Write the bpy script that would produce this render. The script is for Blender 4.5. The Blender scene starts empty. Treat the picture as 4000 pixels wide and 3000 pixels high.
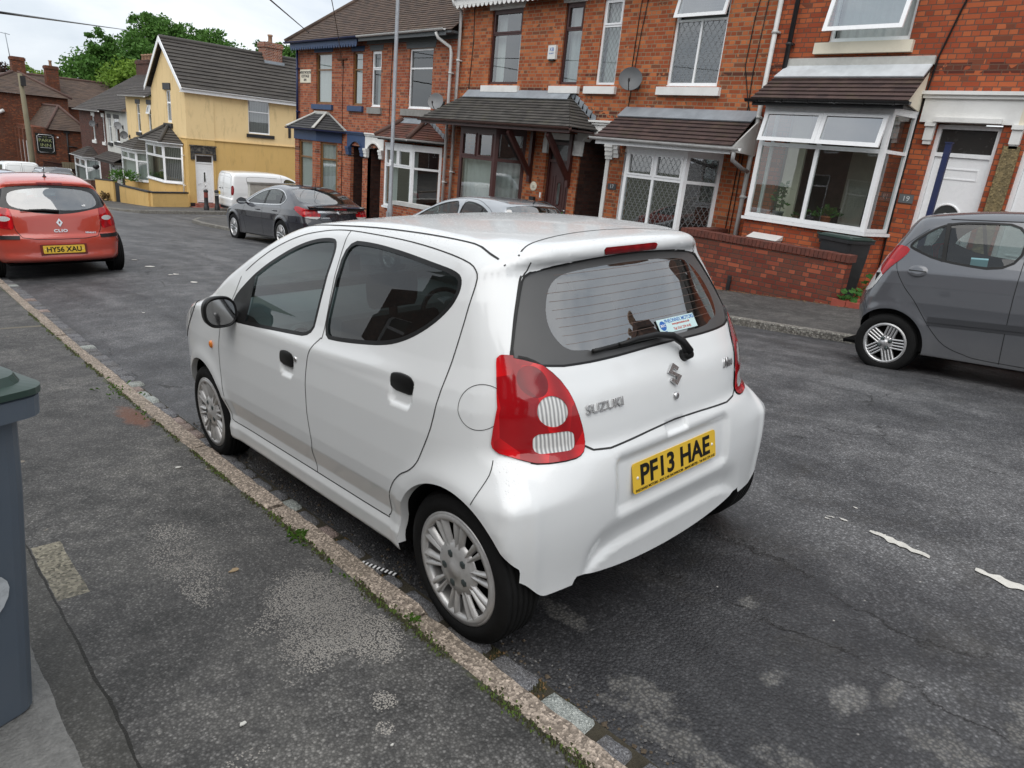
import bpy, bmesh, math, random
import numpy as np
from mathutils import Matrix, Vector, Euler

rad = math.radians
S = bpy.context.scene
COL = S.collection

# ------------------------------------------------------------------ camera
CAM_LOC = Vector((-2.153, -1.510, 1.632))
cam_d = bpy.data.cameras.new("camera")
cam = bpy.data.objects.new("camera", cam_d)
COL.objects.link(cam)
cam_d.sensor_width = 36.0
cam_d.lens = 2687.0 / 4000.0 * 36.0
cam_d.clip_start = 0.05
cam_d.clip_end = 2000
cam.matrix_world = (Matrix.Translation(CAM_LOC) @ Matrix.Rotation(rad(-45.015), 4, 'Z')
     @ Matrix.Rotation(rad(90 - 18.648), 4, 'X') @ Matrix.Rotation(rad(5.761), 4, 'Z'))
S.camera = cam

# ------------------------------------------------------------------ world: bright overcast with soft cloud
SUN_EL, SUN_AZ = rad(55), rad(238)      # azimuth clockwise from +y (behind the camera, over the near houses)
W = bpy.data.worlds.new("World"); S.world = W; W.use_nodes = True
nt = W.node_tree; nt.nodes.clear()
wo = nt.nodes.new('ShaderNodeOutputWorld'); wb = nt.nodes.new('ShaderNodeBackground')
sky = nt.nodes.new('ShaderNodeTexSky'); sky.sky_type = 'NISHITA'; sky.sun_disc = False
sky.sun_elevation = SUN_EL; sky.sun_rotation = SUN_AZ; sky.dust_density = 2.0
tc = nt.nodes.new('ShaderNodeTexCoord'); mp = nt.nodes.new('ShaderNodeMapping')
mp.inputs['Scale'].default_value = (1.0, 1.0, 3.2)
n1 = nt.nodes.new('ShaderNodeTexNoise'); n1.inputs['Scale'].default_value = 2.3
n1.inputs['Detail'].default_value = 7; n1.inputs['Roughness'].default_value = 0.55; n1.inputs['Distortion'].default_value = 0.4
r1 = nt.nodes.new('ShaderNodeValToRGB')
r1.color_ramp.elements[0].position = 0.34; r1.color_ramp.elements[0].color = (5.7, 6.3, 7.0, 1)
r1.color_ramp.elements[1].position = 0.62; r1.color_ramp.elements[1].color = (9.0, 9.25, 9.5, 1)
mx = nt.nodes.new('ShaderNodeMixRGB'); mx.inputs['Fac'].default_value = 0.90
nt.links.new(tc.outputs['Generated'], mp.inputs['Vector']); nt.links.new(mp.outputs['Vector'], n1.inputs['Vector'])
nt.links.new(n1.outputs['Fac'], r1.inputs['Fac']); nt.links.new(sky.outputs['Color'], mx.inputs['Color1'])
nt.links.new(r1.outputs['Color'], mx.inputs['Color2']); nt.links.new(mx.outputs['Color'], wb.inputs['Color'])
wb.inputs['Strength'].default_value = 0.088
nt.links.new(wb.outputs['Background'], wo.inputs['Surface'])

sd = bpy.data.lights.new("sun", 'SUN'); sun = bpy.data.objects.new("sun", sd); COL.objects.link(sun)
sd.energy = 1.45; sd.angle = rad(75); sd.color = (1.0, 0.965, 0.92)
sdir = Vector((math.sin(SUN_AZ) * math.cos(SUN_EL), math.cos(SUN_AZ) * math.cos(SUN_EL), math.sin(SUN_EL)))
sun.rotation_euler = sdir.to_track_quat('Z', 'Y').to_euler()

S.view_settings.view_transform = 'Standard'; S.view_settings.look = 'None'
S.view_settings.exposure = 0.60; S.view_settings.gamma = 1.0; S.view_settings.use_curve_mapping = False
S.cycles.use_denoising = True
S.cycles.max_bounces = 6; S.cycles.transparent_max_bounces = 10
S.cycles.caustics_reflective = False; S.cycles.caustics_refractive = False
# ------------------------------------------------------------------ helpers
def tag(o, label=None, cat=None, group=None, kind=None):
 if label: o['label'] = label
 if cat: o['category'] = cat
 if group: o['group'] = group
 if kind: o['kind'] = kind
 return o

def thing(name, label, cat, loc=(0, 0, 0), rot=None, group=None):
 o = bpy.data.objects.new(name, None); COL.objects.link(o)
 m = Matrix.Translation(Vector(loc))
 if rot is not None: m = m @ rot
 o.matrix_world = m
 o.empty_display_size = .1
 tag(o, label, cat, group)
 o['_w'] = 1
 return o

def wmat(o):
 m = o.matrix_basis.copy()
 p = o.parent
 while p is not None:
  m = p.matrix_basis @ m; p = p.parent
 return m

class MB:
 """collects shapes in world (or local) coordinates, built as ONE mesh object"""
 def __init__(s): s.v = []; s.f = []; s.m = []; s.sm = []
 def add(s, vs, fs, mi=0, smooth=False):
  b = len(s.v); s.v += [tuple(map(float, p)) for p in vs]
  for f in fs: s.f.append([i + b for i in f]); s.m.append(mi); s.sm.append(smooth)
  return s
 def box(s, x0, x1, y0, y1, z0, z1, mi=0, M=None):
  vs = [(x, y, z) for x in (x0, x1) for y in (y0, y1) for z in (z0, z1)]
  if M is not None: vs = [tuple(M @ Vector(p)) for p in vs]
  return s.add(vs, [(0, 1, 3, 2), (4, 6, 7, 5), (0, 4, 5, 1), (2, 3, 7, 6), (0, 2, 6, 4), (1, 5, 7, 3)], mi)
 def quad(s, a, b, c, d, mi=0): return s.add([a, b, c, d], [(0, 1, 2, 3)], mi)
 def poly(s, pts, mi=0): return s.add(pts, [tuple(range(len(pts)))], mi)
 def prism(s, pts, d, mi=0, smooth=False):
  """extrude a planar polygon by vector d"""
  n = len(pts); d = Vector(d); p2 = [tuple(Vector(p) + d) for p in pts]
  return s.add(list(pts) + p2, [tuple(range(n)), tuple(range(2 * n - 1, n - 1, -1))] + [(i, i + n, (i + 1) % n + n, (i + 1) % n) for i in range(n)], mi, smooth)
 def tube(s, path, r, n=8, mi=0, caps=True):
  path = [Vector(p) for p in path]; rs = r if hasattr(r, '__len__') else [r] * len(path)
  rings = []; up = None
  for i, p in enumerate(path):
   a = path[max(i - 1, 0)]; b = path[min(i + 1, len(path) - 1)]
   t = (b - a)
   if t.length < 1e-9: t = Vector((0, 0, 1))
   t.normalize()
   if up is None or abs(up.dot(t)) > .98: up = Vector((0, 0, 1)) if abs(t.z) < .9 else Vector((1, 0, 0))
   x = t.cross(up).normalized(); y = t.cross(x).normalized(); up = x.cross(t) * -1 if False else up
   rings.append([tuple(p + (x * math.cos(2 * math.pi * k / n) + y * math.sin(2 * math.pi * k / n)) * rs[i]) for k in range(n)])
  vs = [q for R in rings for q in R]; fs = []
  for i in range(len(path) - 1):
   for k in range(n): fs.append((i * n + k, i * n + (k + 1) % n, (i + 1) * n + (k + 1) % n, (i + 1) * n + k))
  if caps: fs += [tuple(range(n - 1, -1, -1)), tuple(range((len(path) - 1) * n, len(path) * n))]
  return s.add(vs, fs, mi, True)
 def lathe(s, prof, n=24, M=None, mi=0, smooth=True):
  """prof: (radius, height) about local z"""
  vs = []
  for (r, h) in prof:
   for k in range(n):
    a = 2 * math.pi * k / n; p = Vector((r * math.cos(a), r * math.sin(a), h))
    vs.append(tuple(M @ p) if M is not None else tuple(p))
  fs = []
  for i in range(len(prof) - 1):
   for k in range(n): fs.append((i * n + k, i * n + (k + 1) % n, (i + 1) * n + (k + 1) % n, (i + 1) * n + k))
  return s.add(vs, fs, mi, smooth)
 def build(s, name, mats, parent=None, label=None, local=False, normals=None):
  me = bpy.data.meshes.new(name)
  vs = s.v
  if parent is not None and not local:
   inv = wmat(parent).inverted(); vs = [tuple(inv @ Vector(p)) for p in vs]
  me.from_pydata(vs, [], s.f)
  mats = mats if isinstance(mats, (list, tuple)) else [mats]
  for m in mats: me.materials.append(m)
  me.polygons.foreach_set('material_index', s.m); me.polygons.foreach_set('use_smooth', s.sm)
  me.update()
  o = bpy.data.objects.new(name, me); COL.objects.link(o)
  if parent is not None: o.parent = parent
  if label: o['label'] = label
  return o

def each(s, name, mats, parent):
 """every separate piece becomes its own part"""
 par = list(range(len(s.v)))
 def find(a):
  while par[a] != a: par[a] = par[par[a]]; a = par[a]
  return a
 for f in s.f:
  for i in f[1:]: par[find(i)] = find(f[0])
 G = {}
 for k, f in enumerate(s.f): G.setdefault(find(f[0]), []).append(k)
 for ks in G.values():
  m = MB(); mp = {}
  for k in ks:
   for i in s.f[k]:
    if i not in mp: mp[i] = len(m.v); m.v.append(s.v[i])
   m.f.append([mp[i] for i in s.f[k]]); m.m.append(s.m[k]); m.sm.append(s.sm[k])
  m.build(name, mats, parent)
MB.each = each

def BX(name, mat, parent, *dims, label=None):
 return MB().box(*dims).build(name, mat, parent, label)

def catmull(pts, n=6, closed=True):
 P = np.array(pts, float); N = len(P); out = []
 rng = range(N) if closed else range(N - 1)
 for i in rng:
  g = (lambda k: P[k % N]) if closed else (lambda k: P[min(max(k, 0), N - 1)])
  p0, p1, p2, p3 = g(i - 1), g(i), g(i + 1), g(i + 2)
  for k in range(n):
   t = k / n
   out.append(.5 * ((2 * p1) + (-p0 + p2) * t + (2 * p0 - 5 * p1 + 4 * p2 - p3) * t * t + (-p0 + 3 * p1 - 3 * p2 + p3) * t ** 3))
 if not closed: out.append(P[-1])
 return np.array(out)

def chaikin(pts, it=2, closed=True):
 P = np.array(pts, float)
 for _ in range(it):
  Q = np.roll(P, -1, 0)
  if closed: P = np.stack([.75 * P + .25 * Q, .25 * P + .75 * Q], 1).reshape(-1, P.shape[1])
  else:
   R = np.stack([.75 * P[:-1] + .25 * P[1:], .25 * P[:-1] + .75 * P[1:]], 1).reshape(-1, P.shape[1]); P = np.vstack([P[:1], R, P[-1:]])
 return P

def text_mesh(txt, name, mat, parent, M, size=1., ext=.002, sx=1., off=0., align='CENTER', sp=1.):
 """writing as real thin letters; M maps text plane (x right, y up) to world"""
 cu = bpy.data.curves.new(name, 'FONT'); cu.body = txt; cu.size = size; cu.extrude = ext; cu.offset = off
 cu.align_x = align; cu.align_y = 'CENTER'; cu.space_character = sp; cu.resolution_u = 4
 t = bpy.data.objects.new(name + '_t', cu); COL.objects.link(t)
 dg = bpy.context.evaluated_depsgraph_get(); dg.update()
 me = bpy.data.meshes.new_from_object(t.evaluated_get(dg))
 bpy.data.objects.remove(t); bpy.data.curves.remove(cu)
 me.transform(M @ Matrix.Diagonal((sx, 1, 1, 1)))
 if parent is not None: me.transform(wmat(parent).inverted())
 me.materials.clear(); me.materials.append(mat)
 o = bpy.data.objects.new(name, me); COL.objects.link(o); o.parent = parent
 return o

def frame_mat(o, right, up):
 """4x4 with origin o, x=right, y=up, z=right x up"""
 r = Vector(right).normalized(); u = Vector(up).normalized(); n = r.cross(u).normalized(); u = n.cross(r)
 m = Matrix((r, u, n)).transposed().to_4x4(); m.translation = Vector(o); return m

# ------------------------------------------------------------------ materials
MATS = {}
class NT:
 def __init__(s, name):
  s.m = bpy.data.materials.new(name); s.m.use_nodes = True; s.t = s.m.node_tree; s.n = s.t.nodes
  s.b = s.n['Principled BSDF']; s.out = s.n['Material Output']; s._tc = None
 def new(s, typ, **k):
  n = s.n.new('ShaderNode' + typ)
  for a, v in k.items():
   if a in n.inputs: n.inputs[a].default_value = v
   else: setattr(n, a, v)
  return n
 def link(s, a, b): s.t.links.new(a, b)
 def coord(s):
  if s._tc is None: s._tc = s.new('TexCoord').outputs['Object']
  return s._tc
 def mapping(s, vec=None, scale=(1, 1, 1), loc=(0, 0, 0), rot=(0, 0, 0)):
  m = s.new('Mapping'); m.inputs['Scale'].default_value = scale; m.inputs['Location'].default_value = loc; m.inputs['Rotation'].default_value = rot
  s.link(vec if vec is not None else s.coord(), m.inputs['Vector']); return m.outputs[0]
 def noise(s, scale, detail=4, rough=.5, vec=None, dist=0., out='Fac'):
  n = s.new('TexNoise'); n.inputs['Scale'].default_value = scale; n.inputs['Detail'].default_value = detail; n.inputs['Roughness'].default_value = rough
  n.inputs['Distortion'].default_value = dist
  s.link(vec if vec is not None else s.coord(), n.inputs['Vector']); return n.outputs[out]
 def voronoi(s, scale, vec=None, feature='F1', out='Distance'):
  n = s.new('TexVoronoi'); n.feature = feature; n.inputs['Scale'].default_value = scale
  s.link(vec if vec is not None else s.coord(), n.inputs['Vector']); return n.outputs[out]
 def ramp(s, fac, stops, interp='LINEAR'):
  r = s.new('ValToRGB'); r.color_ramp.interpolation = interp; e = r.color_ramp.elements
  while len(e) < len(stops): e.new(0.5)
  for i, (p, c) in enumerate(stops):
   e[i].position = p; c = (c, c, c) if not hasattr(c, '__len__') else c; e[i].color = (*c[:3], 1)
  s.link(fac, r.inputs['Fac']); return r.outputs['Color']
 def mix(s, fac, a, b, mode='MIX'):
  m = s.new('MixRGB'); m.blend_type = mode
  for k, v in (('Fac', fac), ('Color1', a), ('Color2', b)):
   if hasattr(v, 'is_linked') or hasattr(v, 'links'): s.link(v, m.inputs[k])
   elif k == 'Fac': m.inputs[k].default_value = v
   else: m.inputs[k].default_value = (*v[:3], 1) if hasattr(v, '__len__') else (v, v, v, 1)
  return m.outputs['Color']
 def math(s, op, a, b=0., clamp=False):
  m = s.new('Math'); m.operation = op; m.use_clamp = clamp
  for i, v in enumerate((a, b)):
   if hasattr(v, 'links'): s.link(v, m.inputs[i])
   else: m.inputs[i].default_value = v
  return m.outputs[0]
 def bump(s, h, strength=.3, dist=.01, nrm=None):
  b = s.new('Bump'); b.inputs['Strength'].default_value = strength; b.inputs['Distance'].default_value = dist
  s.link(h, b.inputs['Height'])
  if nrm is not None: s.link(nrm, b.inputs['Normal'])
  return b.outputs[0]
 def blob(s, cx, cy, rx, ry, rot=0., edge=.25, nz=.35, nscale=3.):
  """soft worn patch on the ground plane, wobbling edge; 1 inside"""
  sep = s.new('SeparateXYZ'); s.link(s.coord(), sep.inputs[0])
  x = s.math('SUBTRACT', sep.outputs[0], cx); y = s.math('SUBTRACT', sep.outputs[1], cy)
  c, n = math.cos(rot), math.sin(rot)
  u = s.math('DIVIDE', s.math('ADD', s.math('MULTIPLY', x, c), s.math('MULTIPLY', y, n)), rx)
  v = s.math('DIVIDE', s.math('SUBTRACT', s.math('MULTIPLY', y, c), s.math('MULTIPLY', x, n)), ry)
  d = s.math('SQRT', s.math('ADD', s.math('MULTIPLY', u, u), s.math('MULTIPLY', v, v)))
  w = s.math('MULTIPLY', s.math('SUBTRACT', s.noise(nscale, 5, .6), .5), nz * 3)
  d = s.math('ADD', d, w)
  mr = s.new('MapRange'); mr.interpolation_type = 'SMOOTHSTEP'
  s.link(d, mr.inputs['Value']); mr.inputs['From Min'].default_value = 1 + edge; mr.inputs['From Max'].default_value = 1 - edge
  return mr.outputs[0]
 def set(s, **k):
  names = dict(color='Base Color', rough='Roughness', metal='Metallic', normal='Normal', coat='Coat Weight', coat_rough='Coat Roughness', spec='Specular IOR Level', ior='IOR', alpha='Alpha', trans='Transmission Weight', sheen='Sheen Weight', sss='Subsurface Weight')
  for a, v in k.items():
   i = s.b.inputs[names[a]]
   if hasattr(v, 'links'): s.link(v, i)
   elif a == 'color': i.default_value = (*v[:3], 1) if hasattr(v, '__len__') else (v, v, v, 1)
   else: i.default_value = v
  return s.m

def pm(name, color, rough=.6, metal=0., var=.12, nscale=6., bump=0., bscale=60., coat=0., spec=.5, dirt=0., dirtc=(.12, .10, .08), dscale=2.):
 """plain procedural material with slight unevenness"""
 if name in MATS: return MATS[name]
 t = NT(name); c = color if hasattr(color, '__len__') else (color,) * 3
 n = t.noise(nscale, 5, .6)
 col = t.mix(n, tuple(x * (1 - var) for x in c), tuple(min(x * (1 + var), .95) for x in c))
 if dirt > 0:
  col = t.mix(t.math('MULTIPLY', t.ramp(t.noise(dscale, 8, .7), [(.45, 0.), (.75, 1.)]), dirt), col, dirtc)
 k = dict(color=col, rough=t.ramp(t.noise(nscale * 2.3, 3), [(0, max(rough - .08, .02)), (1, min(rough + .08, 1))]), metal=metal, coat=coat, spec=spec)
 if bump: k['normal'] = t.bump(t.noise(bscale, 4, .6), bump, .01)
 t.set(**k); t.set(coat_rough=.04)
 MATS[name] = t.m; return t.m

def glass_mat(name, tint=(.80, .88, .88), ior=1.5, rough=.0, refl=1.0, grime=.04):
 """window pane: fresnel mirror over a tinted clear sheet (one thin surface)"""
 if name in MATS: return MATS[name]
 t = NT(name); t.n.remove(t.b)
 tr = t.new('BsdfTransparent'); tr.inputs['Color'].default_value = (*tint, 1)
 gl = t.new('BsdfGlossy'); gl.inputs['Roughness'].default_value = rough
 gl.inputs['Color'].default_value = (refl, refl, refl, 1)
 g_ = t.new('NewGeometry'); dp = t.new('VectorMath'); dp.operation = 'DOT_PRODUCT'; t.link(g_.outputs['Normal'], dp.inputs[0]); t.link(g_.outputs['Incoming'], dp.inputs[1]); f0 = ((ior - 1) / (ior + 1)) ** 2
 frv = t.math('ADD', t.math('MULTIPLY', t.math('POWER', t.math('SUBTRACT', 1., t.math('ABSOLUTE', dp.outputs['Value'])), 5.), 1 - f0), f0, True)
 df = t.new('BsdfDiffuse'); df.inputs['Color'].default_value = (.4, .4, .38, 1)
 m0 = t.new('MixShader'); t.link(t.math('MULTIPLY', t.noise(5, 6, .7), grime), m0.inputs[0]); t.link(tr.outputs[0], m0.inputs[1]); t.link(df.outputs[0], m0.inputs[2])
 m1 = t.new('MixShader'); t.link(frv, m1.inputs[0]); t.link(m0.outputs[0], m1.inputs[1]); t.link(gl.outputs[0], m1.inputs[2])
 t.link(t.bump(t.noise(1.7, 2), .02, .02), gl.inputs['Normal'])
 t.link(m1.outputs[0], t.out.inputs['Surface']); MATS[name] = t.m; return t.m

def brick_mat(name, c1, c2, mortar, dark=(.05, .03, .028), darkamt=.12, soot=.25, bands=(), bw=.235, bh=.076, mort=.008, yoff=0., grime_top=None, cs=1.):
 """weathered Victorian brick; u runs along whichever horizontal axis the wall faces across"""
 if name in MATS: return MATS[name]
 t = NT(name)
 sep = t.new('SeparateXYZ'); t.link(t.coord(), sep.inputs[0])
 geo = t.new('NewGeometry'); sn = t.new('SeparateXYZ'); t.link(geo.outputs['Normal'], sn.inputs[0])
 # u = y on walls facing x, x on walls facing y
 ay = t.math('GREATER_THAN', t.math('ABSOLUTE', sn.outputs[1]), .75)
 u = t.math('ADD', t.math('MULTIPLY', sep.outputs[0], ay), t.math('MULTIPLY', sep.outputs[1], t.math('SUBTRACT', 1., ay)))
 cb = t.new('CombineXYZ'); t.link(u, cb.inputs[0]); t.link(t.math('ADD', sep.outputs[2], yoff), cb.inputs[1])
 wob = t.new('VectorMath'); wob.operation = 'SCALE'; wob.inputs['Scale'].default_value = .006
 t.link(t.noise(9, 3, out='Color'), wob.inputs[0])
 ad = t.new('VectorMath'); ad.operation = 'ADD'; t.link(cb.outputs[0], ad.inputs[0]); t.link(wob.outputs[0], ad.inputs[1])
 def br(vec, w, off, c):
  b = t.new('TexBrick'); b.offset = off; b.squash = .5; b.squash_frequency = 2; b.inputs['Scale'].default_value = 1.0; b.inputs['Brick Width'].default_value = w
  b.inputs['Row Height'].default_value = bh; b.inputs['Mortar Size'].default_value = mort; b.inputs['Mortar Smooth'].default_value = .25
  b.inputs['Bias'].default_value = c; b.inputs['Color1'].default_value = (0, 0, 0, 1); b.inputs['Color2'].default_value = (1, 1, 1, 1); b.inputs['Mortar'].default_value = (0, 0, 0, 1)
  t.link(vec, b.inputs['Vector']); return b
 b1 = br(ad.outputs[0], bw, .5, 0.)
 rnd = b1.outputs['Color']; mf = b1.outputs['Fac']
 # per-brick tone: random grey of each brick + noise
 nz = t.noise(2.2, 4, .6); nf = t.noise(22, 3)
 f = t.math('ADD', t.math('MULTIPLY', rnd, .62), t.math('MULTIPLY', nz, .38))
 col = t.ramp(f, [(.12, tuple(x * .72 for x in c2)), (.42, c2), (.66, c1), (.95, tuple(min(x * 1.22, 1) for x in c1))])
 isdark = t.math('GREATER_THAN', t.math('ADD', rnd, t.math('MULTIPLY', t.noise(4.5, 2), .25)), 1.12 - darkamt * .8)
 col = t.mix(t.math('MULTIPLY', isdark, .7), col, dark)
 col = t.mix(t.math('MULTIPLY', nf, .25), col, tuple(x * .7 for x in c2))
 for (z0, z1) in bands:
  k = t.math('MULTIPLY', t.math('GREATER_THAN', sep.outputs[2], z0), t.math('LESS_THAN', sep.outputs[2], z1))
  k = t.math('MULTIPLY', k, t.math('GREATER_THAN', t.noise(5, 1), .42))
  col = t.mix(t.math('MULTIPLY', k, .8), col, (.055, .022, .02))
 col = t.mix(mf, col, mortar)
 st = t.ramp(t.noise(1.1, 8, .72), [(.42, 0.), (.74, 1.)])
 col = t.mix(t.math('MULTIPLY', st, soot), col, (.035, .022, .018))
 h = t.math('ADD', t.math('MULTIPLY', t.math('SUBTRACT', 1., mf), 1.), t.math('MULTIPLY', nf, .35))
 t.set(color=col, rough=.86, spec=.25, normal=t.bump(h, .55, .008))
 MATS[name] = t.m; return t.m

def tile_mat(name, c, c2, row=.11, wid=.18, axis='x', moss=.25, pitch_scale=1., mossc=(.10, .10, .035)):
 """small plain clay or concrete tiles: courses step down the slope"""
 if name in MATS: return MATS[name]
 t = NT(name)
 sep = t.new('SeparateXYZ'); t.link(t.coord(), sep.inputs[0])
 u = sep.outputs[1] if axis == 'x' else sep.outputs[0]
 cb = t.new('CombineXYZ'); t.link(u, cb.inputs[0]); t.link(sep.outputs[2], cb.inputs[1])
 b = t.new('TexBrick'); b.offset = .5; b.inputs['Scale'].default_value = 1; b.inputs['Brick Width'].default_value = wid; b.inputs['Row Height'].default_value = row
 b.inputs['Mortar Size'].default_value = .004; b.inputs['Color1'].default_value = (0, 0, 0, 1); b.inputs['Color2'].default_value = (1, 1, 1, 1); b.inputs['Mortar'].default_value = (0, 0, 0, 1)
 t.link(cb.outputs[0], b.inputs['Vector'])
 f = t.math('ADD', t.math('MULTIPLY', b.outputs['Color'], .55), t.math('MULTIPLY', t.noise(3, 5, .65), .45))
 col = t.ramp(f, [(.15, c2), (.8, c)])
 ph = t.math('FRACT', t.math('DIVIDE', sep.outputs[2], row))      # 0 at the lip of each course
 lip = t.ramp(ph, [(0., 1.), (.16, 0.)])
 col = t.mix(t.math('MULTIPLY', t.math('MAXIMUM', b.outputs['Fac'], 0.), .5), col, (.012, .012, .012))
 col = t.mix(t.math('MULTIPLY', t.ramp(t.noise(2.6, 7, .75), [(.52, 0.), (.7, 1.)]), moss), col, mossc)
 h = t.math('ADD', t.math('MULTIPLY', t.math('SUBTRACT', 1., ph), 1.), t.math('MULTIPLY', t.noise(40, 3), .15))
 t.set(color=col, rough=.8, spec=.3, normal=t.bump(h, .9, .02))
 MATS[name] = t.m; return t.m
# ------------------------------------------------------------------ car bodies: a smooth solid is modelled as a field, skinned, then cut into panels, panes and lamps
def sdpoly(P, X, Y):
 """signed distance (negative inside) from points to closed polygon P"""
 P = np.asarray(P, float); X = np.asarray(X, float); Y = np.asarray(Y, float); sh = X.shape
 x = X.ravel(); y = Y.ravel(); d = np.full(x.shape, 1e18); ins = np.zeros(x.shape, bool)
 n = len(P)
 for i in range(n):
  ax, ay = P[i]; bx, by = P[(i + 1) % n]; ex, ey = bx - ax, by - ay
  l = ex * ex + ey * ey + 1e-18
  t = np.clip(((x - ax) * ex + (y - ay) * ey) / l, 0, 1)
  dx = x - ax - t * ex; dy = y - ay - t * ey; d = np.minimum(d, dx * dx + dy * dy)
  c = ((ay > y) != (by > y)) & (x < ex * (y - ay) / (ey if abs(ey) > 1e-12 else 1e-12) + ax)
  ins ^= c
 d = np.sqrt(d); return np.where(ins, -d, d).reshape(sh)

def smax(a, b, r):
 h = np.maximum(r - np.abs(a - b), 0) / r
 return np.maximum(a, b) + h * h * r * .25
def sstep(x, a, b):
 t = np.clip((x - a) / (b - a), 0, 1); return t * t * (3 - 2 * t)
def gauss(d, w): return np.exp(-(d / w) ** 2)

class Hull:
 def __init__(s, prof, wz, crear=.41, crear4=0., c4low=None, ylow=None, cfront=.28, yr=(.3, .8), yf=(2.2, .35), crown=.2, crownz=1.1, rz=((.3, .03), (.8, .05), (1.3, .12)),
     rear_lim=.6, front_lim=1.9, bulge=0., extra=None, arches=(), flare=.012):
  s.__dict__.update(locals())
  s.y0 = min(p[0] for p in prof) - .1; s.z0 = min(p[1] for p in prof) - .04
  s.y1 = max(p[0] for p in prof) + .1; s.z1 = max(p[1] for p in prof) + .12; s.h = .006
  gy = np.arange(s.y0 - .5, s.y1 + .5, s.h); gz = np.arange(s.z0 - .1, s.z1 + .15, s.h)
  GY, GZ = np.meshgrid(gy, gz, indexing='ij'); s.gy, s.gz = gy, gz
  D = sdpoly(catmull(prof, 5), GY[::2, ::2], GZ[::2, ::2])
  D = np.repeat(np.repeat(D, 2, 0), 2, 1)[:len(gy), :len(gz)] if False else D
  s.h *= 2; s.gy = gy[::2]; s.gz = gz[::2]
  for _ in range(2):    # soften the outline a touch
   D[1:-1] = (D[:-2] + 2 * D[1:-1] + D[2:]) / 4; D[:, 1:-1] = (D[:, :-2] + 2 * D[:, 1:-1] + D[:, 2:]) / 4
  s.D = D
 def P2(s, y, z):
  u = np.clip((y - s.gy[0]) / s.h, 0, len(s.gy) - 1.001); v = np.clip((z - s.gz[0]) / s.h, 0, len(s.gz) - 1.001)
  i = u.astype(int); j = v.astype(int); a = u - i; b = v - j; D = s.D
  return (D[i, j] * (1 - a) + D[i + 1, j] * a) * (1 - b) + (D[i, j + 1] * (1 - a) + D[i + 1, j + 1] * a) * b
 def Wf(s, y, z):
  w = np.interp(z, [p[0] for p in s.wz], [p[1] for p in s.wz])
  kr = s.yr[1] if s.ylow is None else s.ylow + (s.yr[1] - s.ylow) * sstep(z, .58, .76)
  w = w - kr * np.maximum(0, s.yr[0] - y) ** 3 - s.yf[1] * np.maximum(0, y - s.yf[0]) ** 3
  for (cy, cz, R) in s.arches:
   d = np.hypot(y - cy, z - cz); w = w + s.flare * gauss(np.maximum(0, d - R - .015), .05)
  return w
 def yshift(s, x, y, z):
  c4 = s.crear4 if s.c4low is None else s.c4low + (s.crear4 - s.c4low) * sstep(z, .58, .76)
  return y - (s.crear * x * x + c4 * x ** 4) * (1 - sstep(y, .0, s.rear_lim)) + s.cfront * x * x * sstep(y, s.front_lim - .6, s.front_lim)
 def f(s, x, y, z):
  yp = s.yshift(x, y, z)
  zp = z + s.crown * x * x * sstep(z, s.crownz - .15, s.crownz + .2)
  a = s.P2(yp, zp); b = np.abs(x) - s.Wf(y, z)
  r = np.interp(z, [p[0] for p in s.rz], [p[1] for p in s.rz])
  v = smax(a, b, r)
  if s.extra is not None: v = s.extra(s, v, x, y, z, yp)
  return v
 def grad(s, V, e=2e-3):
  x, y, z = V.T; g = np.stack([s.f(x + e, y, z) - s.f(x - e, y, z), s.f(x, y + e, z) - s.f(x, y - e, z), s.f(x, y, z + e) - s.f(x, y, z - e)], 1) / (2 * e)
  return g
 def normals(s, V):
  g = s.grad(V); return g / (np.linalg.norm(g, axis=1, keepdims=True) + 1e-9)
 def project(s, V, it=4):
  for _ in range(it):
   g = s.grad(V); V = V - np.clip(s.f(*V.T), -.03, .03)[:, None] * g / ((g * g).sum(1, keepdims=True) + 1e-6)
  return V
 def side(s, pts, sgn=-1):
  """(y,z) -> points on the flank"""
  P = np.atleast_2d(np.asarray(pts, float)); a = np.full(len(P), 1.1); b = np.full(len(P), .15)
  for _ in range(30):
   m = (a + b) / 2; v = s.f(m, P[:, 0], P[:, 1]); a = np.where(v > 0, m, a); b = np.where(v > 0, b, m)
  return np.stack([sgn * a, P[:, 0], P[:, 1]], 1)
 def rear(s, pts, front=False):
  P = np.atleast_2d(np.asarray(pts, float)); a = np.full(len(P), s.y1 + .1 if front else s.y0 - .1); b = np.full(len(P), 1.6 if front else .9)
  for _ in range(34):
   m = (a + b) / 2; v = s.f(P[:, 0], m, P[:, 1]); a = np.where(v > 0, m, a); b = np.where(v > 0, b, m)
  return np.stack([P[:, 0], a, P[:, 1]], 1)
 def top(s, pts):
  P = np.atleast_2d(np.asarray(pts, float)); a = np.full(len(P), s.z1 + .1); b = np.full(len(P), .6)
  for _ in range(34):
   m = (a + b) / 2; v = s.f(P[:, 0], P[:, 1], m); a = np.where(v > 0, m, a); b = np.where(v > 0, b, m)
  return np.stack([P[:, 0], P[:, 1], a], 1)
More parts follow.
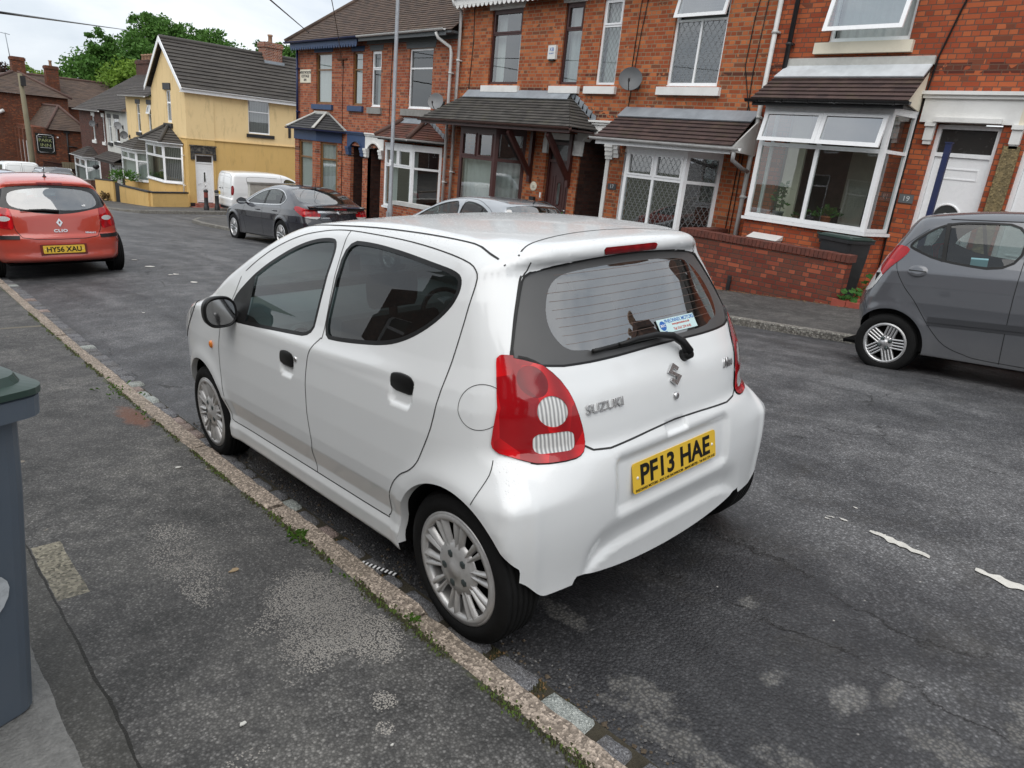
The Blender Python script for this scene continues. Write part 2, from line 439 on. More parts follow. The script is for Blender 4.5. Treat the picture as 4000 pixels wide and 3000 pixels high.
 def mesh(s, c):
  """surface nets"""
  wmax = max(p[1] for p in s.wz) + .05
  X = np.arange(-wmax - c, wmax + 1.6 * c, c); Y = np.arange(s.y0 + .02, s.y1, c); Z = np.arange(s.z0 + .02, s.z1, c)
  G = np.meshgrid(X, Y, Z, indexing='ij'); F = s.f(*[g.ravel() for g in G]).reshape(G[0].shape); ins = F < 0
  cnt = sum(ins[i:len(X) - 1 + i, j:len(Y) - 1 + j, k:len(Z) - 1 + k].astype(np.int8) for i in (0, 1) for j in (0, 1) for k in (0, 1))
  act = (cnt > 0) & (cnt < 8); ci = np.argwhere(act); idx = -np.ones(act.shape, int); idx[act] = np.arange(len(ci))
  acc = np.zeros((len(ci), 3)); num = np.zeros(len(ci))
  cor = [(i, j, k) for i in (0, 1) for j in (0, 1) for k in (0, 1)]
  for a in cor:
   for ax in range(3):
    if a[ax]: continue
    b = list(a); b[ax] = 1
    fa = F[ci[:, 0] + a[0], ci[:, 1] + a[1], ci[:, 2] + a[2]]; fb = F[ci[:, 0] + b[0], ci[:, 1] + b[1], ci[:, 2] + b[2]]
    m = (fa < 0) != (fb < 0); t = np.where(m, fa / np.where(m, fa - fb, 1), 0)
    p = np.array(a, float)[None] + np.eye(3)[ax][None] * t[:, None]
    acc += p * m[:, None]; num += m
  V = (acc / num[:, None] + ci) * c + np.array([X[0], Y[0], Z[0]])
  V = s.project(V)
  quads = []
  for ax in range(3):
   u, v = [(1, 2), (2, 0), (0, 1)][ax]
   sl0 = [slice(None)] * 3; sl1 = [slice(None)] * 3; sl0[ax] = slice(None, -1); sl1[ax] = slice(1, None)
   a = ins[tuple(sl0)]; b = ins[tuple(sl1)]; e = np.argwhere(a != b)
   ok = (e[:, u] > 0) & (e[:, v] > 0) & (e[:, u] < act.shape[u]) & (e[:, v] < act.shape[v]); e = e[ok]
   sg = a[tuple(e.T)]
   def cell(du, dv):
    q = e.copy(); q[:, u] -= du; q[:, v] -= dv; return idx[tuple(q.T)]
   q = np.stack([cell(1, 1), cell(0, 1), cell(0, 0), cell(1, 0)], 1)
   q = np.where(sg[:, None], q, q[:, ::-1]); quads.append(q)
  Q = np.concatenate(quads); Q = Q[(Q >= 0).all(1)]
  return PM(V, [tuple(q) for q in Q.tolist()])

class PM:
 """polygon soup with cutting by scalar fields"""
 def __init__(s, V, F): s.V = np.asarray(V, float); s.F = F
 def cents(s):
  return np.array([s.V[list(f)].mean(0) for f in s.F]) if len(s.F) else np.zeros((0, 3))
 def split(s, fn, mask=None):
  """-> (inside part fn<0, rest). fn(V)->values; mask(centroids)->bool limits where the cut applies"""
  val = fn(s.V); C = s.cents(); mk = mask(C) if mask is not None else np.ones(len(s.F), bool)
  V = list(map(tuple, s.V)); val = list(val); cut = {}
  ins, out = [], []
  for fi, f in enumerate(s.F):
   if not mk[fi]: out.append(f); continue
   vs = [val[i] for i in f]
   if max(vs) <= 0: ins.append(f); continue
   if min(vs) >= 0: out.append(f); continue
   a, b = [], []
   n = len(f)
   for k in range(n):
    i, j = f[k], f[(k + 1) % n]; vi, vj = val[i], val[j]
    if vi <= 0: a.append(i)
    if vi >= 0: b.append(i)
    if vi * vj < 0:
     key = (min(i, j), max(i, j))
     if key not in cut:
      t = vi / (vi - vj); p = tuple(V[i][q] + (V[j][q] - V[i][q]) * t for q in range(3)); cut[key] = len(V); V.append(p); val.append(0.)
     a.append(cut[key]); b.append(cut[key])
   if len(a) > 2: ins.append(tuple(a))
   if len(b) > 2: out.append(tuple(b))
  V = np.array(V); return PM(V, ins).clean(), PM(V, out)
 def clean(s):
  used = sorted({i for f in s.F for i in f}); mp = {i: k for k, i in enumerate(used)}
  return PM(s.V[used] if used else np.zeros((0, 3)), [tuple(mp[i] for i in f) for f in s.F])
 def build(s, name, mat, parent, hull=None, off=0., label=None, thick=0.):
  m = s.clean()
  if not len(m.F): return None
  V = m.V
  N = hull.normals(V) if hull is not None else None
  if off and N is not None: V = V + N * off
  mb = MB(); mb.add(V.tolist(), m.F, 0, True); o = mb.build(name, mat, parent, label, local=True)
  if N is not None: o.data.normals_split_custom_set_from_vertices([tuple(n) for n in N])
  return o

def ribbon(h, path3, w, mat, parent, name, off=.0008, closed=False, mb=None):
 """thin strip lying on the body along a 3-D path"""
 P = np.array(path3); N = h.normals(P); n = len(P)
 vs = []; fs = []
 for i in range(n):
  a = P[(i - 1) % n] if closed else P[max(i - 1, 0)]; b = P[(i + 1) % n] if closed else P[min(i + 1, n - 1)]
  t = b - a; t = t / (np.linalg.norm(t) + 1e-9); s = np.cross(N[i], t); s /= np.linalg.norm(s) + 1e-9
  for k in (-1, 1): vs.append(P[i] + N[i] * off + s * k * w / 2)
 m = n if closed else n - 1
 for i in range(m):
  j = (i + 1) % n; fs.append((2 * i, 2 * i + 1, 2 * j + 1, 2 * j))
 if mb is not None: mb.add(vs, fs, 0, True); return None
 M = MB(); M.add(vs, fs, 0, True); return M.build(name, mat, parent, local=True)

def resample(pts, step=.03):
 P = np.array(pts, float); out = [P[0]]
 for a, b in zip(P[:-1], P[1:]):
  L = np.linalg.norm(b - a); k = max(1, int(L / step))
  for i in range(1, k + 1): out.append(a + (b - a) * i / k)
 return np.array(out)

def make_wheel(parent, cx, cy, cz, R, wid, rr, sgn, style, mats, name='wheel', steer=0.):
 """wheel centred on its outer face; sgn=-1 outer face looks to -x"""
 w = bpy.data.objects.new(name, None); COL.objects.link(w); w.parent = parent
 w.matrix_basis = Matrix.Translation((cx, cy, cz)) @ Matrix.Rotation(steer, 4, 'Z') @ Matrix.Rotation(-math.pi / 2 if sgn < 0 else math.pi / 2, 4, 'Y')
 # local +z = outward
 prof = [(rr - .012, -wid), (rr + .01, -wid), (R - .03, -wid * .98), (R - .006, -wid + .012)]
 k = 5
 for i in range(k):      # tread with grooves
  a = -wid + .018 + (wid - .036) * i / k; b = -wid + .018 + (wid - .036) * (i + 1) / k
  prof += [(R, a + .003), (R, b - .006), (R - .008, b - .005), (R - .008, b)]
 prof += [(R - .003, -.018), (R - .012, -.006), (R - .03, .002), (rr + .035, .006), (rr + .012, .003), (rr + .002, -.004), (rr - .008, -.02)]
 M = MB(); M.lathe(prof, 64); M.build('tyre', mats['tyre'], w, local=True)
 r = MB(); r.lathe([(rr - .001, -.012), (rr + .003, -.002), (rr - .006, .001), (rr - .016, -.006), (rr - .022, -.03), (rr - .03, -wid + .02)], 56)
 d = MB(); d.lathe([(rr - .028, -wid * .42), (.02, -wid * .40)], 32); d.lathe([(.13, -.055), (.128, -.05), (.02, -.05)], 32)
 d.build('brake_disc', mats['dark'], w, local=True)
 if style[0] == 'fan':       # plastic trim with many tapering fins
  n = style[1]
  r.lathe([(rr - .004, -.004), (rr - .010, .004), (rr - .026, .003), (rr - .03, -.012)], 64)
  r.lathe([(.102, -.018), (.095, -.004), (.06, .004), (.03, .004), (.026, .009), (.0, .010)], 32)
  for i in range(n):
   a = 2 * math.pi * (i + .18 * (1 if i % 2 else -1)) / n
   for sgn2 in (1,):
    c, s2 = math.cos(a), math.sin(a); px, py = -s2, c
    rows = []
    for (q, hw, hz) in ((.085, .0065, -.002), (.13, .0095, .002), (rr - .045, .0125, .0035), (rr - .014, .016, .002)):
     rows.append([(c * q + px * hw, s2 * q + py * hw, hz - .016), (c * q + px * hw * .55, s2 * q + py * hw * .55, hz), (c * q - px * hw * .15, s2 * q - py * hw * .15, hz + .001), (c * q - px * hw, s2 * q - py * hw, hz - .020)])
    vs = [p for rw in rows for p in rw]; fs = []
    for u in range(3):
     for v in range(3): fs.append((4 * u + v, 4 * u + v + 1, 4 * u + v + 5, 4 * u + v + 4))
    r.add(vs, fs, 0, True)
  r.build('wheel_trim', mats['rim'], w, local=True)
 else:                       # cast alloy: k groups of m bars
  n, m, hw, tw = style[1], style[2], style[3], style[4]
  r.lathe([(rr - .002, -.004), (rr - .008, .004), (rr - .020, .002), (rr - .026, -.02)], 56)
  r.lathe([(.072, -.03), (.070, -.012), (.05, -.006), (.03, -.006), (.026, -.001), (0, 0)], 28)
  for i in range(n):
   a = 2 * math.pi * (i + .25) / n
   for j in range(m):
    o = (j - (m - 1) / 2) * tw
    for (q0, q1) in ((.045, rr - .015),):
     vs = []
     for q, kz, kw in ((q0, -.008, 1.0), ((q0 + q1) / 2, -.006, 1.), (q1, -.001, 1.1)):
      oo = o * (1 + (q - q0) * style[5])
      for (dx, dz) in ((-hw * kw, kz - .03), (-hw * kw * .7, kz), (hw * kw * .7, kz), (hw * kw, kz - .03)):
       x, y = q, oo + dx; vs.append((x * math.cos(a) - y * math.sin(a), x * math.sin(a) + y * math.cos(a), dz))
     fs = [(4 * u + v, 4 * u + v + 1, 4 * u + v + 5, 4 * u + v + 4) for u in range(2) for v in range(3)]
     r.add(vs, fs, 0, True)
  r.build('rim', mats['rim'], w, local=True)
 nb = style[-1]
 b = MB()
 for i in range(nb):
  a = 2 * math.pi * (i + .3) / nb; br_ = .058 if nb == 5 else .05
  M4 = Matrix.Translation((br_ * math.cos(a), br_ * math.sin(a), -.012))
  b.lathe([(.015, 0), (.0155, .016), (.012, .018), (0, .021)], 6, M4, smooth=False)
  b.lathe([(.020, .003), (.019, .012)], 16, M4)
 b.build('wheel_nuts', mats['nut'], w, local=True)
 return w

def wheel_well(parent, h, cy, cz, R, sgn, mat, bodymat, depth=.26, a0=-25, a1=205):
 pts = [(cy + R * math.cos(rad(a)), cz + R * math.sin(rad(a))) for a in np.linspace(a0, a1, 44)]
 P = h.side(pts, sgn)
 M = MB(); L = MB(); n = len(P); vs = []; ls = []
 for p in P:
  q = [p[0] - sgn * .0, p[1], p[2]]; ls.append(q); ls.append([p[0] - sgn * .03, cy + (p[1] - cy) * .985, cz + (p[2] - cz) * .985])
  vs.append([p[0] - sgn * .028, p[1], p[2]]); vs.append([p[0] - sgn * depth, cy + (p[1] - cy) * 1.02, cz + (p[2] - cz) * 1.02])
 fs = [(2 * i, 2 * i + 1, 2 * i + 3, 2 * i + 2) for i in range(n - 1)]
 L.add(ls, fs, 0, True); L.build('arch_lip', bodymat, parent, local=True)
 M.add(vs, fs, 0, True)
 xi = sgn * (abs(P[:, 0]).mean() - depth)
 M.add([(xi, p[1], p[2]) for p in P], [tuple(range(n))], 0)
 return M.build('wheel_housing', mat, parent, local=True)

def number_plate(parent, h_pts, txt, mats, name='number_plate', strip=None, w=.52, hh=.111, rearfn=None, ts=1.):
 """h_pts: centre, right, up vectors in car space"""
 c, rgt, up = [Vector(v) for v in h_pts]; M4 = frame_mat(c, rgt, up)
 pl = MB(); pts = []
 for k in range(24):
  a = 2 * math.pi * k / 24; ex = (w / 2 - .012) * (1 if math.cos(a) >= 0 else -1) + .012 * math.cos(a); ey = (hh / 2 - .012) * (1 if math.sin(a) >= 0 else -1) + .012 * math.sin(a)
  pts.append(tuple(M4 @ Vector((ex, ey, 0))))
 nrm = (M4.to_3x3() @ Vector((0, 0, 1)))
 pl.prism(pts, nrm * .004)
 o = pl.build(name, mats['plate'], parent, local=True)
 tmat = M4 @ Matrix.Translation((0, .006 if strip else 0, .0052))
 t = text_mesh(txt, 'registration', mats['black'], None, Matrix(), size=.11, ext=.0006, off=.0028)
 bb = [v.co for v in t.data.vertices]; x0 = min(v.x for v in bb); x1 = max(v.x for v in bb); y0 = min(v.y for v in bb); y1 = max(v.y for v in bb)
 t.data.transform(tmat @ Matrix.Diagonal((.435 * w / .52 / (x1 - x0), .077 * ts / (y1 - y0), 1, 1)) @ Matrix.Translation((-(x0 + x1) / 2, -(y0 + y1) / 2, 0)))
 t.parent = o
 if strip:
  t2 = text_mesh(strip, 'dealer_line', mats['black'], None, M4 @ Matrix.Translation((0, -.046, .0048)), size=.0135, ext=.0003, sx=1.0, off=.0002); t2.parent = o
 sc = MB()
 for sx in (-1, 1): sc.lathe([(.006, 0), (.005, .002), (0, .0025)], 10, M4 @ Matrix.Translation((sx * .235, 0, .004)))
 sc.build('plate_screw', mats['white'], o, local=True)
 return o
M_white = pm('white_plastic', .80, .35, var=.03)
M_black = pm('black_plastic', .009, .42, var=.2, spec=.3)
M_blackgloss = pm('black_gloss', .008, .08, var=.1)
M_rubber = pm('rubber', .010, .8, var=.3, nscale=14, bump=.15, bscale=120, spec=.18)
M_dark = pm('dark_underbody', .005, .95, spec=.1)
M_chrome = pm('chrome', .72, .28, metal=1., var=.05)
M_trimsilver = pm('silver_wheel_paint', (.58, .575, .565), .36, metal=.45, var=.12, nscale=10, dirt=.25, dirtc=(.05, .045, .04), dscale=14)
M_alloy = pm('alloy', (.50, .50, .50), .3, metal=.75, var=.1, dirt=.25, dirtc=(.06, .05, .05), dscale=12)
M_nut = pm('wheel_nut_steel', (.09, .11, .11), .4, metal=.6)
M_plate = pm('plate_yellow', (.78, .50, .045), .35, var=.06)
M_seat = pm('seat_fabric', .03, .95, bump=.2, bscale=200)
M_dash = pm('dash_grey', (.20, .23, .235), .6)
M_cabin = pm('cabin_dark', .012, .9, spec=.2)
M_amber = pm('amber_lens', (.75, .22, .03), .15, coat=.6)
M_lining = pm('headlining', (.30, .29, .26), .9)
CM = dict(tyre=M_rubber, rim=M_trimsilver, dark=M_dark, nut=M_nut, plate=M_plate, black=M_black, white=M_white)
M_glass_car = glass_mat('car_glass', (.46, .53, .52), 1.6, refl=1.)
M_glass_tint = glass_mat('car_glass_tinted', (.16, .185, .185), 1.6, refl=1.)
M_glass_rear = glass_mat('rear_glass', (.36, .42, .42), 3.1, refl=1.)
M_glass_house = glass_mat('house_glass', (.66, .72, .71), 2.7, refl=.95)
M_glass_sky = glass_mat('house_glass_bright', (.50, .58, .58), 4.0, refl=.98)

def lens_mat(name, c, deep, ribs=90., rough=.08, facet=1.):
 if name in MATS: return MATS[name]
 t = NT(name); w = t.new('TexWave'); w.inputs['Scale'].default_value = ribs; w.inputs['Distortion'].default_value = 1.5
 t.link(t.mapping(scale=(1, .2, .5)), w.inputs['Vector'])
 col = t.mix(w.outputs['Fac'], deep, c); fc = t.voronoi(16., vec=t.mapping(scale=(1, 1, .5)), out='Color'); col = t.mix(t.ramp(fc, [(.45, 0.), (.55, .85 * facet)]), col, deep); col = t.mix(t.ramp(fc, [(.05, .35), (.2, 0.)]), col, tuple(min(1, x * 1.6 + .02) for x in c))
 t.set(color=col, rough=rough, coat=.35, spec=.35, normal=t.bump(w.outputs['Fac'], .12, .004)); t.set(coat_rough=.02)
 MATS[name] = t.m; return t.m
M_red = lens_mat('red_lens', (.68, .010, .014), (.30, .005, .009), 3.)
M_reddark = lens_mat('dark_red_lens', (.26, .004, .008), (.17, .003, .006), 5.)
M_clear = lens_mat('clear_lens', (.85, .85, .83), (.30, .30, .30), 26., facet=0.)

def paint(name, c, flake=0., rough=.22, drops=False, dirt=.0, metal=0.):
 t = NT(name); n = t.noise(2.5, 4)
 col = t.mix(n, tuple(x * .965 for x in c), tuple(min(1, x * 1.02) for x in c))
 # road film low on the body
 sep = t.new('SeparateXYZ'); t.link(t.coord(), sep.inputs[0])
 low = t.new('MapRange'); t.link(sep.outputs[2], low.inputs['Value']); low.inputs['From Min'].default_value = .55; low.inputs['From Max'].default_value = .2
 col = t.mix(t.math('MULTIPLY', t.math('MULTIPLY', low.outputs[0], t.noise(6, 6, .7)), .30 + dirt), col, (.28, .27, .25))
 sp = t.ramp(t.voronoi(55.), [(0., 1.), (.085, 0.)]); gate = t.ramp(t.noise(18, 2), [(.6, 0.), (.64, 1.)])
 col = t.mix(t.math('MULTIPLY', t.math('MULTIPLY', sp, gate), .5 if drops else .25), col, (.10, .09, .08))
 k = dict(color=col, rough=rough, metal=metal, coat=.55 if drops else 1.)
 if drops:
  up = t.new('NewGeometry'); sn = t.new('SeparateXYZ'); t.link(up.outputs['Normal'], sn.inputs[0])
  d = t.ramp(t.voronoi(95.), [(0., 1.), (.30, 0.)])
  d = t.math('MULTIPLY', d, t.ramp(sn.outputs[2], [(.55, 0.), (.8, 1.)]))
  d = t.math('MULTIPLY', d, t.ramp(t.noise(4, 4), [(.38, 0.), (.5, 1.)]))
  b = t.bump(d, .5, .004); t.link(b, t.b.inputs['Coat Normal']); t.link(b, t.b.inputs['Normal'])
 t.set(**k); t.set(coat_rough=.03); return t.m
# ------------------------------------------------------------------ the white hatchback in the foreground
ALTO_M = Matrix.Rotation(rad(-1.115), 4, 'Z') @ Matrix.Rotation(rad(-5.707), 4, 'X') @ Matrix.Rotation(rad(-2.886), 4, 'Y')
def rbox(x, y, cx, cy, hx, hy, r):
 qx = np.abs(x - cx) - hx + r; qy = np.abs(y - cy) - hy + r
 return np.hypot(np.maximum(qx, 0), np.maximum(qy, 0)) + np.minimum(np.maximum(qx, qy), 0) - r

def build_alto():
 prof = [(-.30, .06), (-.335, .16), (-.345, .30), (-.362, .45), (-.366, .55), (-.362, .65), (-.352, .70), (-.334, .73), (-.327, .80), (-.312, .89), (-.285, .95), (-.26, 1.0),
   (-.20, 1.10), (-.135, 1.21), (-.088, 1.29), (-.088, 1.312), (-.108, 1.325), (-.106, 1.352), (-.085, 1.372), (.0, 1.386), (.2, 1.405), (.5, 1.424), (.8, 1.432), (1.1, 1.424), (1.4, 1.395),
   (1.65, 1.315), (1.95, 1.165), (2.2, 1.03), (2.32, .985), (2.5, .945), (2.7, .90), (2.88, .83), (3.02, .72), (3.09, .58), (3.11, .45), (3.07, .20), (2.98, .08),
   (2.4, .06), (1.6, .06), (.8, .06), (.2, .06)]
 wz = [(.05, .77), (.20, .775), (.245, .795), (.30, .797), (.335, .785), (.37, .782), (.455, .806), (.52, .809), (.62, .806), (.75, .798), (.86, .785), (.92, .768), (.96, .752),
   (1.0, .736), (1.1, .703), (1.2, .668), (1.3, .622), (1.36, .592), (1.42, .555), (1.5, .50)]
 rec = lambda z, a, b: sstep(z, a, b)
 def extra(h, v, x, y, z, yp):
  back = 1 - sstep(y, .0, .15)
  # plate recess
  d = rbox(np.abs(x) * 1., z, 0, .57, .345, .10, .03)
  v = v + .019 * sstep(-d, -.022, .024) * back
  # lower lip: scoop under a rising crease
  zl = .365 - .09 * (np.abs(x) / .50) ** 6
  tl = z - zl; sc = np.where(tl > 0, sstep(.12 - tl, 0, .12), 1 - sstep(-tl, 0, .045)) * (1 - sstep(np.abs(x), .40, .52)) * back
  v = v + .020 * sc
  v = v + .024 * sstep(np.abs(x), .40, .56) * gauss(z - 1.34, .035) * back
  # grab notch above the plate
  v = v + .012 * sstep(-rbox(x, z, 0, .705, .062, .018, .01), -.008, .01) * back
  # hard edge down the bumper corner
  v = v - .008 * gauss(np.abs(x) - .70, .03) * back * sstep(z, .18, .3) * (1 - sstep(z, .66, .73))
  # pull recesses under the door handles
  for (cy, cz, hy, hz) in ((1.185, .792, .066, .048), (.28, .864, .071, .05)):
   v = v + .014 * sstep(-rbox(y, z, cy, cz, hy, hz, .03), -.006, .016) * (np.abs(x) > .5)
  # soft ledge below the windows
  v = v - .006 * gauss(z - (.90 + .03 * sstep(y, 1., 0.)), .03) * (np.abs(x) > .5) * sstep(y, .1, .5)
  return v
 h = Hull(prof, wz, crear=0., crear4=.67, c4low=.20, ylow=.10, cfront=.36, yr=(.30, .8), yf=(2.05, .22), crown=.06, crownz=1.2,
    rz=((.2, .03), (.7, .035), (1.0, .05), (1.25, .06), (1.4, .075)), rear_lim=.45, front_lim=2.6, extra=extra,
    arches=((0., .285, .315), (2.31, .285, .335)), flare=.010)
 root = thing('hatchback_car', 'white five-door hatchback parked at the near kerb with its tailgate towards the viewer', 'car', rot=ALTO_M)
 P = paint('white_paint', (.80, .815, .815), drops=True)
 M = h.mesh(.0145)
 side = lambda C: (np.abs(C[:, 0]) > .45)
 # openings
 for cy, cr in ((0., .315), (2.31, .335)):
  _, M = M.split(lambda V: np.maximum(np.hypot(V[:, 1] - cy, V[:, 2] - .285) - cr, (.742 - np.abs(V[:, 0])) if cy < 1 else -1.), lambda C: (np.abs(C[:, 0]) > .45) & (np.abs(C[:, 1] - cy) < .4) & (C[:, 2] < .7))
 def zb(V):
  a = np.abs(V[:, 0]); b = np.where(a < .52, .235 + .055 * (a / .52) ** 2, .262 + .085 * sstep(a, .64, .755))
  return V[:, 2] - np.where(V[:, 1] < .15, b, .232)
 _, M = M.split(zb)
 fw_all = chaikin([(1.86, .935), (1.89, 1.00), (1.71, 1.125), (1.60, 1.18), (1.48, 1.235), (1.34, 1.288), (1.2, 1.325), (1.06, 1.342), (.972, 1.335), (.972, 1.22), (.985, 1.05), (.99, .952), (1.2, .938), (1.69, .912), (1.80, .91)], 2)
 rw = chaikin([(.892, .965), (.885, 1.15), (.892, 1.34), (.70, 1.34), (.48, 1.322), (.28, 1.298), (.135, 1.28), (.098, 1.255), (.10, 1.20), (.145, 1.145), (.22, 1.09), (.32, 1.04), (.44, 1.005), (.60, .985), (.76, .97)], 2)
 parts = {}
 for sg in (-1, 1):
  msk = lambda C: (C[:, 0] * sg > .42) & (C[:, 1] > .02) & (C[:, 1] < 2.0) & (C[:, 2] > .85)
  fr, M = M.split(lambda V: sdpoly(fw_all, V[:, 1], V[:, 2]), msk)
  sail, fg = fr.split(lambda V: 1.67 - V[:, 1] + (V[:, 2] - 1.) * .02)
  rg, M = M.split(lambda V: sdpoly(rw, V[:, 1], V[:, 2]), msk)
  fg.build('front_window', M_glass_car, root, h, -.006); rg.build('rear_side_window', M_glass_tint, root, h, -.006)
  sail.build('mirror_sail', M_black, root, h, .001)
  MBs = MB()
  for poly in (fw_all, rw):
   pp = h.side(resample(np.vstack([poly, poly[:1]]), .02)[:-1], sg)
   ribbon(h, pp, .017, None, None, None, .0005, True, MBs)
  MBs.build('window_seal', M_black, root, local=True)
 # rear glass
 gl = [(0, 1.318), (.25, 1.31), (.42, 1.293), (.485, 1.28), (.512, 1.25), (.575, 1.145), (.628, 1.035), (.60, 1.028), (.53, 1.0), (.33, .998), (0, 1.003)]
 gl = chaikin(gl + [(-x, z) for x, z in gl[-2:0:-1]], 1)
 rmask = lambda C: (C[:, 1] < .12) & (C[:, 2] > .6) & (C[:, 2] < 1.34)
 cl = [(0, 1.287), (.30, 1.278), (.38, 1.262), (.43, 1.225), (.47, 1.16), (.478, 1.10), (.455, 1.055), (.42, 1.038), (.36, 1.036), (.33, 1.02), (0, 1.02)]
 cl = chaikin(cl + [(-x, z) for x, z in cl[-2:0:-1]], 2)
 G, M = M.split(lambda V: sdpoly(gl, V[:, 0], V[:, 2]), rmask)
 clear, border = G.split(lambda V: sdpoly(cl, V[:, 0], V[:, 2]))
 rgo = clear.build('rear_window', M_glass_rear, root, h, -.003); border.build('window_border', pm('frit_grey', .075, .42), root, h, -.003)
 sb = MB(); pp = h.rear(resample(np.vstack([gl, gl[:1]]), .03)[:-1]); ribbon(h, pp, .008, None, None, None, .0008, True, sb); sb.build('window_seal', M_black, root, local=True)
 hw = MB()
 for z in np.linspace(1.06, 1.27, 9):
  xe = .44 if z < 1.22 else .38
  ribbon(h, h.rear([(x, z) for x in np.linspace(-xe, xe, 24)]), .0013, None, None, None, .0 - .0022, False, hw)
 hw.build('heater_lines', pm('heater_amber', (.15, .10, .08), .5), rgo, local=True)
 # windscreen and headlamps
 ws = chaikin([(0, 1.40), (.40, 1.385), (.53, 1.34), (.62, 1.12), (.66, 1.015), (0, .985), (-.66, 1.015), (-.62, 1.12), (-.53, 1.34), (-.40, 1.385)], 2)
 wsg, M = M.split(lambda V: sdpoly(ws, V[:, 0], V[:, 2]), lambda C: (C[:, 1] > 1.3) & (C[:, 2] > .93))
 wsg.build('windscreen', M_glass_car, root, h, -.003)
 for sg in (-1, 1):
  hl = chaikin([(2.36, .925), (2.60, .915), (2.85, .80), (3.0, .66), (2.9, .62), (2.66, .70), (2.5, .82)], 2)
  a, M = M.split(lambda V: sdpoly(hl, V[:, 1], V[:, 2]), lambda C: (C[:, 0] * sg > .40) & (C[:, 1] > 2.2))
  a.build('headlight', M_clear, root, h, .004)
 # tail lamps, in (u,z): u = |x| carried round the corner
 def uu(V): return np.abs(V[:, 0]) + np.maximum(0, V[:, 1] - (np.interp(V[:, 2], [.6, .73, .80, .89, .95, 1.0, 1.1, 1.21], [-.362, -.334, -.327, -.312, -.285, -.26, -.2, -.135]) + .67 * V[:, 0] ** 4) - .004) * .8
 lp = chaikin([(.650, 1.046), (.618, 1.042), (.575, 1.030), (.535, .995), (.50, .945), (.478, .865), (.462, .79), (.458, .742), (.475, .718), (.515, .708), (.62, .708), (.652, .716), (.728, .750), (.722, .80), (.705, .87), (.690, .95), (.668, 1.035)], 1)
 lmask = lambda sg: (lambda C: (C[:, 0] * sg > .3) & (C[:, 1] < .1) & (C[:, 2] > .6) & (C[:, 2] < 1.1))
 for sg in (-1, 1):
  L, M = M.split(lambda V: sdpoly(lp, uu(V), V[:, 2]), lmask(sg))
  rnd, L = L.split(lambda V: np.hypot((uu(V) - .557) / .047, (V[:, 2] - .868) / .049) - 1)
  rev, L = L.split(lambda V: rbox(uu(V), V[:, 2], .560, .768, .064, .033, .022))
  up, L = L.split(lambda V: np.hypot((uu(V) - .592) / .042, (V[:, 2] - .962) / .048) - 1)
  lo = L.build('tail_light', M_red, root, h, .006)
  up.build('brake_lens', M_reddark, lo, h, .0055)
  rnd.build('indicator_lens', M_clear, lo, h, .0045); rev.build('reverse_lens', M_clear, lo, h, .0045)
  eb = MB()
  t = np.linspace(0, 2 * math.pi, 40, endpoint=False)
  pp = h.rear(np.stack([sg * (.557 + .049 * np.cos(t)), .868 + .051 * np.sin(t)], 1)); ribbon(h, pp, .006, None, None, None, .0075, True, eb)
  eb.build('lens_rim', M_red, lo, local=True)
  e2 = MB(); q = [(sg * u, z) for u, z in lp if u < .645 and z < 1.04]; pp = h.rear(resample(q, .02)); ribbon(h, pp, .007, None, None, None, .001, False, e2); e2.build('lamp_gasket', M_black, lo, local=True)
 # high brake lamp
 bl, M = M.split(lambda V: rbox(V[:, 0], V[:, 2], .0, 1.334, .155, .0125, .012), lambda C: (C[:, 1] < .05) & (C[:, 2] > 1.3))
 bl.build('high_brake_light', M_reddark, root, h, .003)
 body = M.build('body', P, root, h)
 # shut lines
 sl = MB()
 dr = [(1.80, 1.15), (1.68, 1.215), (1.56, 1.27), (1.43, 1.315), (1.30, 1.348), (1.18, 1.366), (1.06, 1.378), (0.91, 1.382), (0.66, 1.374), (0.44, 1.362), (0.24, 1.342), (0.12, 1.322), (.055, 1.295), (.035, 1.25), (.036, 1.14), (.05, 1.01), (.066, .91), (.095, .78),
   (.135, .69), (.165, .635), (.21, .595), (.27, .56), (.325, .505), (.36, .44), (.38, .37), (.40, .342), (.45, .333), (.99, .333), (1.7, .333), (1.93, .335), (1.955, .38), (1.985, .48), (2.005, .60), (2.01, .72), (1.985, .84), (1.93, .94), (1.88, 1.03), (1.84, 1.12)]
 sp = [(.915, 1.38), (.912, 1.30), (.895, .985), (.905, .955), (.94, .925), (.975, .88), (.992, .82), (1.0, .74), (.995, .62), (.975, .52), (.975, .47), (.992, .42), (.99, .335)]
 for sg in (-1, 1):
  ribbon(h, h.side(resample(catmull(dr, 3, False), .02), sg), .0048, None, None, None, .001, False, sl)
  ribbon(h, h.side(resample(catmull(sp, 3, False), .02), sg), .0048, None, None, None, .001, False, sl)
  ribbon(h, h.side(resample(catmull([(-.155, .72), (-.165, .68), (-.15, .62), (-.135, .585)], 3, False), .02), sg), .0035, None, None, None, .001, False, sl)
  t = np.linspace(0, 2 * math.pi, 50, endpoint=False)
  if sg < 0: ribbon(h, h.side(np.stack([-.092 + .074 * np.cos(t), .882 + .072 * np.sin(t)], 1), sg), .0022, None, None, None, .001, True, sl)
  # roof channel
  ribbon(h, h.top([(sg * (.545 - .03 * max(0, (y - 1.0))), y) for y in np.linspace(-.02, 1.5, 40)]), .008, None, None, None, .0012, False, sl)
  ribbon(h, h.rear(resample([(sg * .498, 1.272), (sg * .478, 1.292), (sg * .470, 1.318)], .01)), .005, None, None, None, .001, False, sl)
  ribbon(h, h.rear(resample(catmull([(sg * .628, 1.036), (sg * .575, 1.15), (sg * .515, 1.255), (sg * .50, 1.275)], 4, False), .02)), .008, None, None, None, .001, False, sl)
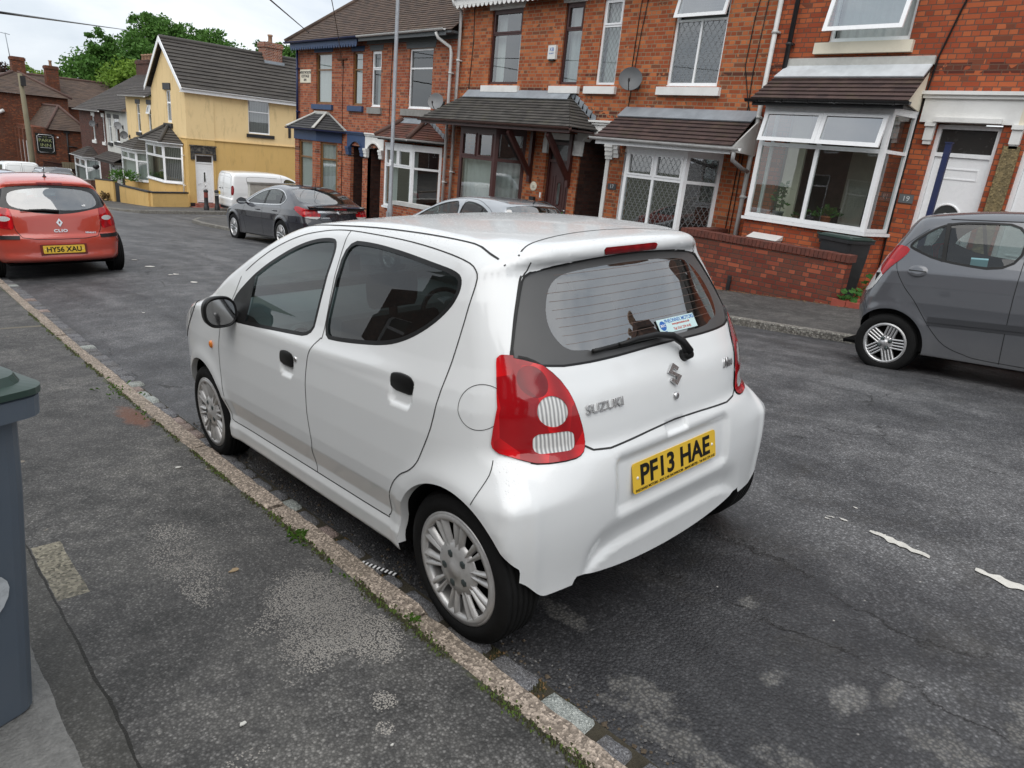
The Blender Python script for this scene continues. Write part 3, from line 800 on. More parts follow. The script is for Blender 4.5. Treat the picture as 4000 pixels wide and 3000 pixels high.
 ribbon(h, h.top([(x, -.035 + .09 * (1 - (x / .5) ** 2)) for x in np.linspace(-.5, .5, 40)]), .006, None, None, None, .001, False, sl)
 bt = [(.462, .742), (.43, .722), (.36, .714), (.16, .724), (0, .730)]
 bt = bt + [(-x, z) for x, z in bt[-2::-1]]
 ribbon(h, h.rear(resample(bt, .02)), .007, None, None, None, .001, False, sl)
 sl.build('shut_lines', pm('gap_grey', .035, .9), root, local=True)
 # handles
 for sg in (-1, 1):
  for (cy, cz, hy) in ((1.185, .822, .073), (.28, .894, .079)):
   n = 14; pts = []
   ax = h.side([(cy, cz + .03)], sg)[0][0]
   for (dy, dz) in [(-hy, -.034), (hy, -.034), (hy, .005), (hy * .8, .028), (hy * .3, .036), (-hy * .3, .036), (-hy * .8, .028), (-hy, .005)]:
    pts.append((dy, dz))
   q = chaikin(pts, 1); mb = MB()
   outer = [(ax + sg * .004, cy + dy, cz + dz) for dy, dz in q]
   mb.prism(outer, (-sg * .02, 0, 0), 0, False)
   cap = [(ax + sg * .008, cy + dy * .86, cz + dz * .84 + .001) for dy, dz in q]; nq = len(q)
   mb.add(outer + cap, [(i, (i + 1) % nq, nq + (i + 1) % nq, nq + i) for i in range(nq)] + [tuple(range(nq, 2 * nq))], 0, True)
   mb.build('door_handle', M_black, root, local=True)
  kc = h.side([(1.095, .835)], sg)[0]
  if sg < 0: MB().lathe([(.013, 0), (.013, .004), (.009, .007), (0, .007)], 20, Matrix.Translation(kc) @ Matrix.Rotation(-math.pi / 2, 4, 'Y')).build('door_lock', M_chrome, root, local=True)
  rc = h.side([(2.115, .735)], sg)[0]
  MB().lathe([(.022, 0), (.020, .008), (.012, .013), (0, .015)], 20, Matrix.Translation(rc) @ Matrix.Rotation(sg * math.pi / 2, 4, 'Y') @ Matrix.Scale(.72, 4, (0, 1, 0))).build('side_repeater', M_amber, root, local=True)
 # door mirrors
 for sg in (-1, 1):
  mr = MB(); c = Vector((sg * .848, 1.80, .962)); rings = []
  for k, (dy, sx, sz) in enumerate([(-.035, .070, .068), (-.042, .077, .076), (-.02, .080, .080), (.02, .077, .076), (.05, .062, .062), (.068, .04, .035), (.072, .005, .005)]):
   rings.append([(c.x + sg * (-.012 if False else 0) + sx * (abs(math.cos(a)) ** .75) * (1 if math.cos(a) > 0 else -1) - sg * .1 * 0, c.y + dy, c.z + sz * (abs(math.sin(a)) ** .8) * (1 if math.sin(a) > 0 else -1)) for a in np.linspace(0, 2 * math.pi, 36, endpoint=False)])
  vs = [p for r in rings for p in r]; n = 36
  mr.add(vs, [(i * n + k, i * n + (k + 1) % n, (i + 1) * n + (k + 1) % n, (i + 1) * n + k) for i in range(6) for k in range(n)], 0, True)
  mr.tube([(sg * .79, 1.80, .925), (sg * .745, 1.79, .925)], [.026, .032], 12)
  mo = mr.build('door_mirror', M_black, root, local=True)
  gm = MB(); ring = [(c.x + .067 * (abs(math.cos(a)) ** .75) * (1 if math.cos(a) > 0 else -1), c.y - .030 + (-sg) * (c.x - 0) * 0, c.z + .064 * (abs(math.sin(a)) ** .8) * (1 if math.sin(a) > 0 else -1)) for a in np.linspace(0, 2 * math.pi, 36, endpoint=False)]
  gm.poly([(p[0], p[1] + .10 * (abs(p[0]) - .865), p[2]) for p in ring]); gm.build('mirror_glass', pm('mirror', .35, .02, metal=1., var=.0), mo, local=True)
 # wheels
 for (x, y, sg) in ((-.777, 0., -1), (.777, 0., 1), (-.777, 2.355, -1), (.777, 2.355, 1)):
  make_wheel(root, x, y, .279, .279, .155, .206, sg, ('fan', 20, 5), dict(CM))
  wheel_well(root, h, y if y < 1 else 2.31, .285, .315 if y < 1 else .335, sg, M_dark, P, a0=-4 if y < 1 else -10, a1=176 if y < 1 else 190)
 # underside, cabin
 ub = MB(); ub.box(-.70, .70, .36, 1.98, .20, .22); ub.box(-.44, .44, -.20, .40, .29, .31); ub.box(-.44, .44, 1.9, 2.85, .25, .27); ub.box(-.74, .74, -.24, -.18, .36, .5); ub.build('underbody', M_dark, root, local=True)
 ex = MB(); ex.tube([(.46, -.30, .27), (.46, .1, .25)], .022, 12); ex.build('exhaust_pipe', pm('exhaust', .2, .4, metal=.8), root, local=True)
 cb = MB(); cb.box(-.70, .70, -.18, 2.2, .24, .28)
 for sg in (-1, 1): cb.box(sg * .72, sg * .70, .42, 1.95, .25, .88)
 cb.box(-.6, .6, -.20, .02, .45, .80)
 cb.build('cabin_trim', M_cabin, root, local=True)
 sh = MB()
 sh.box(-.60, .60, -.14, .20, .80, .815)
 sh.build('parcel_shelf', pm('shelf', .03, .95), root, local=True)
 ds = MB(); dp = [(1.62, .60), (1.60, .78), (1.66, .875), (1.76, .915), (2.2, .95), (2.2, .6)]
 ds.prism([(-.69, y, z) for y, z in dp], (1.38, 0, 0), 0)
 for x0 in (-.52,): ds.lathe([(.075, 0), (.072, .02), (.05, .025)], 24, Matrix.Translation((x0, 1.625, .80)) @ Matrix.Rotation(math.pi / 2, 4, 'X'))
 do = ds.build('dashboard', M_dash, root, local=True)
 v = MB()
 for x0 in (-.52, -.07, .07, .6):
  for k in range(5): v.box(x0 - .05, x0 + .05, 1.585, 1.60, .765 + k * .018, .772 + k * .018)
 v.box(-.11, .11, 1.592, 1.61, .68, .72); v.box(-.10, .10, 1.592, 1.60, .62, .66); v.lathe([(.062, 0), (.060, .004), (.0, .006)], 24, Matrix.Translation((-.52, 1.604, .80)) @ Matrix.Rotation(math.pi / 2, 4, 'X')); v.build('air_vents', M_black, do, local=True)
 sw = MB(); cM = Matrix.Translation((.36, 1.50, .80)) @ Matrix.Rotation(rad(68), 4, 'X')
 pts = [tuple(cM @ Vector((.18 * math.cos(a), .18 * math.sin(a), 0))) for a in np.linspace(0, 2 * math.pi, 33)]
 sw.tube(pts, .014, 8); sw.tube([tuple(cM @ Vector((-.17, 0, 0))), tuple(cM @ Vector((.17, 0, 0)))], .02, 6); sw.tube([tuple(cM @ Vector((0, 0, 0))), tuple(cM @ Vector((0, -.17, 0)))], .02, 6); sw.lathe([(.06, -.03), (.05, .01), (0, .015)], 16, cM); sw.build('steering_wheel', M_black, root, local=True)
 for (x, y, w) in ((-.36, 1.02, .24), (.36, 1.02, .24), (0, .22, .58)):
  for sname in ('seat',):
   st = MB(); prof_b = [(.0, .42), (-.10, .98), (-.06, 1.02), (.0, 1.0), (.10, .46)]
   st.prism([(x - w, y + a, b - .02) for a, b in chaikin(prof_b, 1)], (2 * w, 0, 0), 0, True)
   st.prism([(x - w, y + a, b) for a, b in chaikin([(0, .30), (0, .47), (.45, .52), (.48, .40), (.45, .30)], 1)], (2 * w, 0, 0), 0, True)
   for hx in ((x,) if w < .3 else (-.38, .38)):
    st.prism([(hx - .11, y - .09 + a, b) for a, b in chaikin([(0, 1.03), (-.02, 1.17), (.03, 1.19), (.07, 1.16), (.07, 1.04)], 1)], (.22, 0, 0), 0, True)
    st.tube([(hx, y - .06, .95), (hx, y - .06, 1.06)], .02, 6)
   st.build(sname, M_seat, root, local=True)
 ms = MB(); ms.box(-.11, .11, 1.60, 1.625, 1.265, 1.315); ms.tube([(0, 1.62, 1.31), (0, 1.66, 1.36)], .008, 6); ms.build('rear_view_mirror', M_black, root, local=True)
 ph = MB(); ph.box(-.17, -.11, 1.66, 1.68, 1.11, 1.20); ph.tube([(-.14, 1.68, 1.18), (-.14, 1.74, 1.26)], .01, 6); ph.build('phone_holder', M_black, root, local=True)
 # plate
 number_plate(root, ((0, -.352, .572), (1, 0, 0), (0, .13, 1)), 'PF13 HAE', CM, strip='PHEONNIX MOTORS - BOC CAR SHOWROOM - MANCHESTER - Tel: 0161 274 4142')
 # badges
 def rear_frame(x, z, off=.003):
  p = h.rear([(x, z)])[0]; n = h.normals(np.array([p]))[0]; n = Vector(n); r = Vector((0, 0, 1)).cross(n) ; r = Vector((1, 0, 0)) - n * n.x; r.normalize(); u = n.cross(r) * 1
  if u.z < 0: u = -u
  m = Matrix((r, u, r.cross(u))).transposed().to_4x4()
  if m.col[2].xyz.dot(n) < 0: pass
  m.translation = Vector(p) + n * off; return m
 text_mesh('SUZUKI', 'maker_lettering', M_chrome, None, rear_frame(-.365, .857, .0025), size=.043, ext=.003, sx=1.12, off=.0004).parent = root
 text_mesh('Alto', 'model_lettering', M_chrome, None, rear_frame(.395, .868, .0025), size=.052, ext=.003, sx=.9, off=.0014).parent = root
 em = MB(); Fm = rear_frame(.012, .893, .002)
 S1 = [(0, 1), (.8, .47), (.45, .24), (0, .53), (-.30, .33), (1, -.30)]
 em.prism([tuple(Fm @ Vector((x * .038, y * .042, 0))) for x, y in S1 + [(-x, -y) for x, y in S1]], (Fm.to_3x3() @ Vector((0, 0, .006))), 0)
 em.build('emblem', M_chrome, root, local=True)
 lk = rear_frame(.012, .815, .001); MB().lathe([(.014, 0), (.014, .005), (.010, .008), (0, .008)], 20, lk).build('tailgate_lock', M_chrome, root, local=True)
 # wiper
 wp = MB(); piv = h.rear([(.085, .945)])[0]
 def rp(x, z, o): p = h.rear([(x, z)])[0]; return tuple(p + h.normals(np.array([p]))[0] * o)
 wp.tube([rp(.10, .945, .0), rp(.10, .945, .035)], [.024, .02], 14)
 wp.tube([rp(.10, .95, .030), rp(.075, .985, .036), (rp(.03, 1.012, .036)), rp(-.05, 1.027, .032), rp(-.15, 1.030, .026), rp(-.24, 1.026, .02)], [.020, .016, .014, .012, .010, .008], 8)
 wp.tube([rp(x, 1.030 - .012 * abs(x + .15) * 2, .012) for x in np.linspace(.02, -.36, 9)], .008, 6)
 wp.build('rear_wiper', M_black, root, local=True)
 # dealer sticker inside the glass
 sf = rear_frame(.135, 1.052, .0015); stk = MB(); stk.prism([tuple(sf @ Vector(p)) for p in ((-.118, -.028, 0), (.118, -.028, 0), (.118, .028, 0), (-.118, .028, 0))], sf.to_3x3() @ Vector((0, 0, .0006)))
 so = stk.build('dealer_sticker', pm('sticker', (.55, .72, .72), .4, var=.02), root, local=True)
 mb_ = pm('ink_blue', (.02, .12, .42), .5); mr_ = pm('ink_red', (.5, .05, .03), .5)
 for txt, y, sz, m in (('PHEONNIX MOTORS', .016, .021, mb_), ('www.pmrmotors.co.uk', .002, .0125, mr_), ('Tel: 0161 274 4142', -.018, .015, mr_)):
  t = text_mesh(txt, 'sticker_writing', m, None, sf @ Matrix.Translation((.022, y, .0009)), size=sz, ext=.0002, off=.0003, sx=.95); t.parent = so
 MB().lathe([(.019, 0), (0, .0004)], 20, sf @ Matrix.Translation((-.09, .002, .0009))).build('sticker_roundel', mb_, so, local=True)
 t = text_mesh('BOC', 'sticker_writing', M_white, None, sf @ Matrix.Translation((-.09, .002, .0016)), size=.014, ext=.0002, off=.0003); t.parent = so
 t = text_mesh('Est 1989', 'sticker_writing', mb_, None, sf @ Matrix.Translation((-.09, -.022, .0009)), size=.008, ext=.0002); t.parent = so
 return root, h
# ------------------------------------------------------------------ the other vehicles
def car_pose(cx, cy, heading=0., z=None, pitch=None, roll=0.):
 """heading 0 faces +y (down the street); rests on the road"""
 if z is None: z = float(ground_z(cx, cy))
 fy = math.cos(heading)
 if pitch is None: pitch = math.atan2(float(zc(cy + 2.5 * fy) - zc(cy)), 2.5)
 return Matrix.Translation((cx, cy, z)) @ Matrix.Rotation(heading, 4, 'Z') @ Matrix.Rotation(pitch, 4, 'X') @ Matrix.Rotation(roll, 4, 'Y')

def simple_car(name, label, pose, s, group=None):
 root = bpy.data.objects.new(name, None); COL.objects.link(root); root.matrix_world = pose; tag(root, label, s.get('cat', 'car'), group)
 h = Hull(s['prof'], s['wz'], **s.get('hull', {})); M = h.mesh(s.get('cell', .025)); P = s['paint']; inside = []
 for (cy, cz, R) in s['arch']:
  _, M = M.split(lambda V: np.hypot(V[:, 1] - cy, V[:, 2] - cz) - R, lambda C: (np.abs(C[:, 0]) > .4) & (np.abs(C[:, 1] - cy) < R + .1) & (C[:, 2] < cz + R + .1))
 _, M = M.split(lambda V: V[:, 2] - s.get('zb', .22))
 glass = s.get('glass', M_glass_car); gaps = MB(); seals = MB(); chrome = MB()
 for poly, gm in s['dlo']:
  pl = chaikin(poly, 2)
  for sg in (-1, 1):
   G, M = M.split(lambda V: sdpoly(pl, V[:, 1], V[:, 2]), lambda C: (C[:, 0] * sg > .3) & (C[:, 2] > .75))
   if s.get('blank') == sg: G.build('side_panel', P, root, h)
   else: G.build('side_window', gm or glass, root, h, -.004)
   pp = h.side(resample(np.vstack([pl, pl[:1]]), .04)[:-1], sg); ribbon(h, pp, .022, None, None, None, .001, True, seals)
 for (x0, x1, y0, y1) in ():
  pass
 for (ya, za, yb, zb_, w) in s.get('pillars', ()):
  for sg in (-1, 1): ribbon(h, h.side(resample([(ya, za), (yb, zb_)], .04), sg), w, None, None, None, .003, False, seals)
 for kind in ('rearglass', 'windscreen'):
  if kind not in s: continue
  pl = chaikin(s[kind], 1); ymid = s.get('ymid', 1.2)
  G, M = M.split(lambda V: sdpoly(pl, V[:, 0], V[:, 2]), (lambda C: (C[:, 1] < ymid) & (C[:, 2] > .8)) if kind == 'rearglass' else (lambda C: (C[:, 1] > ymid) & (C[:, 2] > .8)))
  if kind == 'rearglass' and 'rearclear' in s:
   cl = chaikin(s['rearclear'], 2); c, b = G.split(lambda V: sdpoly(cl, V[:, 0], V[:, 2])); c.build('rear_window', s.get('rglass', M_glass_rear), root, h, -.003); b.build('window_border', M_blackgloss, root, h, -.002)
  else: G.build('rear_window' if kind == 'rearglass' else 'windscreen', s.get('rglass', M_glass_rear) if kind == 'rearglass' else glass, root, h, -.003)
 for nm, poly, side, zmin, mat, sub in s.get('lamps', ()):
  pl = chaikin(poly, 1)
  for sg in (-1, 1):
   if side == 'rear':   # wraps round the corner
    yr0 = h.rear([(0., .6)])[0][1]
    def uu(V):
     base = np.interp(V[:, 2], *s['rearline']); return np.abs(V[:, 0]) + np.maximum(0, V[:, 1] - (base + h.crear * V[:, 0] ** 2 + h.crear4 * V[:, 0] ** 4) - .01) * .8
    G, M = M.split(lambda V: sdpoly(pl, uu(V), V[:, 2]), lambda C: (C[:, 0] * sg > .2) & (C[:, 1] < s.get('lampy', .2)) & (C[:, 2] > zmin))
   else:
    uu = lambda V: V[:, 1]
    G, M = M.split(lambda V: sdpoly(pl, V[:, 1], V[:, 2]), lambda C: (C[:, 0] * sg > .3) & (C[:, 2] > zmin))
   if not G.F: continue
   subs = []
   for (nm2, f2, m2) in sub: q, G = G.split(lambda V: f2(uu(V), V[:, 2])); subs.append((nm2, q, m2))
   lo = G.build(nm, mat, root, h, .004)
   for nm2, q, m2 in subs:
    if q.F: q.build(nm2, m2, lo if lo else root, h, .003)
 for nm, fn, mask, mat in s.get('cuts', ()):
  G, M = M.split(fn, mask)
  if G.F: G.build(nm, mat, root, h, .003)
 M.build('body', P, root, h)
 for side_line, w in s.get('gaps', ()):
  for sg in (-1, 1): ribbon(h, h.side(resample(catmull(side_line, 3, False), .03), sg), w, None, None, None, .0012, False, gaps)
 for rl, w in s.get('reargaps', ()): ribbon(h, h.rear(resample(rl, .03)), w, None, None, None, .0012, False, gaps)
 if gaps.v: gaps.build('shut_lines', MATS['gap_black'] if 'gap_black' in MATS else pm('gap_black', .006, .9), root, local=True)
 if seals.v: seals.build('window_seal', M_black, root, local=True)
 for ln, w, mat, nm in s.get('trims', ()):
  t = MB()
  for sg in (-1, 1): ribbon(h, h.side(resample(ln, .04), sg), w, None, None, None, .004, False, t)
  t.build(nm, mat, root, local=True)
 R, wid, rr, tx = s['wheel']
 for (cy, cz, AR) in s['arch']:
  for sg in (-1, 1):
   make_wheel(root, sg * tx, cy, R, R, wid, rr, sg, s['style'], dict(CM, rim=s.get('rimmat', M_alloy)), steer=s.get('steer', 0) if cy > 1 else 0)
   wheel_well(root, h, cy, cz, AR, sg, M_dark, P, a0=0, a1=180)
 (a, b, wI, zt) = s['cabin']
 cb = MB(); cb.box(-wI, wI, a, b, .24, .30)
 for sg in (-1, 1): cb.box(sg * wI, sg * (wI + .02), a, b, .24, zt)
 cb.box(-wI + .02, wI - .02, b - .5, b - .25, .5, zt + .02); cb.build('cabin_trim', M_cabin, root, local=True)
 for (x, y) in s.get('seats', ((-.36, 1.0), (.36, 1.0))):
  st = MB(); st.prism([(x - .22, y + p, q) for p, q in chaikin([(0, .35), (-.14, 1.0), (-.08, 1.04), (.10, .5), (.45, .48), (.45, .35)], 1)], (.44, 0, 0), 0, True)
  st.prism([(x - .12, y - .10 + p, q) for p, q in chaikin([(0, 1.0), (-.02, 1.18), (.05, 1.20), (.08, 1.02)], 1)], (.24, 0, 0), 0, True); st.build('seat', M_seat, root, local=True)
 if s.get('underbody', True):
  u = MB(); u.box(-wI + .1, wI - .1, -.45, b + .5, .20, .23); u.build('underbody', M_dark, root, local=True)
 return root, h

def on_rear(h, x, z, off=.003):
 p = h.rear([(x, z)])[0]; n = Vector(h.normals(np.array([p]))[0]); r = (Vector((1, 0, 0)) - n * n.x).normalized(); u = n.cross(r)
 m = Matrix((r, u, r.cross(u))).transposed().to_4x4(); m.translation = Vector(p) + n * off; return m
def on_side(h, y, z, sg, off=.003):
 p = h.side([(y, z)], sg)[0]; n = Vector(h.normals(np.array([p]))[0]); r = (Vector((0, -sg * -1, 0)) - n * 0).normalized() if False else Vector((0, sg, 0)); r = (r - n * n.dot(r)).normalized(); u = n.cross(r)
 m = Matrix((r, u, n)).transposed().to_4x4(); m.translation = Vector(p) + n * off; return m
def mirror_part(root, sg, x, y, z, mat, sx=.10, sz=.07):
 mr = MB(); rings = []; n = 24
 for (dy, k) in ((-.05, .86), (-.055, .96), (-.02, 1.), (.03, .9), (.07, .5), (.08, .05)):
  rings += [(sg * x + sx * k * math.cos(a), y + dy, z + sz * k * math.sin(a)) for a in np.linspace(0, 2 * math.pi, n, endpoint=False)]
 mr.add(rings, [(i * n + k, i * n + (k + 1) % n, (i + 1) * n + (k + 1) % n, (i + 1) * n + k) for i in range(5) for k in range(n)], 0, True)
 mr.tube([(sg * (x - .08), y, z - .03), (sg * (x - .2), y, z - .05)], .025, 8); o = mr.build('door_mirror', mat, root, local=True)
 g = MB(); g.poly([(sg * x + sx * .84 * math.cos(a), y - .050, z + sz * .84 * math.sin(a)) for a in np.linspace(0, 2 * math.pi, 24, endpoint=False)]); g.build('mirror_glass', pm('mirror', .35, .02, metal=1., var=.0), o, local=True)
def handle_part(root, h, y, z, sg, mat, w=.095):
 F = on_side(h, y, z, sg, .0); m = MB(); m.tube([F @ Vector((-w, 0, .0)), F @ Vector((-w * .8, 0, .022)), F @ Vector((0, 0, .03)), F @ Vector((w * .8, 0, .022)), F @ Vector((w, 0, .0))], [.012, .014, .014, .014, .012], 8)
 m.build('door_handle', mat, root, local=True)
def put_text(txt, name, mat, root, F, size, **k):
 t = text_mesh(txt, name, mat, None, F, size=size, **k); t.parent = root; return t

# --- red supermini down the near kerb
def build_red():
 P = paint('red_paint', (.50, .060, .035), rough=.25)
 s = dict(paint=P, cell=.022, prof=[(-.60, .25), (-.64, .40), (-.645, .52), (-.635, .60), (-.60, .64), (-.585, .75), (-.565, .88), (-.53, .95), (-.40, 1.12), (-.27, 1.27), (-.25, 1.31), (-.27, 1.345), (-.18, 1.385), (.1, 1.44), (.5, 1.475), (1.0, 1.47), (1.4, 1.42), (1.9, 1.20), (2.35, .98), (2.9, .88), (3.2, .72), (3.32, .5), (3.28, .25), (2.6, .20), (1., .19), (.0, .2)],
    wz=[(.1, .78), (.3, .83), (.5, .855), (.7, .855), (.85, .84), (.95, .80), (1.1, .73), (1.3, .63), (1.4, .57), (1.5, .5)],
    hull=dict(crear=.12, crear4=.45, cfront=.35, yr=(.5, .14), yf=(2.4, .25), crown=.10, crownz=1.2, rear_lim=.6, front_lim=2.8, rz=((.3, .06), (.8, .06), (1.2, .08), (1.45, .11)), arches=((0, .31, .345), (2.575, .31, .345)), flare=.015),
    arch=[(0, .31, .34), (2.575, .31, .34)], zb=.235,
    dlo=[([(2.15, .98), (1.75, 1.20), (1.35, 1.37), (1.0, 1.41), (.98, .97)], None), ([(.93, .97), (.95, 1.41), (.5, 1.40), (.15, 1.34), (.0, 1.24), (.12, 1.04)], None)],
    rearglass=[(-.64, 1.17), (-.60, 1.25), (-.48, 1.295), (0, 1.315), (.48, 1.295), (.60, 1.25), (.64, 1.17), (.70, 1.02), (.45, .97), (.2, .925), (0, .915), (-.2, .925), (-.45, .97), (-.70, 1.02)],
    rearclear=[(-.50, 1.24), (0, 1.285), (.50, 1.24), (.56, 1.12), (.54, 1.02), (.35, .975), (.1, .965), (0, .98), (-.1, .965), (-.35, .975), (-.54, 1.02), (-.56, 1.12)],
    windscreen=[(-.6, 1.36), (.6, 1.36), (.70, 1.05), (-.70, 1.05)],
    rearline=([.4, .6, .64, .75, .88, .95, 1.12, 1.27], [-.64, -.635, -.60, -.585, -.565, -.53, -.40, -.27]),
    lamps=[('tail_light', [(.545, .985), (.585, 1.0), (.68, .99), (.80, .90), (.84, .78), (.83, .75), (.66, .72), (.55, .70), (.535, .80)], 'rear', .6, M_red, [('indicator_lens', lambda u, z: np.hypot((u - .64) / .075, (z - .855) / .035) - 1, M_clear)]),
     ('headlight', [(2.75, .85), (3.1, .72), (3.0, .62), (2.7, .70)], 'side', .5, M_clear, [])],
    gaps=[([(2.05, 1.10), (2.15, .9), (2.18, .6), (2.12, .25)], .006), ([(.955, 1.40), (.94, .97), (.98, .6), (.92, .25)], .006)],
    reargaps=[([(-.56, 1.0), (-.545, .82), (-.53, .70), (-.47, .60), (-.3, .575), (0, .57), (.3, .575), (.47, .60), (.53, .70), (.545, .82), (.56, 1.0)], .008)],
    wheel=(.31, .18, .20, .86), style=('bars', 5, 2, .02, .045, .8, 5), cabin=(-.2, 2.2, .76, .88), seats=((-.38, .95), (.38, .95), (-.38, .1), (.38, .1)))
 root, h = simple_car('hatchback_car', 'orange-red hatchback parked at the kerb ahead of the white car, far left', car_pose(.15, 10.82, rad(-1.0), roll=rad(-1.5)), s)
 number_plate(root, ((0, -.655, .430), (1, 0, 0), (0, .05, 1)), 'HY56 XAU', CM)
 rc = MB(); rc.box(-.29, .29, -.653, -.62, .355, .50); rc.build('plate_recess', pm('red_dark', (.16, .02, .012), .5), root, local=True)
 for sg in (-1, 1):
  pp = h.rear([(sg * x, .60) for x in np.linspace(.50, .79, 10)]); t = MB(); ribbon(h, pp, .055, None, None, None, .006, False, t); t.build('bumper_strip', M_black, root, local=True)
 br = MB(); ribbon(h, h.rear([(x, 1.335) for x in np.linspace(-.16, .16, 8)]), .028, None, None, None, .004, False, br); br.build('high_brake_light', M_reddark, root, local=True)
 F = on_rear(h, 0, .80, .004); e = MB()
 o = [(0, .058), (.040, 0), (0, -.058), (-.040, 0)]; i_ = [(0, .026), (.014, 0), (0, -.026), (-.014, 0)]
 for k in range(4): a, b = o[k], o[(k + 1) % 4]; c, d = i_[(k + 1) % 4], i_[k]; e.prism([tuple(F @ Vector((x, y, 0))) for x, y in (a, b, c, d)], F.to_3x3() @ Vector((0, 0, .008)))
 e.build('emblem', M_chrome, root, local=True)
 put_text('CLIO', 'model_lettering', M_chrome, root, on_rear(h, 0, .685, .004), .055, ext=.003, off=.002, sx=1.25, sp=1.15)
 put_text('RENAULT', 'maker_lettering', M_chrome, root, on_rear(h, .38, .648, .004), .03, ext=.002, off=.001, sx=1.1)
 wp = MB(); wp.tube([h.rear([(x, z)])[0] + np.array([0, -.02, .01]) for x, z in ((.02, .945), (-.15, .965), (-.32, .965), (-.44, .955))], [.022, .018, .012, .008], 8); wp.build('rear_wiper', M_black, root, local=True)
 put_text('elf', 'window_sticker', M_white, root, on_rear(h, .36, 1.03, .003), .05, ext=.0005, off=.001)
 ae = MB(); p = h.top([(0, .0)])[0]; ae.lathe([(.03, 0), (.012, .02), (.008, .04)], 12, Matrix.Translation(p)); ae.tube([p + np.array([0, 0, .02]), p + np.array([0, -.06, .16])], .0045, 6); ae.build('aerial', M_black, root, local=True)
 for sg in (-1, 1): mirror_part(root, sg, .93, 2.0, 1.0, P)
 return root

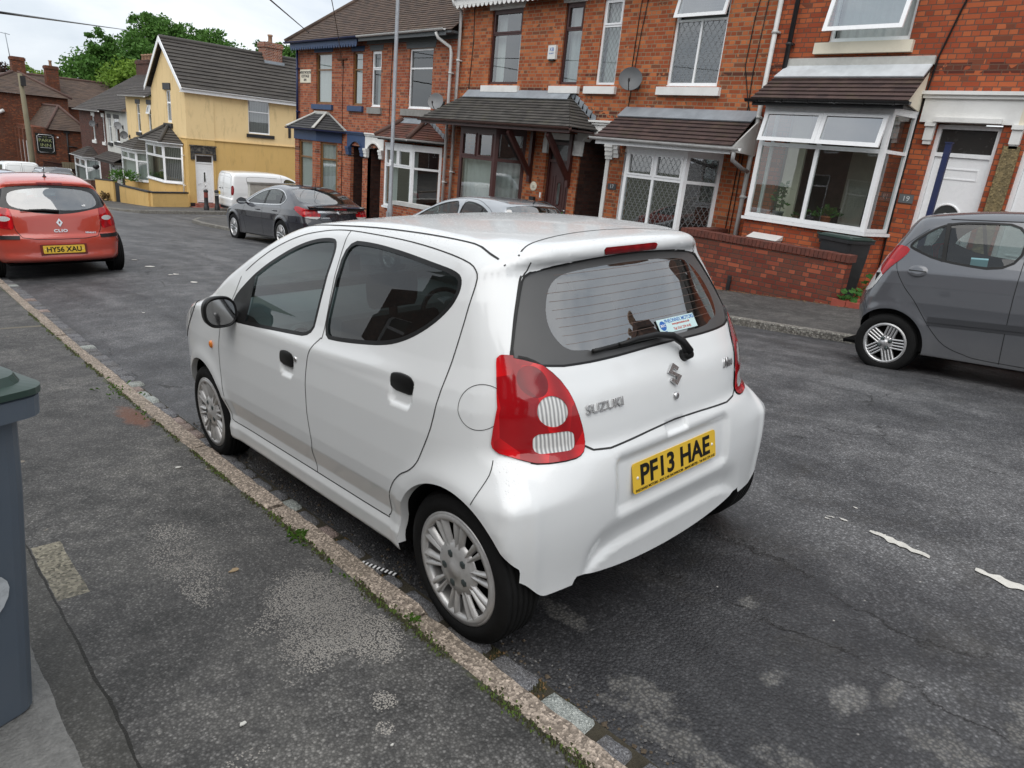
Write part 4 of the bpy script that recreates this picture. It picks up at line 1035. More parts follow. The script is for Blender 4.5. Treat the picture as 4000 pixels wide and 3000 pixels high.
# --- dark grey saloon on the far side
def build_saloon():
 P = paint('graphite_paint', (.018, .018, .024), rough=.2)
 dlo = [(2.02, .985), (1.86, 1.08), (1.65, 1.18), (1.4, 1.275), (1.1, 1.335), (.79, 1.355), (.5, 1.345), (.22, 1.29), (.02, 1.20), (-.06, 1.12), (.05, 1.045), (.12, 1.01), (1.2, .98)]
 s = dict(paint=P, cell=.026, prof=[(-1.08, .28), (-1.13, .45), (-1.12, .62), (-1.08, .76), (-1.06, .86), (-1.04, .93), (-1.10, .965), (-1.06, .99), (-.95, 1.02), (-.78, 1.07), (-.50, 1.20), (-.2, 1.325), (.1, 1.41), (.5, 1.455), (.9, 1.475), (1.3, 1.44), (1.7, 1.32), (2.1, 1.12), (2.4, 1.01), (2.9, .92), (3.35, .82), (3.6, .70), (3.69, .5), (3.66, .28), (3., .2), (1., .19), (-.6, .2)],
    wz=[(.1, .86), (.25, .905), (.45, .915), (.65, .93), (.8, .925), (.92, .90), (.98, .865), (1.1, .80), (1.25, .71), (1.36, .63), (1.45, .55)],
    hull=dict(crear=.16, crear4=.12, cfront=.32, yr=(.1, .10), yf=(2.7, .22), crown=.10, crownz=1.25, rear_lim=.3, front_lim=3., rz=((.3, .07), (.9, .07), (1.2, .10), (1.5, .14)), arches=((0, .34, .37), (2.737, .34, .37)), flare=.014),
    arch=[(0, .34, .368), (2.737, .34, .368)], zb=.22, dlo=[(dlo, None)], pillars=[(1.06, 1.34, 1.00, .97, .07), (.27, 1.30, .17, 1.0, .03)],
    rearglass=[(-.56, 1.375), (0, 1.40), (.56, 1.375), (.64, 1.28), (.72, 1.13), (.66, 1.085), (0, 1.075), (-.66, 1.085), (-.72, 1.13), (-.64, 1.28)], ymid=.9,
    windscreen=[(-.6, 1.38), (.6, 1.38), (.78, 1.05), (-.78, 1.05)], rglass=M_glass_rear,
    rearline=([.4, .6, .8, .93, 1.0], [-1.13, -1.12, -1.07, -1.04, -1.0]), lampy=-.3,
    lamps=[('tail_light', [(.44, .90), (.70, .955), (.98, 1.02), (1.10, .97), (.95, .86), (.75, .765), (.47, .745)], 'rear', .6, M_red, [('reverse_lens', lambda u, z: sdpoly([(.40, .80), (.75, .80), (.85, .77), (.6, .70), (.4, .70)], u, z), M_clear)])],
    gaps=[([(2.02, .98), (2.10, .8), (2.08, .5), (1.98, .25)], .006), ([(1.03, 1.34), (1.00, .97), (1.02, .6), (.98, .26)], .006), ([(.12, 1.0), (.0, .9), (.22, .72), (.42, .5), (.45, .26)], .006)],
    reargaps=[([(-.60, .93), (-.50, .76), (-.42, .70), (0, .69), (.42, .70), (.50, .76), (.60, .93)], .008)],
    trims=[(chaikin(dlo, 2).tolist() + [chaikin(dlo, 2).tolist()[0]], .022, M_chrome, 'window_chrome'), ([(2.1, .235), (.45, .255)], .012, M_black, 'sill_line')],
    wheel=(.335, .21, .225, .928), style=('bars', 5, 2, .026, .055, .9, 5), rimmat=pm('alloy_bright', (.6, .6, .6), .3, metal=.7), cabin=(-.6, 2.3, .84, .95), seats=((-.4, 1.1), (.4, 1.1), (-.4, .15), (.4, .15)))
 root, h = simple_car('saloon_car', 'dark grey saloon with chrome window trim parked across the street, facing away', car_pose(6.13, 13.87, rad(-.4)), s)
 bar = MB(); ribbon(h, h.rear([(x, .905) for x in np.linspace(-.50, .50, 20)]), .045, None, None, None, .010, False, bar); bar.build('chrome_bar', M_chrome, root, local=True)
 sp = MB(); pts = [(x, -1.13 + .14 * x * x, 1.005) for x in np.linspace(-.72, .72, 15)]
 sp.add([p for q in pts for p in (q, (q[0], q[1] + .14, q[2] + .02), (q[0], q[1] + .03, q[2] - .028))], [(3 * i + a, 3 * i + b, 3 * i + 3 + b, 3 * i + 3 + a) for i in range(14) for a, b in ((0, 1), (2, 0), (1, 2))], 0, False); sp.build('boot_spoiler', P, root, local=True)
 hb = MB(); hb.box(-.15, .15, -1.135, -1.12, .958, .982); hb.build('high_brake_light', M_reddark, root, local=True)
 F = on_rear(h, 0, .90, .012); MB().lathe([(.058, 0), (.058, .01), (.050, .014), (0, .014)], 28, F).build('emblem', M_chrome, root, local=True)
 put_text('V', 'emblem_mark', M_black, root, F @ Matrix.Translation((0, 0, .015)), .075, ext=.001)
 put_text('INSIGNIA', 'model_lettering', M_chrome, root, on_rear(h, -.34, .775, .004), .038, ext=.002, off=.001, sx=1.3)
 ae = MB(); p = h.top([(0, .05)])[0]; ae.lathe([(.035, 0), (.015, .02), (.01, .03)], 12, Matrix.Translation(p)); ae.tube([p, p + np.array([0, -.12, .33])], .005, 6); ae.build('aerial', M_black, root, local=True)
 for sg in (-1, 1):
  mirror_part(root, sg, 1.01, 1.98, 1.02, P, .12, .085)
  for y, z in ((.32, .865), (1.24, .85)): handle_part(root, h, y, z, sg, P)
 return root

# --- silver hatchback right behind the white roof
def build_silver():
 P = paint('silver_paint', (.40, .42, .44), rough=.25, metal=.5)
 s = dict(paint=P, cell=.026, prof=[(-.78, .28), (-.82, .5), (-.80, .68), (-.76, .8), (-.74, .92), (-.58, 1.04), (-.35, 1.24), (-.22, 1.36), (-.05, 1.41), (.3, 1.45), (.7, 1.465), (1.1, 1.45), (1.5, 1.37), (2.0, 1.13), (2.4, .97), (3., .86), (3.3, .68), (3.38, .45), (3.3, .26), (2.6, .2), (.5, .19)],
    wz=[(.1, .80), (.3, .85), (.6, .868), (.8, .86), (.92, .83), (1.05, .76), (1.2, .69), (1.34, .61), (1.42, .54), (1.5, .45)],
    hull=dict(crear=.14, crear4=.35, cfront=.32, yr=(.4, .18), yf=(2.5, .22), crown=.09, crownz=1.2, rear_lim=.6, front_lim=2.9, rz=((.3, .06), (.9, .07), (1.3, .09), (1.5, .12)), arches=((0, .32, .35), (2.61, .32, .35)), flare=.012),
    arch=[(0, .32, .35), (2.61, .32, .35)], zb=.22,
    dlo=[([(2.12, .96), (1.8, 1.14), (1.5, 1.27), (1.2, 1.35), (.93, 1.375), (.86, .95)], None), ([(.79, .95), (.87, 1.375), (.6, 1.365), (.35, 1.31), (.12, 1.20), (.0, 1.05), (-.02, .96)], None)], pillars=[(.36, 1.30, .28, .95, .03)],
    rearglass=[(-.55, 1.345), (0, 1.365), (.55, 1.345), (.60, 1.28), (.68, 1.05), (.5, .99), (0, .97), (-.5, .99), (-.68, 1.05), (-.60, 1.28)],
    windscreen=[(-.6, 1.37), (.6, 1.37), (.74, 1.02), (-.74, 1.02)],
    gaps=[([(.83, 1.40), (.82, .95), (.86, .6), (.84, .25)], .006), ([(2.2, .98), (1.85, 1.17), (1.5, 1.31), (1.2, 1.39), (.8, 1.415), (.5, 1.395), (.2, 1.30), (.0, 1.16), (-.08, 1.0), (-.05, .9)], .007)],
    wheel=(.315, .195, .20, .865), style=('bars', 5, 2, .022, .05, .8, 5), cabin=(-.4, 2.2, .78, .90), seats=((-.38, .95), (.38, .95), (-.38, .1), (.38, .1)))
 root, h = simple_car('hatchback_car', 'silver hatchback parked across the street, its roof showing over the white car', car_pose(5.75, 6.35, 0), s)
 ae = MB(); p = h.top([(0, -.12)])[0]; ae.tube([p, p + np.array([0, -.04, .04])], .01, 6); ae.build('aerial', M_black, root, local=True)
 bl = MB(); ribbon(h, h.rear([(x, .80) for x in np.linspace(.5, .74, 8)]), .2, None, None, None, .004, False, bl); ribbon(h, h.rear([(-x, .80) for x in np.linspace(.5, .74, 8)]), .2, None, None, None, .004, False, bl); bl.build('tail_light', M_red, root, local=True)
 for sg in (-1, 1): mirror_part(root, sg, .95, 1.95, 1.0, P)
 return root

# --- grey city car facing up the street on the right
def build_grey():
 P = paint('slate_paint', (.115, .120, .132), rough=.2, metal=.2)
 s = dict(paint=P, cell=.0165, prof=[(-.34, .24), (-.40, .34), (-.44, .48), (-.455, .60), (-.44, .70), (-.40, .80), (-.36, .90), (-.30, 1.02), (-.22, 1.16), (-.13, 1.32), (-.07, 1.42), (.0, 1.475), (.2, 1.505), (.6, 1.535), (1.1, 1.53), (1.5, 1.46), (1.9, 1.25), (2.3, 1.04), (2.7, .93), (2.95, .80), (3.08, .6), (3.08, .4), (3., .24), (2., .2), (.5, .19)],
    wz=[(.1, .73), (.22, .775), (.35, .785), (.5, .795), (.7, .798), (.85, .79), (.97, .765), (1.05, .735), (1.15, .695), (1.25, .66), (1.38, .60), (1.45, .56), (1.52, .49)],
    hull=dict(crear=.22, crear4=.25, cfront=.35, yr=(.25, .35), yf=(2.1, .25), crown=.07, crownz=1.25, rear_lim=.5, front_lim=2.6, rz=((.3, .05), (.9, .07), (1.3, .09), (1.5, .12)), arches=((0, .28, .325), (2.38, .28, .325)), flare=.014),
    arch=[(0, .285, .328), (2.38, .285, .328)], zb=.225,
    dlo=[([(.03, 1.20), (.085, 1.165), (.33, 1.075), (.90, 1.03), (.92, 1.42), (.5, 1.425), (.30, 1.405), (.16, 1.33)], None), ([(.98, 1.025), (1.0, 1.42), (1.4, 1.40), (1.75, 1.25), (2.05, 1.03), (1.6, 1.0)], None)], pillars=[(.345, 1.075, .30, 1.41, .035)],
    rearglass=[(-.5, 1.40), (.5, 1.40), (.58, 1.15), (.5, 1.05), (-.5, 1.05), (-.58, 1.15)], windscreen=[(-.55, 1.43), (.55, 1.43), (.66, 1.08), (-.66, 1.08)],
    rearline=([.48, .6, .7, .8, .9, 1.02, 1.16, 1.32], [-.44, -.455, -.44, -.40, -.36, -.30, -.22, -.13]), lampy=.2,
    lamps=[('tail_light', [(.52, 1.14), (.62, 1.20), (.76, 1.18), (.79, 1.10), (.76, .96), (.745, .80), (.70, .745), (.60, .74), (.55, .85)], 'rear', .6, M_red, [('reverse_lens', lambda u, z: np.maximum(z - .945 + (u - .7) * .6, -u + .60), M_clear)])],
    gaps=[([(.16, 1.35), (.02, 1.22), (-.04, 1.12), (-.035, 1.05), (.0, .95), (.09, .82), (.19, .71), (.29, .57), (.39, .44), (.50, .34), (.66, .285), (.86, .26), (1.8, .25)], .0055), ([(.94, 1.44), (.935, 1.0), (.93, .6), (.93, .25)], .0055), ([(-.30, .735), (-.26, .66), (-.22, .585)], .005)],
    wheel=(.278, .165, .192, .785), style=('bars', 5, 4, .0095, .026, .9, 4), rimmat=pm('alloy_bright', (.6, .6, .6), .3, metal=.7), cabin=(-.2, 2.1, .70, .93), seats=((-.36, 1.0), (.36, 1.0), (-.34, .15), (.34, .15)))
 root, h = simple_car('hatchback_car', 'slate grey small hatchback at the right edge, parked nose to the right', car_pose(5.69, .565, math.pi), s)
 for sg in (-1, 1):
  F = on_side(h, .165, .985, sg, -.004); hd = MB(); n = 28
  hd.add([tuple(F @ Vector((.085 * k * math.cos(a) * (1.0), .056 * k * math.sin(a) - .006, z))) for k, z in ((1., .003), (.93, .010), (.5, .012), (.01, .012)) for a in np.linspace(0, 2 * math.pi, n, endpoint=False)], [(i * n + k, i * n + (k + 1) % n, (i + 1) * n + (k + 1) % n, (i + 1) * n + k) for i in range(3) for k in range(n)], 0, True)
  ho = hd.build('door_handle', P, root, local=True)
  sl = MB(); sl.prism([tuple(F @ Vector(p)) for p in ((-.074, -.002, .012), (.074, -.008, .012), (.074, -.016, .012), (-.074, -.012, .012))], F.to_3x3() @ Vector((0, 0, .002))); sl.build('handle_gap', M_black, ho, local=True)
  cs = MB(); L = [(y, .548 + .028 * y) for y in np.linspace(.33, 1.9, 24)]
  for off, w in ((.0, .05), (-.035, .034)): ribbon(h, h.side([(y, z + off) for y, z in L], sg), w, None, None, None, .010 if off == 0 else .005, False, cs)
  cs.build('rubbing_strip', pm('strip_slate', (.045, .047, .052), .45) if off else P, root, local=True)
  fm = MB(); ribbon(h, h.side([( .31 + (y - .31) * 1., 1.445) for y in np.linspace(.3, 1.5, 12)], sg), .01, None, None, None, .002, False, fm); fm.build('roof_seam', M_black, root, local=True)
  mirror_part(root, sg, .87, 1.85, 1.05, P)
 st = MB(); p = h.side([(.62, 1.09)], 1)[0]; st.box(.70, .704, .55, .68, 1.06, 1.13); st.build('window_sticker', pm('pale_blue_card', (.35, .62, .68), .5), root, local=True)
 return root

# --- white van nosed into the side street
def van_hull(L=4.75, H=1.80):
 prof = [(-.72, .25), (-.75, .45), (-.75, .62), (-.70, .66), (-.69, .9), (-.67, 1.3), (-.62, 1.62), (-.55, 1.74), (-.40, 1.79), (.5, 1.82), (1.5, 1.81), (2.0, 1.74), (2.4, 1.56), (2.8, 1.27), (3.05, 1.13), (3.5, 1.02), (3.72, .85), (3.78, .55), (3.72, .25), (3., .22), (1., .2), (-.4, .22)]
 wz = [(.1, .85), (.3, .90), (.6, .92), (.9, .92), (1.1, .90), (1.4, .85), (1.62, .80), (1.75, .74), (1.85, .6)]
 return prof, wz
def build_van(name, label, pose, windows=False, cell=.04, group=None, plate=True):
 P = paint('van_white', (.78, .79, .79), rough=.3) if 'vanp' not in MATS else MATS['vanp']; MATS['vanp'] = P
 prof, wz = van_hull()
 dlo = [([(2.75, 1.17), (2.45, 1.42), (2.2, 1.55), (1.85, 1.58), (1.80, 1.14)], None)]
 if windows: dlo += [([(1.62, 1.14), (1.62, 1.58), (.72, 1.60), (.72, 1.14)], None), ([(.58, 1.14), (.58, 1.60), (-.35, 1.58), (-.45, 1.14)], None)]
 s = dict(cat='van', paint=P, cell=cell, prof=prof, wz=wz, hull=dict(crear=.04, crear4=.06, cfront=.3, yr=(-.2, .5), yf=(2.6, .2), crown=.05, crownz=1.5, rear_lim=.5, front_lim=3.2, rz=((.3, .06), (1., .07), (1.6, .12), (1.85, .14)), arches=((0, .33, .36), (2.78, .33, .36)), flare=.012),
    arch=[(0, .33, .36), (2.78, .33, .36)], zb=.26, dlo=dlo, windscreen=[(-.66, 1.68), (.66, 1.68), (.80, 1.2), (-.80, 1.2)], ymid=1.8,
    rearline=([.4, .62, .66, .9, 1.3, 1.62], [-.75, -.75, -.70, -.69, -.67, -.62]),
    lamps=[('tail_light', [(.76, .78), (.76, 1.22), (.92, 1.20), (.93, .80)], 'rear', .6, M_reddark, [])],
    gaps=[([(1.72, 1.72), (1.70, 1.2), (1.68, .6), (1.70, .3)], .01), ([(2.9, 1.2), (2.75, .9), (2.5, .6)], .01)] + ([] if windows else [([(1.5, 1.6), (.2, 1.62), (.05, 1.45), (.12, 1.2), (.35, 1.06), (1.5, 1.04)], .012)]),
    reargaps=[([(0, 1.70), (0, .70)], .012), ([(-.72, 1.6), (-.76, 1.2), (-.76, .68), (.76, .68), (.76, 1.2), (.72, 1.6), (.5, 1.70), (-.5, 1.70), (-.72, 1.6)], .010), ([(-.66, 1.55), (-.70, 1.08), (-.08, 1.08), (-.08, 1.58), (-.66, 1.55)], .006), ([(.66, 1.55), (.70, 1.08), (.08, 1.08), (.08, 1.58), (.66, 1.55)], .006)],
    wheel=(.32, .2, .2, .90), style=('bars', 5, 1, .05, .05, .8, 5), cabin=(-.5, 2.9, .82, .6), seats=((-.42, 1.6), (.42, 1.6)))
 root, h = simple_car(name, label, pose, s, group)
 if plate: number_plate(root, ((-.36, -.71, .80), (1, 0, 0), (0, .05, 1)), 'YT67 ZKE', CM) if False else None
 if plate:
  pl = MB(); pl.box(-.62, -.36, -.712, -.700, .72, .86); pl.build('number_plate', M_plate, root, local=True)
  t = MB(); t.box(-.10, -.06, -.72, -.69, 1.0, 1.04); t.box(-.42, -.30, -.72, -.69, 1.0, 1.03); t.build('door_handle', M_black, root, local=True)
 for sg in (-1, 1): mirror_part(root, sg, 1.02, 2.55, 1.2, P, .10, .12)
 return root
# ------------------------------------------------------------------ the lie of the land
_ZY = [-40, -15, -4, 0, 2.5, 5, 10.5, 23, 40, 60, 120, 400]; _ZZ = [2.6, 1.2, .34, 0, -.235, -.44, -.80, -1.70, -2.92, -4.3, -6.6, -9.]
def zc(y):
 y = np.asarray(y, float)
 return (np.interp(y - .8, _ZY, _ZZ) + np.interp(y, _ZY, _ZZ) * 2 + np.interp(y + .8, _ZY, _ZZ)) / 4
def kx(y): return -.83 + .0155 * np.minimum(y, 14)            # near kerb face
def cross(x, y):
 x = np.asarray(x, float)
 return .09 - .145 * ((np.clip(x, -1, 6.9) - 2.9) / 3.8) ** 2
def ground_z(x, y, kind='road'):
 if kind == 'road': return zc(y) + cross(x, y)
 if kind == 'near': return zc(y) + .045 + .02 * np.maximum(0, -x - .95)
 return zc(y) + .055

def sheet(name, ys, x0f, x1f, nx, zf, mat, off=0.):
 ys = np.asarray(ys, float); vs = []; fs = []
 for y in ys:
  a, b = x0f(y), x1f(y)
  for k in range(nx + 1):
   x = a + (b - a) * (k / nx); vs.append((x, y, float(zf(x, y)) + off))
 n = nx + 1
 for i in range(len(ys) - 1):
  for k in range(nx): fs.append((i * n + k, i * n + k + 1, (i + 1) * n + k + 1, (i + 1) * n + k))
 m = MB(); m.add(vs, fs, 0, True); o = m.build(name, mat); tag(o, kind='structure'); return o

def asphalt():
 t = NT('asphalt')
 fine = t.noise(160, 3, .7); ag = t.voronoi(95.)
 stretch = t.mapping(scale=(1.6, .35, 1)); big = t.noise(.9, 7, .6, vec=stretch, dist=.6); mid = t.noise(3.2, 6, .65)
 f = t.math('ADD', t.math('MULTIPLY', big, .55), t.math('MULTIPLY', mid, .45))
 col = t.ramp(f, [(.38, (.038, .038, .041)), (.50, (.076, .076, .079)), (.61, (.138, .137, .139))])
 # chippings: each stone its own tone
 stone = t.ramp(t.voronoi(95., out='Color'), [(.12, .42), (.6, 1.0), (.95, 2.3)])
 near = t.ramp(ag, [(.0, 1.), (.62, .28)])
 col = t.mix(.75, col, t.mix(1., stone, near, 'MULTIPLY'), 'MULTIPLY'); col = t.mix(1., col, (1.55, 1.55, 1.55), 'MULTIPLY')
 # damp dark patch behind the white car, drier worn spots
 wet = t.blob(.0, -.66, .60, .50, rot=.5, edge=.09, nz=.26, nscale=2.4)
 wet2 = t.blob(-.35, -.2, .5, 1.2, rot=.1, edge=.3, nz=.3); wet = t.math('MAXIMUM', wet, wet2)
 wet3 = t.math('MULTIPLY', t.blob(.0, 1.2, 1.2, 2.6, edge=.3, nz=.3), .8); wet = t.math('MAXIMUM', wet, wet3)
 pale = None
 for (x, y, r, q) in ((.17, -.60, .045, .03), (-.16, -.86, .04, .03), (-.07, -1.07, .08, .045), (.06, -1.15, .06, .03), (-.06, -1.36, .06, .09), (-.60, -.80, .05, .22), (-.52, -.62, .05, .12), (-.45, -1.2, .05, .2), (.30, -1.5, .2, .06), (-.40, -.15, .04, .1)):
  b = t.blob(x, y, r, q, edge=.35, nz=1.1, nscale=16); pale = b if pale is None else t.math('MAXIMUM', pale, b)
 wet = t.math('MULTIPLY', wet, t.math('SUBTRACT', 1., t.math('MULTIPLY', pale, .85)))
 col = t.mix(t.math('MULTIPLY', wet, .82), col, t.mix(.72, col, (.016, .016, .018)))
 col = t.mix(t.math('MULTIPLY', t.math('MULTIPLY', pale, t.ramp(ag, [(.3, 1.), (.6, .25)])), .55), col, (.20, .19, .17))
 # brown algae fringe
 col = t.mix(t.math('MULTIPLY', t.ramp(t.noise(2.1, 6, .7), [(.55, 0.), (.75, .5)]), .35), col, (.075, .062, .035))
 # long cracks and patch joints
 cr = t.voronoi(.45, vec=t.mapping(scale=(1.3, .5, 0)), feature='DISTANCE_TO_EDGE'); wob = t.noise(2.5, 8, .75)
 cv = t.new('TexVoronoi'); cv.feature = 'DISTANCE_TO_EDGE'; cv.inputs['Scale'].default_value = .55
 va = t.new('VectorMath'); va.operation = 'ADD'; vs = t.new('VectorMath'); vs.operation = 'SCALE'; vs.inputs['Scale'].default_value = .5
 t.link(t.noise(1.3, 8, .7, out='Color'), vs.inputs[0]); t.link(t.mapping(scale=(1.2, .45, 0)), va.inputs[0]); t.link(vs.outputs[0], va.inputs[1]); t.link(va.outputs[0], cv.inputs['Vector'])
 crack = t.math('MULTIPLY', t.ramp(cv.outputs['Distance'], [(0., 1.), (.0055, 0.)]), t.ramp(wob, [(.50, 0.), (.56, 1.)]))
 col = t.mix(t.math('MULTIPLY', crack, .85), col, (.012, .012, .012))
 # white crumbs
 sp = t.math('MULTIPLY', t.ramp(t.voronoi(9.), [(0., 1.), (.045, 0.)], 'CONSTANT') if False else t.ramp(t.voronoi(9.), [(0.03, 1.), (.045, 0.)]), t.ramp(t.noise(6, 2), [(.56, 0.), (.60, 1.)]))
 col = t.mix(sp, col, (.42, .40, .37))
 h = t.math('ADD', t.math('MULTIPLY', t.math('SUBTRACT', 1., ag), .8), t.math('MULTIPLY', fine, .5)); h = t.math('SUBTRACT', h, t.math('MULTIPLY', crack, 2.))
 t.set(color=col, rough=t.mix(wet, (.60, .60, .60), (.42, .42, .42)), spec=.42, normal=t.bump(h, .65, .006)); return t.m

def tarmac_path(name='tarmac_path', near=True):
 t = NT(name)
 ag = t.voronoi(115.); f = t.math('ADD', t.math('MULTIPLY', t.noise(1.6, 7, .65), .6), t.math('MULTIPLY', t.noise(9, 4), .4))
 col = t.ramp(f, [(.36, (.050, .049, .047)), (.5, (.092, .089, .085)), (.63, (.155, .149, .138))])
 stone = t.ramp(t.voronoi(115., out='Color'), [(.12, .45), (.6, 1.05), (.93, 2.3)])
 col = t.mix(.8, col, t.mix(1., stone, t.ramp(ag, [(0., 1.), (.6, .35)]), 'MULTIPLY'), 'MULTIPLY'); col = t.mix(1., col, (1.5, 1.5, 1.5), 'MULTIPLY')
 if near:
  sep = t.new('SeparateXYZ'); t.link(t.coord(), sep.inputs[0]); X, Y = sep.outputs[0], sep.outputs[1]
  # exposed pale chippings where the binder has worn off
  g = None
  for (x, y, rx, ry, r, w) in ((-1.10, .45, .17, .22, 0, 1.), (-1.07, .14, .11, .20, 0, 1.), (-1.20, .22, .17, .15, .3, .9), (-1.30, .40, .12, .07, 0, .55), (-1.38, .98, .12, .30, .1, .62), (-1.42, .75, .05, .12, 0, .7), (-1.32, 1.28, .10, .14, 0, .6), (-1.15, 1.2, .07, .12, 0, .35), (-1.36, .10, .06, .06, 0, .4),
         (-1.21, -.16, .035, .045, 0, .8), (-1.27, -.26, .03, .03, 0, .8), (-1.60, -.12, .07, .035, 0, .5), (-1.35, 1.3, .12, .1, 0, .3), (-1.2, 2.3, .2, .5, 0, .22), (-1.05, 6.3, .2, .3, 0, .4), (-1.4, .68, .05, .05, 0, .45)):
   b = t.math('MULTIPLY', t.blob(x, y, rx, ry, rot=r, edge=.5, nz=.5, nscale=9), w); g = b if g is None else t.math('MAXIMUM', g, b)
  sel = t.math('GREATER_THAN', t.math('ADD', t.math('MULTIPLY', g, .62), t.math('MULTIPLY', t.voronoi(185., out='Color'), .52)), .66)
  sel = t.math('MULTIPLY', sel, t.ramp(t.voronoi(185.), [(.48, 1.), (.58, 0.)])); sel = t.math('MULTIPLY', sel, t.math('GREATER_THAN', g, .12))
  col = t.mix(t.math('MULTIPLY', sel, .85), col, (.36, .335, .30))
  # trench reinstatement joint at x=-1.81 and its gravelly infill patch
  wx = t.math('ADD', X, t.math('MULTIPLY', t.math('SUBTRACT', t.noise(5, 4), .5), .03))
  jl = t.math('LESS_THAN', t.math('ABSOLUTE', t.math('ADD', wx, 1.812)), t.math('MULTIPLY', t.noise(7, 5, .8), .0085)); jl = t.math('MULTIPLY', jl, t.math('LESS_THAN', Y, 1.9))
  inp = t.math('MULTIPLY', t.math('MULTIPLY', t.math('GREATER_THAN', wx, -1.805), t.math('LESS_THAN', wx, -1.70)), t.math('MULTIPLY', t.math('GREATER_THAN', Y, 1.0), t.math('LESS_THAN', Y, 1.5)))
  col = t.mix(t.math('MULTIPLY', inp, .75), col, t.ramp(t.voronoi(95., out='Color'), [(.1, (.07, .063, .042)), (.9, (.42, .38, .28))]))
  strip = t.math('LESS_THAN', wx, -1.815); col = t.mix(t.math('MULTIPLY', strip, .35), col, (.062, .06, .048))
  conc = t.math('MULTIPLY', t.math('LESS_THAN', wx, -1.925), t.math('LESS_THAN', Y, .78)); col = t.mix(t.math('MULTIPLY', conc, .8), col, t.ramp(t.noise(40, 4, .7), [(.3, (.17, .168, .16)), (.7, (.30, .295, .28))]))
  col = t.mix(jl, col, (.018, .017, .014))
  # cross joint
  wy = t.math('ADD', Y, t.math('MULTIPLY', t.math('SUBTRACT', t.noise(4, 4), .5), .05)); cj = t.math('LESS_THAN', t.math('ABSOLUTE', t.math('SUBTRACT', wy, 6.6)), .035)
  col = t.mix(t.math('MULTIPLY', cj, .7), col, (.20, .175, .12))
  # moss creeping from the kerb joint
  ed = t.ramp(t.math('ADD', t.math('SUBTRACT', t.math('ADD', X, 1.0), t.math('MULTIPLY', Y, .0155)), t.math('MULTIPLY', t.math('SUBTRACT', t.noise(11, 6, .7), .5), .22)), [(.045, 0.), (.085, 1.)])
  col = t.mix(t.math('MULTIPLY', ed, .75), col, t.ramp(t.noise(60, 3), [(.35, (.025, .024, .012)), (.7, (.085, .10, .022))]))
  gum = t.math('MULTIPLY', t.ramp(t.voronoi(3.3), [(.055, 1.), (.07, 0.)]), t.ramp(t.noise(4, 2), [(.5, 0.), (.52, 1.)])); col = t.mix(t.math('MULTIPLY', gum, .6), col, (.30, .26, .20))
  or_ = t.blob(-.97, 3.12, .07, .22, edge=.4, nz=.6, nscale=12); col = t.mix(t.math('MULTIPLY', or_, .5), col, (.22, .07, .025))
 col = t.mix(t.math('MULTIPLY', t.ramp(t.noise(.8, 5, .6), [(.45, 0.), (.62, 1.)]), .35), col, (.045, .043, .043))
 t.set(color=col, rough=.72, spec=.35, normal=t.bump(t.math('ADD', t.math('SUBTRACT', 1., ag), t.math('MULTIPLY', t.noise(220, 2), .4)), .6, .005)); return t.m

def granite(name, c1, c2, sc=90.):
 t = NT(name); v = t.voronoi(sc, out='Color')
 col = t.ramp(v, [(.1, tuple(x * .6 for x in c2)), (.45, c2), (.75, c1), (.95, tuple(min(1, x * 1.45) for x in c1))]); col = t.mix(t.math('MULTIPLY', t.ramp(t.noise(3, 6, .7), [(.45, 0.), (.7, 1.)]), .5), col, (.09, .075, .05))
 t.set(color=col, rough=.75, spec=.3, normal=t.bump(t.math('ADD', t.voronoi(sc), t.noise(30, 4)), .7, .008)); return t.m

M_asphalt = asphalt(); M_path = tarmac_path(); M_path2 = tarmac_path('tarmac_path_far', False)
M_kerb = granite('kerb_granite', (.46, .38, .31), (.25, .205, .165), 120.)
M_kerbfar = granite('kerb_far_stone', (.27, .26, .23), (.16, .15, .135), 60.)
M_sett = granite('sett_stone', (.23, .23, .24), (.14, .14, .148), 200.)
M_settpale = granite('sett_pale', (.46, .48, .45), (.33, .355, .335), 200.)
M_settred = granite('sett_pink', (.40, .31, .27), (.27, .21, .19), 200.)
M_moss = pm('moss', (.05, .048, .02), .95, var=.5, nscale=25, bump=.6, bscale=90)
M_mossgreen = pm('moss_green', (.085, .13, .022), .9, var=.4, nscale=30)

ys_r = np.concatenate([np.arange(-30, -3, 1.5), np.arange(-3, 14, .25), np.arange(14, 60, 1.), np.arange(60, 141, 5.)])
sheet('road', ys_r, lambda y: -1.0, lambda y: 60., 1, lambda x, y: 0, M_asphalt) if False else None
def road_x(y):
 return np.concatenate([np.linspace(-1.0, 6.9, 26), [9, 14, 22, 40, 70]])
vs = []; fs = []
for y in ys_r:
 for x in road_x(y): vs.append((x, y, float(zc(y) + cross(x, y)) - (0 if x < 7 else .0)))
n = len(road_x(0))
for i in range(len(ys_r) - 1):
 for k in range(n - 1): fs.append((i * n + k, i * n + k + 1, (i + 1) * n + k + 1, (i + 1) * n + k))
m = MB(); m.add(vs, fs, 0, True); road = m.build('road', M_asphalt); tag(road, kind='structure')
# land round about, well below the paved sheets, out to the horizon
g = MB(); yy = [-400, -40, -15, 0, 23, 60, 120, 260, 900]; xx = [-900, -60, -8, 30, 60, 900]
g.add([(x, y, float(np.interp(y, _ZY, _ZZ)) - .6) for y in yy for x in xx], [(i * 6 + k, i * 6 + k + 1, (i + 1) * 6 + k + 1, (i + 1) * 6 + k) for i in range(len(yy) - 1) for k in range(5)], 0, True)
tag(g.build('ground', pm('scrub_ground', (.08, .085, .05), .95, var=.4, nscale=.3)), kind='structure')

